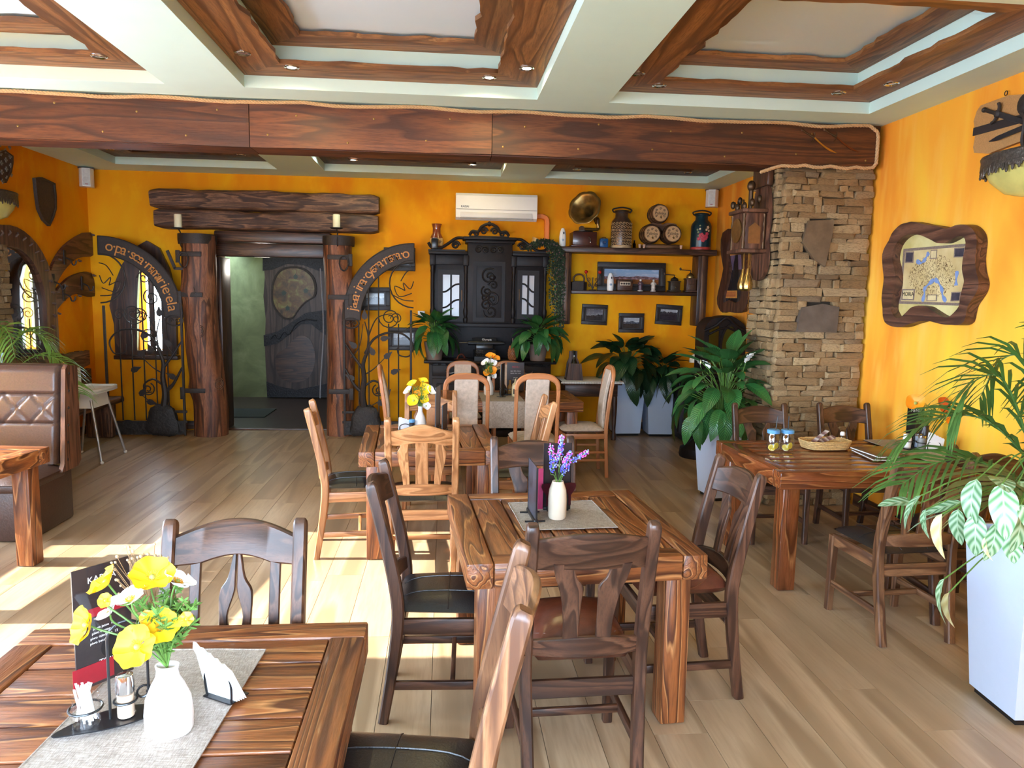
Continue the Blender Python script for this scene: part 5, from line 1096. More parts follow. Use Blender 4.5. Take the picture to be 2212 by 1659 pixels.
def figurine(label,px,cc,hat):
    t=thing('figurine',label,'figurine',P2(px,9.1)); m=plain('figurine_%d'%px,cc,.4,0,.3,40)
    lat('base',[(.032,0),(.034,.01),(.026,.016),(.001,.016)],plain('porcelain',(206,198,190),.35),t); lat('robe',[(.024,.016),(.027,.05),(.02,.085),(.024,.105),(.012,.122),(.001,.124)],m,t,n=14)
    B().ball((0,-.003,.137),.014,(1,1,1.15),10,8).build('head',plain('porcelain',(206,198,190),.35),t); b=B()
    for s in (-1,1): b.tube(spl([(s*.022,0,.108),(s*.03,-.012,.085),(s*.008,-.026,.08)],4),.006,6)
    b.build('arm',m,t); B().ball((0,.002,.147),.013,(1,1,.6),10,6).build(hat,plain('figurine_hair',(70,46,34),.6),t)
figurine('small painted porcelain figurine in dark clothes, left of two',1383,(92,66,72),'hair'); figurine('small pale porcelain figurine holding something, right of two',1411,(190,180,168),'hat')
def grinder(label,px,box,dome,h,sg):
    t=thing('coffee_grinder',label,'coffee grinder',P2(px,9.14)); w=.13
    B().cbox((0,0,.012),(w+.02,w,.02),.004).build('base',box,t); B().cbox((0,0,h*.32),(w-.01,w-.02,h*.55),.006).build('case',box,t); B().cbox((0,0,h*.61),(w+.01,w-.005,.014),.004).build('top_plate',box,t)
    d=B().cbox((0,-w/2+.006,h*.25),(w*.6,.008,h*.25),.003).build('drawer',box,t); B().ball((0,-w/2-.004,h*.25),.009,(1,1,1),8,6).build('knob',BRASS,d)
    B().lathe([(.045,h*.63),(.05,h*.68),(.044,h*.78),(.02,h*.86),(.008,h*.9),(.001,h*.92)],18).build('dome',dome,t)
    b=B().tube(spl([(0,0,h*.9),(0,0,h*.99),(sg*-.03,0,h*1.0),(sg*-.13,0,h*1.02)],5),.005,6); b.build('crank',IRON,t); B().ball((sg*-.13,0,h*1.06),.014,(1,1,1.4),8,6).build('crank_knob',plain('worn_handle',(74,50,36),.6),t)
grinder('low coffee grinder of dark tin with iron dome',1456,plain('dark_tin',(66,54,42),.4,.5),plain('iron_dome',(50,42,36),.4,.6),.21,1); grinder('tall wooden coffee grinder with brass dome, right end of lower shelf',1490,wood('oak_dark','Z'),BRASS,.27,1)
# ================================================================ right wall: map frame, sword plaque, picture, clock
YZR=M(((0,0,-1,0),(1,0,0,0),(0,1,0,0),(0,0,0,1)))                    # outline (y,z), thickness towards -X
def resamp(pts,c,n):
    A=sorted([(math.atan2(z-c[1],y-c[0]),y,z) for y,z in pts]); out=[]
    for i in range(n):
        a=-PI+2*PI*i/n
        for j in range(len(A)):
            a0,y0,z0=A[j]; a1,y1,z1=A[(j+1)%len(A)]
            b0=a if a>=a0 else a+2*PI; b1=a1 if a1>a0 else a1+2*PI
            if a0<=b0<=b1:
                d=(cos(a),sin(a)); ex,ez=y1-y0,z1-z0; den=d[0]*ez-d[1]*ex
                if abs(den)<1e-9: t_=math.hypot(y0-c[0],z0-c[1])
                else: t_=((y0-c[0])*ez-(z0-c[1])*ex)/den
                out.append((c[0]+d[0]*t_,c[1]+d[1]*t_)); break
    return out
def crop5(L,X): return [(lambda p:(p.y,p.z))(atx(1890+x/6.38,460+y/6.38,X)) for x,y in L]
XF=XR-.075
MO=[(110,520),(190,390),(250,250),(370,150),(520,118),(700,160),(860,180),(985,222),(1110,170),(1240,150),(1350,220),(1415,330),(1400,480),(1385,640),(1395,790),(1440,980),(1400,1120),(1300,1240),(1265,1350),(1250,1480),(1180,1545),(950,1540),(750,1490),(620,1490),(480,1530),(370,1575),(230,1570),(120,1490),(105,1350),(110,1270),(90,1180),(110,1050),(125,900),(110,750),(100,620)]
MI=[(270,620),(300,480),(370,370),(450,310),(560,290),(680,310),(800,365),(890,415),(990,420),(1090,370),(1200,315),(1260,320),(1295,390),(1290,480),(1260,600),(1240,760),(1260,880),(1275,960),(1240,1060),(1215,1180),(1200,1290),(1130,1380),(1050,1440),(960,1430),(850,1360),(740,1290),(640,1275),(540,1300),(460,1370),(390,1445),(310,1440),(255,1340),(255,1260),(290,1130),(320,1000),(325,880),(300,740)]
o=crop5(MO,XF); i_=crop5(MI,XF+.02); cc=(sum(p[0] for p in i_)/len(i_),sum(p[1] for p in i_)/len(i_)); so=smooth_closed(resamp(o,cc,60),2); si=smooth_closed(resamp(i_,cc,60),2)
t=thing('framed_map','old city map in a thick wavy brown wooden frame on the yellow wall','picture',(0,0,0)); B().ring(so,si,.075,M.Translation((XR-.003,0,0))@YZR).build('wavy_frame',wood('frame_brown','Y'),t,True,50)
n=N('parchment_backing'); v=n.coord(rand=False); PB=n.set(n.ramp(n.noise(v,5,3),[(.35,(190,172,104)),(.65,(212,198,140))]),.6)
B().prism([(lerp(cc[0],a,1.02),lerp(cc[1],z,1.02)) for a,z in si],.01,M.Translation((XR-.004,0,0))@YZR).build('backing',PB,t,False)
n=N('map_print'); v=n.coord(rand=False); a=n.noise(v,14,4,.6,.4); q=n.math('FRACT',n.math('MULTIPLY',a,9)); ln_=n.math('LESS_THAN',q,.22); tc=n.new('TexCoord'); gr=n.new('TexGradient'); gr.gradient_type='SPHERICAL'; mp=n.new('Mapping'); mp.inputs['Location'].default_value=(0,-1.05,-.98); mp.inputs['Scale'].default_value=(0,2.1,2.0); n.ln(tc.outputs['Generated'],mp.inputs[0]); n.ln(mp.outputs[0],gr.inputs[0])
base=n.ramp(n.noise(v,6,3),[(.3,(186,160,108)),(.7,(214,192,142))]); MAPM=n.set(n.mix(n.math('MULTIPLY',ln_,n.math('GREATER_THAN',n.math('ADD',gr.outputs[1],n.math('MULTIPLY',n.noise(v,9,2),.25)),.32)),base,(104,82,58)),.25)
mb_=plain('map_border',(126,108,96),.4,var=.3,scale=160); mdk=plain('map_inset',(58,54,64),.4,var=.3,scale=30); mbl=plain('map_water',(116,138,182),.4,var=.1)
XM=XR-.0145
def quad(name,L,mat,d,par=t): return B().prism(crop5(L,XM),.0012,M.Translation((XM-d,0,0))@YZR).build(name,mat,par,False)
def inq(L): return [(x,y) for x,y in L]
quad('map_border',[(395,495),(1285,420),(1265,760),(1262,960),(1228,1080),(1205,1280),(330,1250)],mb_,0); 
mpn=quad('map_sheet',[(425,530),(1268,462),(1245,760),(1240,960),(1205,1090),(1185,1240),(362,1215)],MAPM,.0013)
for L in ([(430,535),(545,530),(535,690),(418,690)],[(1100,485),(1255,470),(1240,610),(1090,615)],[(1060,1090),(1195,1085),(1180,1215),(1045,1220)],[(380,1050),(560,1050),(545,1205),(370,1200)],[(725,1125),(865,1125),(860,1215),(715,1215)],[(775,510),(865,505),(855,630),(765,635)]):
    quad('map_inset',L,mb_,.0026); c_=(sum(x for x,_ in L)/4,sum(y for _,y in L)/4); dark=L[0][0] in (430,1100,1060)
    quad('map_inset',[(lerp(c_[0],x,.78),lerp(c_[1],y,.78)) for x,y in L],mdk if dark else plain('map_cream',(206,186,140),.4,var=.1),.0039)
for L in ([(750,545),(720,600),(690,650),(640,690),(580,660)],[(820,920),(740,990),(690,1050),(690,1120),(660,1220)],[(830,910),(890,970),(930,1060),(940,1140),(985,1220)],[(1140,800),(1130,900),(1125,1000)]):
    P_=[V((XM-.004,y,z)) for y,z in crop5(L,XM)]; B().strip(spl(P_,4),.0014 if False else .003,[.022+.012*sin(i) for i in range(len(spl(P_,4)))],(1,0,0),0).build('map_river',mbl,t)
me=text_mesh('MORIA',.045,BLK,.0004); pc=crop5([(465,1120)],XM)[0]; put('lettering',me,t,M.Translation((XM-.0065,pc[0],pc[1]))@M.Rotation(-PI/2,4,'Z')@M.Rotation(PI/2,4,'X'))
# sword plaque
t=thing('sword_plaque','tan wavy plaque with crossed dark swords high on the right wall','plaque',(0,0,0)); X_=XR-.03
o=[(lambda p:(p.y,p.z))(atx(x,y,X_)) for x,y in ((2118,228),(2150,216),(2178,206),(2215,203),(2260,190),(2330,196),(2330,330),(2290,332),(2250,318),(2210,303),(2170,318),(2135,332),(2104,330),(2102,318),(2107,290),(2103,262),(2110,240)) ]
B().prism(o,.028,M.Translation((XR-.002,0,0))@YZR).build('board',plain('tan_hide',(176,128,76),.7,0,.12,120,.3),t)
Q=lambda x,y,X=XR-.05: atx(x,y,X)
B().strip([Q(2103,285,XR-.034),Q(2330,222,XR-.034)],.008,.05,(1,0,0),.1).build('band',plain('dark_strap',(40,30,28),.6),t)
def sword(h,tip,bl):
    h,tp=Q(*h),Q(*tip); d=(tp-h); L=d.length; u=d/L; w=u.cross(V((1,0,0))).normalized(); P_=lambda a,c=0:h+u*a*L+w*c
    s_=B().tube([P_(0),P_(.16)],.012,8).build('hilt',IRON,t); B().strip([P_(.17),P_(.9),P_(1)],.008,[.034,.028,.003],(1,0,0),.3).build('blade',plain(bl,(74,72,78),.35,.8),t)
    b=B().tube(spl([P_(.14,-.06),P_(.17,-.035),P_(.17,.035),P_(.14,.06)],5),.010,7); b.ball(P_(.17),.026,(.6,1,1),10,6); b.ball(P_(-.01),.017,(1,1,1),8,6); b.build('guard',IRON,t)
sword((2128,238),(2300,290),'steel_blade'); sword((2320,230),(2137,306),'steel_blade')
b=B(); b.ball(Q(2212,225),.05,(.4,1,1.2),10,8); b.tube(spl([Q(2205,240),Q(2215,260),Q(2209,300),Q(2212,320)],4),.014,6); b.build('cast_crest',IRON,t); B().tube([Q(2163,206)+V((.03,.012*cos(i*PI/6),.014+.014*sin(i*PI/6))) for i in range(12)],.003,5,True).build('hanger',IRON,t)
# tall shaped picture
XP=XR-.06
o=[(lambda p:(p.y,p.z))(atx(x,y,XP)) for x,y in ((1556,520),(1560,503),(1572,494),(1590,497),(1606,492),(1612,505),(1609,545),(1613,590),(1610,630),(1613,655),(1606,673),(1588,676),(1570,673),(1558,676),(1549,660),(1548,640),(1556,610),(1562,580),(1556,545))]
i_=[(lambda p:(p.y,p.z))(atx(x,y,XP)) for x,y in ((1572,520),(1585,512),(1600,520),(1600,545),(1603,590),(1600,630),(1598,648),(1588,655),(1574,648),(1562,655),(1562,640),(1570,610),(1576,580),(1570,550))]
c_=((sum(p[0] for p in i_)/len(i_)),(sum(p[1] for p in i_)/len(i_))); so=resamp(o,c_,48); si=resamp(i_,c_,48); t=thing('shaped_picture','tall picture in a wavy brown board frame left of the stone pillar','picture',(0,0,0))
B().ring(so,si,.055,M.Translation((XR-.003,0,0))@YZR).build('wavy_frame',wood('frame_brown','Z'),t); B().prism([(lerp(c_[0],a,1.03),lerp(c_[1],z,1.03)) for a,z in si],.02,M.Translation((XR-.004,0,0))@YZR).build('print',m_scene('print_dusk',(92,84,120),(120,96,110),(34,30,36),(50,38,38),.4,2,.9),t,False)
PARCH=plain('print_parchment',(214,150,72),.5,var=.12)
for (x0,y0,x1,y1) in ((1578,536,1602,549),(1566,628,1592,644)):
    a=atx(x0,y0,XR-.026); c=atx(x1,y1,XR-.026); q=B().box((XR-.026,(a.y+c.y)/2,(a.z+c.z)/2),(.003,abs(a.y-c.y),abs(a.z-c.z))).build('print_banner',PARCH,t,False)
    if y0<600: B().box((XR-.028,(a.y+c.y)/2,(a.z+c.z)/2),(.001,abs(a.y-c.y)*.6,.02)).build('print_lines',REDC,q,False)
    else:
        b=B(); [b.box((XR-.028,(a.y+c.y)/2,lerp(a.z,c.z,.2+.15*k)),(.001,abs(a.y-c.y)*.8,.006)) for k in range(5)]; b.build('print_lines',REDC,q,False)
b=B().prism(smooth_closed([(c_[0]-.09,c_[1]-.36),(c_[0]-.1,c_[1]-.1),(c_[0]-.07,c_[1]+.1),(c_[0]-.03,c_[1]+.24),(c_[0]+.03,c_[1]+.24),(c_[0]+.07,c_[1]+.1),(c_[0]+.09,c_[1]-.1),(c_[0]+.08,c_[1]-.36)],3),.002,M.Translation((XR-.025,0,0))@YZR); b.build('print_shape',plain('print_dark',(26,24,28),.4,var=.5,scale=20),t,False)
a=atx(1613,612,XR-.02); c=atx(1632,656,XR-.02); y0,y1=sorted((a.y,c.y)); t=thing('picture_frame','little dark framed picture half hidden behind the stone pillar','picture',(XR-.015,(y0+y1)/2-.02,(a.z+c.z)/2)); h=abs(a.z-c.z); w=.3
B().ring([(-w/2,-h/2),(w/2,-h/2),(w/2,h/2),(-w/2,h/2)],[(-w/2+.04,-h/2+.04),(w/2-.04,-h/2+.04),(w/2-.04,h/2-.04),(-w/2+.04,h/2-.04)],.025,M.Translation((.012,0,0))@YZR).build('frame',FRB,t); B().box((.006,0,0),(.006,w-.07,h-.07)).build('print',BW4,t,False)
# carved clock on the left side of the pillar
t=thing('wall_clock','carved wooden wall clock with brass weights on the stone pillar','clock',(2.655,6.10,2.27)); W=wood('frame_brown','Z')
B().prism(smooth_closed([(-.13,-.34),(.0,-.40),(.13,-.34),(.17,-.2),(.14,-.05),(.17,.1),(.15,.25),(.1,.38),(.0,.42),(-.1,.38),(-.15,.25),(-.17,.1),(-.14,-.05),(-.17,-.2)],3),.03,YZR).build('back_board',W,t)
B().cbox((-.13,0,.0),(.18,.26,.30),.008).build('case',W,t); B().cbox((-.13,0,-.16),(.23,.32,.03),.008).build('lower_shelf',W,t); B().cbox((-.13,0,.165),(.23,.32,.03),.008).build('cornice',W,t); B().cbox((-.025,-.0,.45),(.05,.3,.16),.01).build('hood_board',wood('oak_dark','Z'),t)
B().prism([(-.05,-.1),(.05,-.1),(.05,.03),(.0,.07),(-.05,.03)],.004,M.Translation((-.13,-.131,0))@XZ).build('side_window',plain('clock_panel',(120,78,44),.3),t)
for sx in (-.215,-.045):
    for sy in (-.12,.12): lat('twisted_column',[(.014,-.14),(.016,-.1),(.011,-.06),(.016,-.02),(.011,.02),(.016,.06),(.011,.1),(.016,.14)],plain('dark_brass',(84,62,42),.45,.7),t,M.Translation((sx,sy,0)),10)
B().lathe([(.1,0),(.1,.01),(.001,.012)],24,M.Translation((-.222,0,.01))@M.Rotation(-PI/2,4,'Y')).build('dial',BRASS,t)
b=B(); [b.ball((-.13+dx,dy,.2+.03*(k%3)),.022,(1,1,1.5),8,6) for k,(dx,dy) in enumerate([(-.09,-.12),(-.03,-.13),(.03,-.13),(-.1,0),(-.1,.1),(-.06,.05)])]; [b.tube(spl([(-.22,-.12+.06*k,.18),(-.22,-.10+.06*k,.25),(-.2,-.08+.06*k,.19)],4),.006,6) for k in range(4)]; b.tube([(-.12,0,.18),(-.12,0,.34)],.02,8); b.ball((-.12,0,.38),.035,(1,1,1.3),10,8); stuff(b.build('cast_ornament',plain('dark_brass',(84,62,42),.45,.7),t))
for dy in (-.05,.05):
    b=B().lathe([(.012,.13),(.016,.1),(.028,.06),(.045,.0),(.04,-.04),(.02,-.055),(.001,-.058)],16,M.Translation((-.13,dy,-.43))); b.build('weight',plain('bright_brass',(170,138,80),.25,.9),t)
for dy in (-.05,.05,-.09): 
    b=B(); zz=-.30 if abs(dy)<.06 else -.75; [b.tube([(-.13+.006*cos(a)*(k%2),dy+.006*cos(a)*((k+1)%2),-.18+(zz+.18)*(k+.5)/18+.016*sin(a)) for a in [q*PI/4 for q in range(8)]],.002,4,True) for k in range(18)]; stuff(b.build('chain',BRASS,t))
# ================================================================ dark corner: console, mirror cabinet, lamp, pedestal
t=thing('console_cabinet','low dark cabinet in the corner behind the plants','cabinet',(3.13,8.62,0)); B().cbox((0,0,.40),(.58,1.1,.74),.01).build('body',BLACKW,t); B().cbox((0,0,.79),(.62,1.16,.04),.01).build('top',BLACKW,t)
for k in (-1,1): B().cbox((-.292,k*.27,.40),(.02,.48,.6),.006).build('door',BLACKW,t); 
mc=thing('mirror_cabinet','black arched cabinet with oval mirrored doors in the right corner','cabinet',(3.205,8.38,.812))
zt=aty(1570,683,8.2).z-.812; zs=aty(1530,715,8.2).z-.812; w=.245
o=[(-w,0),(w,0),(w,zs)]+[(w*cos(PI*i/12),zs+(zt-zs)*sin(PI*i/12)*(1+.06*sin(i*1.6))) for i in range(1,12)]+[(-w,zs)]
B().prism(o,.3,M.Translation((0,.15,0))@XZ).build('body',BLACKW,mc); B().cbox((0,-.0,.02),(.54,.34,.04),.01).build('base',BLACKW,mc)
MIRD=N('dark_mirror').set((78,88,78),.06,1.0)
ov=[(.10*cos(a)+.06,.36+.24*sin(a)) for a in [i*PI/16 for i in range(32)]]; B().prism(ov,.006,M.Translation((0,-.151,0))@XZ).build('oval_mirror',MIRD,mc,False); B().ring([(.06+(x-.06)*1.22,.36+(z-.36)*1.1) for x,z in ov],[(.06+(x-.06)*.98,.36+(z-.36)*.98) for x,z in ov],.02,M.Translation((0,-.15,0))@XZ).build('oval_frame',BLACKW,mc)
B().prism([(-.2,.12),(-.075,.12),(-.08,.6),(-.19,.58)],.006,M.Translation((0,-.151,0))@XZ).build('side_mirror',MIRD,mc,False)
b=B(); b.tube(spl([(-w,-.15,zs),(-.12,-.16,zs+.06),(0,-.17,zt-.02),(.12,-.16,zs+.06),(w,-.15,zs)],6),.018,8); b.tube(spl([(-w+.03,-.16,zs-.05),(0,-.165,zs+.04),(w-.03,-.16,zs-.05)],6),.012,8); b.build('carved_crest',BLACKW,mc)
q=aty(1507,775,8.95); t=thing('table_lamp','small lamp with white glass shade beside the mirror cabinet','lamp',(q.x,8.95,.811)); zz=q.z-.811
lat('base',[(.06,0),(.062,.015),(.02,.03),(.014,zz-.06),(.03,zz-.05),(.001,zz-.05)],BLK,t); lat('shade',[(.105,zz-.045),(.108,zz-.03),(.095,zz+.02),(.06,zz+.055),(.02,zz+.065),(.001,zz+.066)],plain('milk_glass',(226,218,200),.15),t); lat('finial',[(.045,zz+.06),(.03,zz+.075),(.006,zz+.1),(.001,zz+.1)],BLK,t)
t=thing('iron_pedestal','black ornate iron pedestal standing behind the big peace lily','pedestal',(2.78,7.75,0))
lat('base',[(.2,0),(.21,.03),(.2,.1),(.12,.14),(.07,.2)],BLACKW,t); lat('column',[(.07,.2),(.11,.3),(.13,.4),(.09,.5),(.06,.56),(.1,.62),(.16,.66),(.2,.70),(.2,.74),(.001,.74)],BLACKW,t)
b=B(); [b.tube(spl([(.05*cos(a),.05*sin(a),.2),(.16*cos(a),.16*sin(a),.3),(.17*cos(a),.17*sin(a),.42),(.1*cos(a),.1*sin(a),.52)],5),.016,6) for a in [k*PI/3 for k in range(6)]]; b.build('scrolled_ribs',BLACKW,t)
# lace-edged side table with bottle carrier
t=thing('side_table','dark side table with lace edged cloth under the shelf','table',(1.76,8.88,0)); B().cbox((0,0,.695),(.72,.56,.04),.008).build('top',wood('oak_dark','X'),t); B().cbox((0,.02,.6),(.64,.48,.14),.006).build('apron',wood('oak_dark','X'),t)
for sx in (-1,1):
    for sy in (-1,1): lat('leg',[(.03,0),(.034,.04),(.02,.1),(.03,.3),(.034,.45),(.03,.53)],wood('oak_dark','Z'),t,M.Translation((sx*.29,sy*.2,0)),12)
t=thing('lace_cloth','white lace edged cloth on the dark side table','cloth',(1.76,8.88,.716)); LACE=plain('white_lace',(222,220,214),.8,var=.05)
B().cbox((0,0,.003),(.735,.575,.004),.001).build('cloth',LACE,t); b=B(); [b.ball((-.37+k*.02,-.292,-.012),.012,(1,.3,1),6,4) for k in range(38)]; [b.ball((.372,-.29+k*.02,-.012),.012,(.3,1,1),6,4) for k in range(29)]; stuff(b.build('lace_edge',LACE,t))
t=thing('bottle_carrier','dark wooden bottle carrier with a wine bottle beside the sideboard','carrier',(1.56,8.78,.722)); 
B().prism([(-.1,0),(.1,0),(.075,.2),(.05,.26),(.05,.34),(-.05,.34),(-.05,.26),(-.075,.2)],.02,M.Translation((0,.08,0))@XZ).build('side_board',wood('oak_dark','Z'),t); B().prism([(-.1,0),(.1,0),(.075,.2),(-.075,.2)],.02,M.Translation((0,-.07,0))@XZ).build('side_board',wood('oak_dark','Z'),t)
B().box((0,0,.012),(.2,.13,.02)).build('floor_board',wood('oak_dark','X'),t); B().tube([(0,-.0,.33),(0,.07,.33)],.02,10).build('handle',wood('oak_dark','Y'),t)
tag(lat('wine_bottle',[(.036,0),(.037,.16),(.03,.2),(.014,.24),(.014,.31),(.016,.315),(.016,.325),(.001,.325)],plain('dark_bottle',(18,22,18),.08,0,.05,10,0,.6),None,M.Translation((1.56,8.775,.745))),'dark wine bottle standing in the wooden carrier','bottle')
# ================================================================ table settings
def cloth(label,cx,cy,rz,w,d,z,cat='table runner',hang=0,mat=RUN):
    t=thing('table_runner',label,cat,(cx,cy,z),R(rz)); b=B()
    def fn(u,v,o=0):
        x=(u-.5)*w; y=(v-.5)*d; return (x,y,.0016+o+.0012*noise.noise(V((x*9,y*9,cx)))+(.006*max(0,noise.noise(V((x*5,y*5,7+cx)))-.25)))
    b.grid(lambda u,v:fn(u,v,.0016),16,24); b.grid(lambda u,v:fn(u,v,0),16,24)
    if hang: b.grid(lambda u,v:((u-.5)*w+.006*sin(v*3+u*5)*v,-d/2-.008-.012*sin(PI*v)-.010*v*sin(u*9),.003-hang*v),14,10)
    b.build('cloth',mat,t)
    b=B(); e=[fn(u,0,.002) for u in [i/16 for i in range(17)]]+[fn(1,v,.002) for v in [i/24 for i in range(25)]]+[fn(1-u,1,.002) for u in [i/16 for i in range(17)]]+[fn(0,1-v,.002) for v in [i/24 for i in range(25)]]
    b.tube([V(p) for i,p in enumerate(e) if i==0 or (V(p)-V(e[i-1])).length>.002],.0022,5,True); b.build('hem',mat,t); return t
def vase(label,p,prof,mat,oval=1,n=32):
    t=thing('vase',label,'vase',p); B().lathe(prof,n,M.Diagonal((1,oval,1,1)),False).build('body',mat,t)
    r0=prof[0][0]; B().lathe([(.001,.0005),(r0,.0005)],n,M.Diagonal((1,oval,1,1)),False).build('foot',mat,t); return t
def poppy(label,c,n,r,mat,neck,seed,group='poppies in the front vase',cup=.5):
    t=thing('poppy',label,'flower',c,0,group); q=rotto(n).to_4x4(); rr=random.Random(seed)
    for k in range(4):
        a0=k*PI/2+rr.uniform(-.15,.15); ph=rr.uniform(0,9); sp=1.15
        def fn(u,v,a0=a0,ph=ph,k=k):
            a=a0+(u-.5)*2*sp*(.55+.45*v); rad=r*v*(1-.16*abs(2*u-1)**3)*(1+.05*sin(u*17+ph)*v); z=r*cup*v**1.8*.9+.07*r*sin(u*13+ph)*v*v+(.004 if k%2 else 0)
            return q@V((rad*cos(a),rad*sin(a),z))
        B().grid(fn,12,6).build('petal',mat,t)
    B().ball(q@V((0,0,r*.16)),r*.15,(1,1,1.2),10,8,q.to_3x3()).build('seed_head',plain('poppy_head',(150,160,80),.6),t)
    b=B()
    for k in range(26): a=2*PI*k/26; L=r*rr.uniform(.26,.36); b.tube([q@V((.06*r*cos(a),.06*r*sin(a),r*.08)),q@V((L*cos(a),L*sin(a),r*.3))],.0007,4)
    stuff(b.build('stamens',plain('stamen_yellow',(236,176,30),.6),t))
    s=V(neck)-V(c); nn=V(n).normalized(); B().tube(spl([V((0,0,0)),-nn*r*.5+V((0,0,-.01)),s*.6+V((0,0,.02)),s],6),.0022,6).build('stem',STEMG,t); return t
def greenery(label,p,n,h,sp,seed,mat=STEMG,fine=True):
    t=thing('greenery',label,'foliage',p); r=random.Random(seed); b=B(); l=B()
    for i in range(n):
        a=r.uniform(0,2*PI); e=V((cos(a)*sp*r.uniform(.2,1),sin(a)*sp*r.uniform(.2,1),h*r.uniform(.45,1))); path=spl([V((0,0,0)),V((e.x*.25,e.y*.25,e.z*.6)),e],5); b.tube(path,.0012,4)
        for k in range(4,len(path)):
            for w in range(5): d=V((r.uniform(-1,1),r.uniform(-1,1),r.uniform(-.2,1))).normalized(); L=r.uniform(.012,.026); l.strip([path[k],path[k]+d*L*.6,path[k]+d*L],[.003,.004,.0006],.0006,d.orthogonal(),0)
    stuff(b.build('stems',mat,t)); stuff(l.build('fine_leaves',mat,t)); return t
def gyps(label,p,end,n,seed):
    t=thing('dried_gypsophila',label,'dried flowers',p); r=random.Random(seed); b=B(); d=B(); e=V(end)-V(p)
    for i in range(n):
        q=e+V((r.uniform(-1,1),r.uniform(-1,1),r.uniform(-1,1)))*e.length*.22; b.tube(spl([V((0,0,0)),e*.5+V((r.uniform(-.01,.01),0,0)),q],4),.0007,4); d.ball(q,r.uniform(.0025,.0045),(1,1,1),6,4)
    stuff(b.build('twigs',plain('dry_twig',(150,120,84),.8),t)); stuff(d.build('seed_pods',plain('dry_pod',(186,160,124),.8),t)); return t
# ---- front table
z=.7065
cloth('grey linen runner on the front poppy table',-.69,1.60,-3,.355,.86,z)
zc=z+.0045; vp=V((-.612,1.635,zc))
vase('bottle-shaped matt white vase on the front table',vp,[(.047,0),(.052,.01),(.053,.045),(.049,.08),(.036,.112),(.026,.13),(.023,.145),(.026,.158),(.022,.158),(.018,.13)],CERAM,.8)
nk=vp+V((0,0,.152))
FT=[(192,1350,.046,YEL,(-.7,-.75,.35),1.58,'yellow poppy facing the camera, leftmost of the bunch'),(300,1398,.052,YEL,(-.15,-.8,.5),1.56,'yellow poppy facing the camera, lowest of the bunch'),(346,1356,.045,YEL,(.35,-.7,.6),1.60,'deep yellow poppy low on the right of the bunch'),(328,1252,.054,YEL,(.25,-.45,.85),1.64,'large yellow poppy at the top of the bunch'),(234,1262,.046,YEL,(-.65,-.25,.7),1.66,'yellow poppy at the upper left, before the menu card'),
 (284,1300,.042,WHT,(-.3,-.2,.95),1.60,'white poppy in the middle of the bunch'),(380,1262,.043,WHT,(.5,.1,.85),1.66,'white poppy at the upper right of the bunch'),(238,1328,.032,WHT,(-.6,-.1,.7),1.63,'half hidden white poppy between two yellow ones at the left')]
for i,(x,y,r,m,nn,Y,lab) in enumerate(FT): poppy(lab,aty(x,y,Y),nn,r*.86,m,nk,i)
for i,(x,y,lab) in enumerate(((228,1298,'tiny yellow blossom under the upper left poppy'),(318,1335,'tiny orange yellow blossom in the middle of the bunch'),(402,1338,'tiny orange blossom at the right edge of the bunch'))): poppy(lab,aty(x,y,1.6),(.1*i,-.8,.5),.016,ORA if i else YEL,nk,20+i,'tiny blossoms in the front vase',.2)
greenery('feathery green sprigs filling the front vase',nk,26,.17,.085,3)
gyps('dried beige gypsophila behind the front poppies',nk,aty(300,1232,1.72),46,5)
def leafmesh(name,L,W,droop,mat,cup=.18,nu=8,nv=6,tip=1.0,fold=0):
    b=B()
    def fn(u,v):
        y=L*v; w=W*(sin(PI*min(1,v**.8))**.75)*(1 if v<.96 else .4); x=(u-.5)*w; z=-droop*L*v*v+cup*abs(x)*(1)-.01*0; yy=y*(1-.25*droop*v); return (x,yy,z+.004*sin(v*20)*(abs(2*u-1)))
    b.grid(fn,nu,nv*2,True); return b.mesh(name,mat)
# menu card stand, caddy, napkins
def menu(label,p0,p1,z,h,front,words,frame=None,th=.004,feet=True,tilt=0):
    p0,p1=V((*p0,z)),V((*p1,z)); c=(p0+p1)/2; d=p1-p0; w=d.length; a=math.atan2(d.y,d.x); t=thing('menu_stand',label,'menu',c,a)
    B().box((0,0,h/2+.012),(w,th,h)).build('card',front,t,False)
    if frame: 
        B().cbox((0,0,.008),(w+.006,.02,.014),.002).build('base_bar',frame,t)
        for x in (-w/2-.002,w/2+.002): B().box((x,0,h/2+.01),(.005,.008,h+.004)).build('frame_side',frame,t)
        if feet:
            for x in (-w*.35,w*.35): B().box((x,0,.003),(.008,.09,.005)).build('foot',frame,t)
    else:
        B().box((0,-th/2-.0015,h/2+.012),(w+.006,.002,h+.004)).build('acrylic_front',CLEAR,t,False); B().box((0,.0,.006),(w+.02,.05,.01)).build('acrylic_base',CLEAR,t,False)
    for s,sz,x,zz,m in words: put('lettering',text_mesh(s,sz,m,.0003),t,M.Translation((x*w/2,-th/2-.0008,zz*h))@M.Rotation(PI/2,4,'X'))
    return t
mn=menu('tall dark menu card in a clear stand behind the front poppies',(-.888,1.80),(-.80,1.91),z+.001,.305,DARKC,[('KARTA',.022,.0,.93,INK),('BEER MENU',.017,-.05,.66,INK),('piwo jasne  12',.009,0,.52,INK),('piwo ciemne  13',.009,0,.48,INK),('piwo miodowe  13',.009,0,.44,INK),('piwo beczkowe  11',.009,0,.40,INK),('TOROS',.018,.2,.22,INK)])
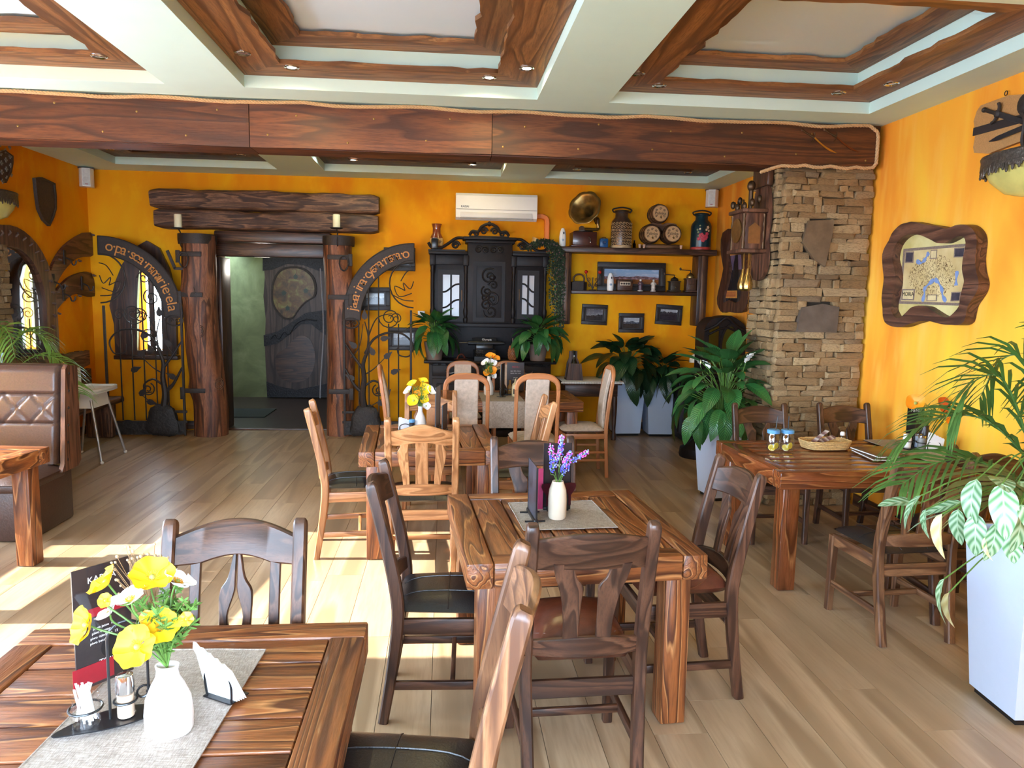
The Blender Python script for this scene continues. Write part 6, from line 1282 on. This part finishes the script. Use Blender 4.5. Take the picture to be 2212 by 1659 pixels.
B().box((0,-.0028,.20),(.13,.0008,.022)).build('red_stripe',REDC,mn,False); B().box((-.03,-.0028,.045),(.10,.0008,.05)).build('red_stripe',REDC,mn,False); B().lathe([(.030,0),(.028,.0006),(.001,.0006)],24,M.Translation((.02,-.0026,.1))@M.Rotation(PI/2,4,'X'),False).build('round_emblem',BLK,mn)
cd=thing('condiment_caddy','black wire caddy with leaf base on the front table','caddy',(-.755,1.672,zc),R(22))
lf=smooth_closed([(-.115,-.02),(-.06,-.035),(0,-.04),(.06,-.03),(.12,.01),(.075,.035),(.02,.045),(-.05,.03)],4); B().prism(lf,.003,M.Translation((0,0,.009))).build('leaf_base',BLK,cd)
for x,y in ((-.06,0),(.05,-.015),(.05,.02)): B().ball((x,y,.005),.005,(1,1,1),8,6).build('foot',BLK,cd)
B().tube([(0,.0,.012),(0,0,.20)]+[(.0+.04-.04*cos(a),0,.20+.04*sin(a)) for a in [i*PI/10 for i in range(1,11)]]+[(.08,0,.012)],.0032,8).build('handle_loop',BLK,cd)
for cx_,r_,zz in ((-.048,.034,.052),(.032,.024,.052)): B().tube([(cx_+r_*cos(a),-.002+r_*sin(a),zz) for a in [i*PI/12 for i in range(24)]],.0028,7,True).build('holder_ring',BLK,cd)
B().tube([(.08,.0,.06)]+[(.07+.02*cos(a)*(1-i/20),.01,.055+.02*sin(a)*(1-i/20)) for i,a in enumerate([k*PI/6 for k in range(14)])],.0028,6).build('scroll',BLK,cd)
mw=M.Translation(cd.location)@M.Rotation(R(22),4,'Z'); Pc=lambda x,y,zz:mw@V((x,y,zz))
GL=[(.026,0),(.029,.004),(.029,.045),(.026,.053),(.026,.062),(.028,.066)]
t=thing('toothpick_jar','small glass jar of paper wrapped toothpicks in the caddy','jar',Pc(-.048,-.002,.0125)); B().lathe(GL,24,None,False).build('glass',CLEAR,t); B().lathe([(.001,.001),(.027,.001),(.027,.005),(.001,.006)],20).build('glass_bottom',CLEAR,t)
b=B(); r=random.Random(4)
for i in range(26): a=r.uniform(0,6.3); q=r.uniform(0,.018); b.box((q*cos(a)*1.1,q*sin(a)*1.1,.05+r.uniform(-.004,.006)),(.005,.0012,.085),M.Rotation(r.uniform(-.28,.28),3,'X')@M.Rotation(r.uniform(-.25,.25),3,'Y'))
stuff(b.build('toothpicks',PAPER,t))
t=thing('pepper_shaker','glass shaker with chrome top in the caddy','shaker',Pc(.032,-.002,.0125)); B().lathe([(.019,0),(.021,.003),(.021,.05),(.019,.055),(.019,.062)],20,None,False).build('glass',CLEAR,t); B().lathe([(.001,.002),(.018,.002),(.018,.055),(.001,.056)],18).build('contents',plain('pink_salt',(206,176,150),.8,0,.1,120),t); B().lathe([(.0205,.06),(.021,.085),(.018,.1),(.012,.104),(.001,.104)],20).build('chrome_top',CHROME,t)
def napkins(label,p,rz,n,h,w,lean,hold=True):
    t=thing('napkin_holder',label,'napkins',p,R(rz))
    for i in range(n):
        o=[(-w/2,0)]+[(-w/2+w*k/10,h+(.006 if k%2 else 0)-h*.35*k/10) for k in range(11)]+[(w/2,.0)]
        B().prism(o,.0012,M.Rotation(R(lean+i*3),4,'X')@M.Translation((.004*i,.004*i,.004))@XZ).build('napkin',PAPER,t,False)
    if hold: B().tube(spl([(-w*.4,-.01,.003),(-w*.4,-.014,h*.4),(0,-.014,h*.55),(w*.4,-.014,h*.4),(w*.4,-.01,.003)],5),.003,6).build('wire_holder',BLK,t); B().box((0,.012,.002),(w*.9,.06,.003)).build('base',BLK,t)
    return t
napkins('fan of white napkins behind the front white vase',V((-.535,1.77,zc)),-30,5,.15,.10,14)
# ---- middle table
z=.7215
cloth('small grey linen mat on the middle table',.53,3.23,4,.41,.42,z); zc=z+.0045
vp=V((.507,3.175,zc)); vase('cream glazed vase with lavender on the middle table',vp,[(.036,0),(.041,.01),(.0415,.09),(.038,.13),(.028,.158),(.0255,.168),(.023,.168),(.022,.14)],CREAMC); nk=vp+V((0,0,.165))
LAV=[plain('lavender_blue',(84,84,214),.6,0,.3,200),plain('lavender_pale',(150,170,236),.6,0,.2,200),plain('lavender_pink',(214,80,170),.6,0,.2,200)]
t=thing('lavender_bouquet','bunch of blue and pink artificial lavender in the cream vase','bouquet',nk); r=random.Random(8)
for i,(x0,y0,x1,y1) in enumerate(((1190,1020,1212,968),(1210,985,1214,940),(1194,1008,1190,962),(1222,1015,1232,975),(1238,995,1270,975),(1215,1022,1222,990))):
    a=aty(x0,y0,3.17)-nk; c=aty(x1,y1,3.17)-nk; s_=B().tube(spl([V((0,0,-.03)),a*.5+V((0,0,.005)),a,c],5),.0016,5).build('stem',STEMG,t)
    for col in range(3):
        b=B()
        for k in range(46):
            f=r.random()
            if col==2 and f<.45: continue
            if col!=2 and abs((f>.55)-(col==1))>.5 and r.random()<.7: continue
            rr_=.013*(1-f*.5); d=V((r.gauss(0,1),r.gauss(0,1),r.gauss(0,.5))).normalized(); b.ball(a.lerp(c,f)+d*rr_*(1.5 if col==2 else 1),.0036,(1,1,1),5,4)
        if b.v: stuff(b.build('florets',LAV[col],s_))
b=B()
for k in range(10): a=r.uniform(0,6.3); b.strip(spl([V((0,0,0)),V((.012*cos(a),.012*sin(a),.03)),V((.035*cos(a),.035*sin(a),.05))],3),[.004]*6+[.001],.0008,V((-sin(a),cos(a),0)),0)
stuff(b.build('grass_leaves',plain('dark_leaf',(50,66,40),.6),t))
NAVY=plain('menu_photo_card',(52,54,66),.3,0,.6,22)
menu('thin black menu stand seen edge on at the left of the mat',(.403,3.09),(.392,3.29),zc,.235,NAVY,[],BLK)
mb2=menu('tall beer list card with dark goblet shaped holder behind the lavender',(.463,3.30),(.585,3.315),zc,.30,DARKC,[('KARTA',.026,0,.80,INK),('PIWA',.028,0,.68,INK)],BLK,.004,False)
for s in (-1,1): B().prism(smooth_closed([(s*.052-.026,.13),(s*.052+.026,.13),(s*.052+.024,.1),(s*.052+.006,.075),(s*.052+.006,.03),(s*.052-.006,.03),(s*.052-.006,.075),(s*.052-.024,.1)],2),.006,M.Translation((0,-.03,0))@XZ).build('goblet_holder',plain('dark_red_holder',(60,16,26),.2),mb2)
B().box((-.075,.0,.10),(.028,.004,.19)).build('pink_strip',plain('pink_card',(200,60,110),.5),mb2,False); B().box((0,-.018,.05),(.1,.02,.10)).build('holder_box',BLK,mb2)
# ---- second table
z=.7215; p=aty(908,918,5.35); vp=V((p.x,5.35,z)); vase('small white vase with yellow poppies on the second table',vp,[(.036,0),(.042,.01),(.044,.05),(.034,.1),(.016,.14),(.015,.17),(.018,.18),(.014,.18)],CERAM); nk=vp+V((0,0,.17))
def bouquet(label,nk,Y,fl,gr,seed):
    t=thing('bouquet',label,'bouquet',nk); r=random.Random(seed)
    for x,y,rad,m,nn in fl:
        c=aty(x,y,Y)-nk; q=rotto(nn).to_4x4(); b=B(); ph=r.uniform(0,6)
        b.grid(lambda u,v:c+q@V((rad*v*cos(2*PI*u)*(1+.06*sin(u*25+ph)),rad*v*sin(2*PI*u)*(1+.06*sin(u*25+ph)),rad*(.55*v**2+.08*sin(u*19+ph)*v))),24,4); f=b.build('flower',m,t); B().ball(c+q@V((0,0,rad*.15)),rad*.2,(1,1,1),8,6).build('flower_centre',plain('poppy_head',(150,160,80),.6),f); B().tube(spl([V((0,0,-.03)),c*.5+V((0,0,.01)),c],5),.0018,5).build('stem',STEMG,f)
    b=B()
    for i in range(gr):
        a=r.uniform(0,6.3); e=V((cos(a)*.07*r.random(),sin(a)*.07*r.random(),r.uniform(.04,.16))); b.tube([V((0,0,-.02)),e],.001,4)
        for k in range(10): d=V((r.uniform(-1,1),r.uniform(-1,1),r.uniform(0,1))).normalized(); f=e*r.uniform(.4,1); b.strip([f,f+d*.012,f+d*.022],[.003,.004,.0008],.0006,d.orthogonal(),0)
    stuff(b.build('fine_foliage',STEMG,t)); return t
bouquet('bunch of yellow and white poppies in the vase of the second table',nk,5.34,((892,832,.04,YEL,(-.4,-.3,.8)),(913,826,.038,YEL,(.2,-.3,.9)),(916,842,.045,YEL,(.3,-.7,.5)),(884,846,.04,WHT,(-.6,-.3,.7)),(928,846,.04,WHT,(.6,-.4,.6)),(894,866,.045,YEL,(-.3,-.8,.4)),(914,862,.038,YEL,(.3,-.8,.4)),(920,877,.03,WHT,(.4,-.8,.3)),(902,850,.025,ORA,(0,-.9,.3))),30,2)
p=aty(944,920,5.42); menu('black menu stand seen nearly edge on beside the yellow poppies',(p.x-.01,5.38),(p.x+.02,5.54),z,.30,DARKC,[],BLK); p=aty(959,922,5.3); menu('low black menu holder at the right of the second table centre',(p.x-.012,5.24),(p.x+.02,5.38),z,.19,DARKC,[],BLK)
p=aty(874,915,5.33); napkins('pale green napkins in a wire holder left of the yellow poppies',V((p.x,5.33,z)),12,4,.10,.09,8)
p=aty(890,900,5.30); t=thing('blue_lid_shaker','small shaker with blue lid beside the yellow poppy vase','shaker',V((p.x,5.30,z))); B().lathe([(.02,0),(.02,.07),(.001,.07)],16).build('body',plain('smoke_dark',(40,40,44),.2),t); B().lathe([(.022,.07),(.022,.09),(.001,.095)],16).build('lid',plain('blue_lid',(90,150,200),.4),t)
# ---- far table
z=.7215; cloth('grey linen runner hanging over the near edge of the far table',.555,7.155,1,.40,.62,z,'table runner',.25); zc=z+.0045
vp=V((.447,7.30,zc)); vase('white bottle vase on the far table beside the dark menu stand',vp,[(.04,0),(.048,.012),(.05,.07),(.04,.12),(.02,.155),(.018,.18),(.022,.19),(.016,.19)],CERAM); nk=vp+V((0,0,.18))
bouquet('bunch of orange and white poppies in the vase of the far table',nk,7.30,((1060,772,.05,ORA,(-.1,-.4,.8)),(1070,776,.045,ORA,(.3,-.4,.8)),(1050,785,.045,WHT,(-.5,-.4,.7)),(1063,786,.045,WHT,(.2,-.6,.7)),(1062,802,.05,ORA,(0,-.8,.5)),(1052,806,.035,ORA,(-.3,-.8,.4)),(1066,812,.03,WHT,(.3,-.9,.3))),26,4)
gyps('dried pale sprigs beside the orange poppies of the far table',nk,aty(1080,790,7.3),30,9)
menu('dark menu stand seen edge on beside the far white vase',(.555,7.14),(.60,7.30),zc,.31,DARKC,[],BLK); p=aty(1113,842,7.62); menu('tall standing menu card in front of the farthest beige chair',(p.x-.085,7.62),(p.x+.085,7.62),z,.29,DARKC,[('MENU',.028,0,.88,REDC),('zupy  dania  desery',.014,0,.74,INK),('napoje  piwo  wino',.014,0,.66,INK),('pierogi',.016,0,.5,INK),('schabowy',.016,0,.42,INK),('ryby',.016,0,.34,INK)],BLK)
p=aty(1095,852,7.34); t=thing('oil_caddy','dark wire basket of sauce bottles on the far table','caddy',V((p.x,7.34,zc))); b=B()
for zz in (.01,.06): b.tube([(.075*cos(a),.05*sin(a),zz) for a in [k*PI/10 for k in range(20)]],.004,6,True)
for k in range(8): a=k*PI/4; b.tube([(.075*cos(a),.05*sin(a),.004),(.075*cos(a),.05*sin(a),.062)],.003,5)
b.build('wire_basket',BLK,t); B().box((0,0,.004),(.13,.08,.004)).build('tray',BLK,t)
for i,(dx,m,lab) in enumerate(((-.035,plain('dark_sauce',(36,24,18),.15),'dark sauce bottle, left in the wire basket of the far table'),(.03,plain('amber_sauce',(140,100,50),.15),'amber oil bottle, right in the wire basket of the far table'))): tag(B().lathe([(.024,0),(.026,.01),(.026,.07),(.011,.1),(.010,.13),(.012,.14),(.001,.142)],16).build('sauce_bottle',m),lab,'bottle').location=V((p.x+dx,7.34,zc+.007))
p=aty(1113,848,7.22); t=thing('robot_shaped_dispenser','pale plastic squeeze bottle on the far table','bottle',V((p.x,7.22,zc))); t.name='squeeze_bottle'; B().lathe([(.034,0),(.036,.01),(.036,.09),(.03,.12),(.012,.135),(.010,.15),(.003,.175),(.001,.175)],18).build('body',plain('pale_sauce',(206,196,158),.4),t); B().box((0,-.035,.05),(.045,.004,.05)).build('label',plain('dark_label',(40,34,30),.5),t)
# ---- right glossy table
z=.7265; BL=plain('blue_lid',(90,150,200),.4)
for i,(px,lab,sx) in enumerate(((1669,'lidded mason jar with black straw and lemon, left of the pair',.016),(1699,'lidded mason jar with black straw and lemon, right of the pair',.002))):
    p=atz(px,974,z); t=thing('mason_jar',lab,'jar',p,0,'mason jars with lemon water'); t.scale=(1.14,1.14,1.1)
    B().lathe([(.03,0),(.037,.006),(.039,.03),(.039,.085),(.033,.1),(.033,.115)],22,None,False).build('glass',glass('jar_glass',(.9,.93,.95),.06,.13),t); B().lathe([(.001,.003),(.034,.003)],20,None,False).build('glass_bottom',CLEAR,t)
    l=B().lathe([(.036,.108),(.037,.126),(.032,.13),(.001,.13)],22).build('lid',BL,t); B().tube([(0,0,.02),(sx*1.2,0,.21)],.0035,8).build('straw',BLK,t)
    for k in range(2): B().lathe([(.019,-.003),(.021,0),(.019,.003)],16,M.Translation(((-.012,.014)[k],-.01,.022+.01*k))@M.Rotation(R(60+40*k),4,'X')@M.Rotation(.5*k,4,'Y')).build('lemon_slice',plain('lemon',(232,206,70),.4),t)
    b=B(); [b.cbox((q,.008,.02+.012*j),(.02,.018,.016),.003,M.Rotation(.5*j,3,'Z')) for j,q in enumerate((-.01,.012))]; b.build('ice',plain('ice',(214,222,226),.15,var=.1),t)
t=thing('bread_basket','shallow oval wicker basket with striped napkins on the glossy table','basket',(2.56,4.70,z),R(3)); WK=plain('wicker',(196,160,104),.7,0,.25,90,.3)
o=[(.145*cos(a)*(abs(cos(a))+.001)**-.4,.09*sin(a)*(abs(sin(a))+.001)**-.4) for a in [k*PI/20 for k in range(40)]]
for k in range(5): B().tube([(x*(1+.03*k)+.003*sin(i*2.2+k*PI),y*(1+.03*k)+.003*sin(i*2.2+k*PI),.007+.011*k) for i,(x,y) in enumerate(o)],.0065,6,True).build('wicker_coil',WK,t)
B().prism(o,.006,M.Translation((0,0,.002))).build('wicker_bottom',WK,t); b=B(); [b.tube([(x*1.0,y*1.0,.004),(x*1.14,y*1.14,.058)],.004,5) for x,y in o[::2]]; stuff(b.build('wicker_stakes',WK,t))
n=N('striped_napkin'); v=n.coord(rand=False); sx_=n.new('SeparateXYZ'); n.ln(v,sx_.inputs[0]); q=n.math('FRACT',n.math('MULTIPLY',sx_.outputs[0],30)); NAPM=n.set(n.ramp(q,[(0,(120,84,80)),(.4,(206,190,180)),(.7,(96,66,66)),(1,(150,110,104))]),.8)
for k in range(2): tag(B().cbox((0,0,0),(.14,.05,.004),.001,M.Rotation(R(-38 if k==0 else -20),3,'Y')@M.Rotation(R(12*k),3,'X')).build('striped_napkin',NAPM),('striped folded napkin standing up in the wicker basket','striped folded napkin lying flatter in the wicker basket')[k],'napkin').location=(2.52+.05*k,4.70+.02*k,z+(.075 if k==0 else .05))
p=atz(1819,955,z); t=thing('salt_shaker','little white salt shaker beside the wicker basket','shaker',p); B().lathe([(.018,0),(.02,.03),(.014,.05),(.001,.05)],16).build('body',CLEAR,t); B().lathe([(.001,.002),(.016,.002),(.016,.03),(.001,.03)],14).build('salt',PAPER,t); B().lathe([(.016,.048),(.017,.065),(.01,.075),(.001,.075)],16).build('cap',WHITEP,t)
for k in range(2):
    t=thing('menu_book',('brown menu book on the glossy table, the upper of two','brown menu book on the glossy table, the lower of two')[1-k],'menu',(2.78+.012*k,4.42+.015*k,z+.001+.0165*k),R(-6+8*k)); WB=plain('menu_cover',(84,60,42),.35,0,.3,30)
    B().cbox((0,0,.003),(.23,.31,.004),.001).build('back_cover',WB,t); B().box((0,0,.0085),(.222,.302,.006)).build('pages',PAPER,t); B().cbox((0,0,.0138),(.23,.31,.004),.001).build('front_cover',WB,t); b=B(); [b.tube([(-.1+.006*cos(a),-.1+q*.1,.016+.004*sin(a)) for a in [w*PI/4 for w in range(8)]],.0015,4,True) for q in range(3)]; stuff(b.build('rings',CHROME,t))
cloth('grey linen runner at the wall end of the glossy table',3.165,4.50,1,.33,.92,z); zc=z+.0045
t=thing('condiment_caddy','black wire caddy on the glossy table by the wall','caddy',(3.17,4.66,zc)); b=B()
for cx_,cy_ in ((-.05,0),(.04,.02),(.02,-.05)): b.tube([(cx_+.034*cos(a),cy_+.034*sin(a),.05) for a in [k*PI/10 for k in range(20)]],.003,6,True); b.tube([(cx_+.034,cy_,.004),(cx_+.034,cy_,.052)],.003,5)
b.build('wire_rings',BLK,t); B().box((0,0,.004),(.17,.11,.005)).build('base',BLK,t); B().tube([(0,0,.005),(0,0,.16),(.02,0,.18),(.04,0,.16)],.0035,6).build('handle',BLK,t)
for dx,dy,m,nm,lab in ((-.05,0,PAPER,'toothpick_jar','jar of white toothpicks in the caddy by the wall'),(.02,-.05,plain('grey_pepper',(120,118,116),.4),'pepper_shaker','grey pepper shaker in the caddy by the wall'),(.04,.02,plain('blue_white_lid',(190,206,226),.4),'salt_shaker','pale lidded shaker in the caddy by the wall')):
    q=thing(nm,lab,'jar',(3.17+dx,4.66+dy,zc+.0075)); B().lathe([(.026,0),(.028,.06),(.024,.075),(.001,.076)],16).build('body',m,q); B().lathe([(.025,.074),(.025,.09),(.001,.092)],14).build('lid',CHROME if nm!='toothpick_jar' else PAPER,q)
napkins('leaning white napkins beside the caddy by the wall',V((3.24,4.56,zc)),-20,4,.13,.09,14)
p=aty(1996,900,4.72); menu('narrow dark menu stand between the sunflowers by the wall',(3.185,4.77),(3.30,4.78),zc,.30,DARKC,[('MENU',.03,0,.8,INK)],BLK)
vp=V((3.27,4.70,zc)); vase('dark little vase of sunflowers on the glossy table by the wall',vp,[(.03,0),(.036,.02),(.036,.1),(.022,.13),(.024,.15),(.02,.15)],plain('dark_vase',(40,34,36),.3))
bouquet('bunch of orange and yellow sunflowers by the yellow wall',vp+V((0,0,.14)),4.70,((1978,872,.06,ORA,(-.5,-.6,.5)),(2032,878,.06,plain('rust_petal',(206,92,30),.5),(.3,-.8,.4)),(2040,900,.05,ORA,(.4,-.8,.2)),(2028,905,.04,YEL,(.1,-.9,.1))),30,6)
# ================================================================ plants
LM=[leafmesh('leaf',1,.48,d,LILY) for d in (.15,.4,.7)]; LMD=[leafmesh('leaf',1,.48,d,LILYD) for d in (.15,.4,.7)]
def lily(label,cx,cy,cz,n,hs,rs,ls,seed,lm,dark=None,flowers=0,bias=None,cat='plant',back=False):
    t=thing('peace_lily',label,cat,(cx,cy,cz)); r=random.Random(seed); b=B()
    for i in range(n):
        a=2*PI*(i*.618+r.uniform(-.06,.06)); f=(i+.5)/n; a=-a if back and sin(a)>.15 else a; rad=rs*(.18+.82*f**.8)*r.uniform(.8,1.1); h=hs*(1-.75*f**1.5)*r.uniform(.85,1.08)
        if bias: rad*=1+bias[2]*cos(a-bias[0]); h+=0
        e=V((rad*cos(a)*.72,rad*sin(a)*.72,h)); b.tube(spl([V((rad*.1*cos(a),rad*.1*sin(a),-.02)),V((e.x*.35,e.y*.35,h*.7)),e],5),.0035,5)
        L=ls*r.uniform(.8,1.2); pit=lerp(.95,-.75,f**.8)+r.uniform(-.25,.25); m=M.Translation(e)@M.Rotation(a-PI/2+r.uniform(-.3,.3),4,'Z')@M.Rotation(pit,4,'X')@M.Rotation(r.uniform(-.4,.4),4,'Y')@M.Diagonal((L,L,L,1))
        put('leaf',lm[0 if f<.3 else (1 if f<.65 else 2)],t,m)
    stuff(b.build('leaf_stalks',STEMG,t))
    for k in range(flowers):
        a=r.uniform(2.4,5.6); e=V((rs*.45*cos(a),rs*.45*sin(a),hs*r.uniform(.85,1.1))); s_=B().tube(spl([V((0,0,0)),e*.6,e],5),.003,5).build('flower_stalk',STEMG,t)
        B().ball(e+V((0,-.008,.03)),.007,(1,1,3),8,6).build('spadix',plain('cream_spadix',(226,216,170),.6),s_); put('spathe',leafmesh('spathe',.12,.06,.3,WHT),t,M.Translation(e)@M.Rotation(a-PI/2,4,'Z')@M.Rotation(1.0,4,'X'))
    return t
lily('big peace lily with drooping glossy leaves in the planter by the glossy table',2.40,6.10,.55,92,.66,.50,.26,5,LM,flowers=4,bias=(2.6,0,.15))
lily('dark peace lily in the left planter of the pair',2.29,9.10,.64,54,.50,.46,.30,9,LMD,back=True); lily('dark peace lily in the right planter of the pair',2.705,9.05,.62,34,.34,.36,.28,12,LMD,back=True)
def pot(label,x,y,z,r0,r1,h): t=thing('flower_pot',label,'plant pot',(x,y,z),0,'taupe pots on the sideboard'); B().lathe([(r0,0),(r1,h),(r1-.012,h),(r1-.014,h-.03),(.001,h-.032)],28).build('pot',TAUPE,t); B().lathe([(.001,h-.03),(r1-.016,h-.026),(r1-.016,h-.031)],20).build('soil',PEAT,t)
pA=T_(938,8.95); pot('taupe flower pot at the left end of the sideboard',pA.x,8.98,SBT+.001,.09,.125,.215); lily('bright peace lily in the left pot on the sideboard',pA.x,8.98,SBT+.19,36,.30,.26,.25,21,LM,back=True)
pB=T_(1162,8.95); pot('taupe flower pot at the right end of the sideboard',pB.x,8.98,SBT+.001,.09,.125,.2); lily('peace lily in the right pot on the sideboard, one leaf hanging low',pB.x,8.98,SBT+.18,36,.26,.32,.25,23,LM,back=True)
# ivy trailing over the sideboard corner
a=aty(1165,545,9.02); t=thing('trailing_ivy','artificial ivy garland trailing down the right side of the sideboard','plant',(a.x,9.0,a.z)); r=random.Random(2); b=B(); s=B(); fl_=B()
for k in range(9):
    dx=r.uniform(.0,.14); L=r.uniform(.55,1.0) if k else 1.05; path=spl([V((-.16+dx*.4,.1,.06)),V((.02+dx*.6,.0,.12)),V((.12+dx,-.04,0)),V((.13+dx*1.1,-.03,-.4*L)),V((.15+dx,-.02,-.95*L))],9); s.tube(path,.003,4)
    for p in path:
        for w in range(9): d=V((r.gauss(0,1),r.gauss(-.4,1),r.gauss(0,.7))).normalized(); q=p+d*r.uniform(.005,.035); u=d.orthogonal(); b.strip([q,q+d*.012,q+d*.028],[.006,.018,.001],.0012,u,0)
        if r.random()<.25: fl_.ball(p+V((r.uniform(-.03,.03),-.03,0)),.008,(1,1,1),6,4)
stuff(b.build('ivy_leaves',plain('ivy_green',(58,72,52),.6,0,.35,40),t)); stuff(s.build('ivy_stems',STEMG,t)); stuff(fl_.build('ivy_berries',plain('dusty_pink',(140,96,100),.6),t))
# palms
def frond(root,path,n,ll,w,seed,mat,droop=.5,start=.25):
    r=random.Random(seed); P_=spl(path,8); K=len(P_)-1; b=B(); b.tube(P_,[lerp(.006,.0016,i/K) for i in range(K+1)],6)
    for i in range(n):
        f=start+(1-start)*i/(n-1); x=f*K; j=min(int(x),K-1); p=P_[j].lerp(P_[j+1],x-j); t=(P_[min(j+1,K)]-P_[max(j-1,0)]).normalized(); sd=t.cross(V((0,0,1))); sd=sd.normalized() if sd.length>.01 else V((1,0,0))
        L=ll*(.55+.75*sin(PI*min(1,(f-start)/(1-start)*.8+.15)))*r.uniform(.85,1.1)
        for s_ in (-1,1):
            d=(t*.75+sd*s_*.75+V((0,0,.12))).normalized(); q=[p,p+d*L*.35+V((0,0,.0)),p+d*L*.7-V((0,0,droop*L*.22)),p+d*L*.95-V((0,0,droop*L*.55))]
            up=d.cross(V((0,0,1))).normalized(); up=(up*.85+V((0,0,.5))*(1 if s_>0 else -1)).normalized(); b.strip(q,[w*.5,w,w*.75,w*.08],.0009,up,0)
    return b.build('frond',mat,root)
t=thing('areca_palm','bushy areca palm arching out of the right foreground planter','plant',(2.50,2.78,.70)); PMM=[plain('palm_green',(64,98,40),.45,0,.25,10),plain('palm_green_light',(96,132,56),.45,0,.25,10),plain('palm_dry',(120,116,60),.6,0,.25,10)]
r=random.Random(31)
FD=[(-.56,.0,.40),(-.50,.22,.56),(-.30,.10,.74),(-.12,.26,.82),(.06,.05,.86),(.25,.2,.8),(.42,.05,.66),(.5,.12,.5),(-.33,-.18,.34),(.2,-.2,.6),(-.1,-.2,.56)]
for i,(x,y,h) in enumerate(FD):
    o=V((r.uniform(-.05,.05),r.uniform(-.05,.05),0)); frond(t,[o,o+V((x*.12,y*.12,h*.5)),o+V((x*.5,y*.5,h*.92)),o+V((x*.85,y*.85,h*.93)),o+V((x*1.1,y*1.1,h*.72))],15,.25,.017,i,PMM[0 if r.random()<.45 else (1 if r.random()<.8 else 2)],.6,.32)
CL=[leafmesh('leaf',1,.46,d,CALA,.1) for d in (.2,.5)]; CD=leafmesh('leaf',1,.3,.4,DRY,.6)
t=thing('calathea','striped calathea with some yellowed leaves at the foot of the palm','plant',(2.44,2.70,.71)); b=B()
CP=[(2040,1290,2.50,.20,-1.15,2.9,0),(2038,1110,2.55,.17,-.45,2.6,0),(1990,1110,2.52,.16,-.7,2.9,0),(2080,1085,2.6,.18,-.3,2.7,0),(2110,1075,2.45,.2,-.9,3.6,0),(2165,1085,2.35,.22,-.8,4.2,0),(2200,1130,2.35,.2,-1.0,4.6,0),(2110,1150,2.42,.18,-1.1,4.0,0),(2150,1170,2.38,.17,-1.2,4.4,0),(2035,1150,2.47,.2,-1.3,3.4,1),(1990,1085,2.62,.2,.1,3.1,0),(2050,1320,2.5,.16,-1.35,3.5,1),(2150,1030,2.45,.2,.1,4.3,0),(2200,1040,2.45,.2,.0,4.8,0),(2000,1140,2.58,.13,-1.2,3.2,0),(2070,1140,2.5,.15,-1.0,3.9,0),(2185,1180,2.36,.16,-1.25,4.3,0),(2130,1200,2.38,.1,-1.3,4.0,1),(2205,1090,2.3,.2,-.5,4.7,0)]
for x,y,Y,L,pit,az,kind in CP:
    e=aty(x,y-40*(1 if pit<-.5 else 0),Y)-V((2.44,2.70,.71)); b.tube(spl([V((.02*sin(x),.02*cos(y),0)),V((e.x*.5,e.y*.5,max(e.z,.02)+.05)),e],5),.0028,5); L*=.88; put('leaf',CD if kind else CL[0 if pit>-.6 else 1],t,M.Translation(e)@M.Rotation(az-PI/2,4,'Z')@M.Rotation(pit,4,'X')@M.Rotation(r.uniform(-.4,.4)+(.5 if kind else 0),4,'Y')@M.Diagonal((L,L,L,1)))
stuff(b.build('leaf_stalks',STEMG,t))
# palm behind the leather bench
t=thing('flower_pot','taupe pot mostly hidden behind the leather bench','plant pot',(-3.72,6.45,0)); B().lathe([(.15,0),(.19,.62),(.17,.62),(.165,.58),(.001,.57)],26).build('pot',TAUPE,t); B().lathe([(.001,.575),(.165,.58)],20,None,False).build('soil',PEAT,t)
t=thing('potted_palm','sparse pale palm with a blue ribbon behind the leather bench','plant',(-3.72,6.45,.56))
for i,(x,y,h,m) in enumerate(((-.25,-.2,.75,2),(-.12,.3,.85,0),(-.05,-.1,.9,1),(.25,-.15,.85,1),(.45,.0,.82,1),(.62,-.1,.62,1),(.35,.2,.8,0),(.7,-.25,.45,1),(-.2,-.35,.6,2))):
    o=V((.02*sin(i*3),.02*cos(i*3),0)); frond(t,[o,o+V((x*.2,y*.2,h*.6)),o+V((x*.6,y*.6,h*.95)),o+V((x*.95,y*.95,h*.9)),o+V((x*1.15,y*1.15,h*.7))],12,.2,.016,40+i,PMM[m] if m else PMM[1],.7,.45)
b=B(); [b.strip(spl([V((.16+.03*k,-.16,.62)),V((.14+.04*k,-.18,.52)),V((.15+.05*k,-.17,.38))],4),[.02]*8+[.012],.002,(1,0,0),0) for k in range(2)]; b.build('ribbon',plain('blue_ribbon',(120,176,212),.5),t)
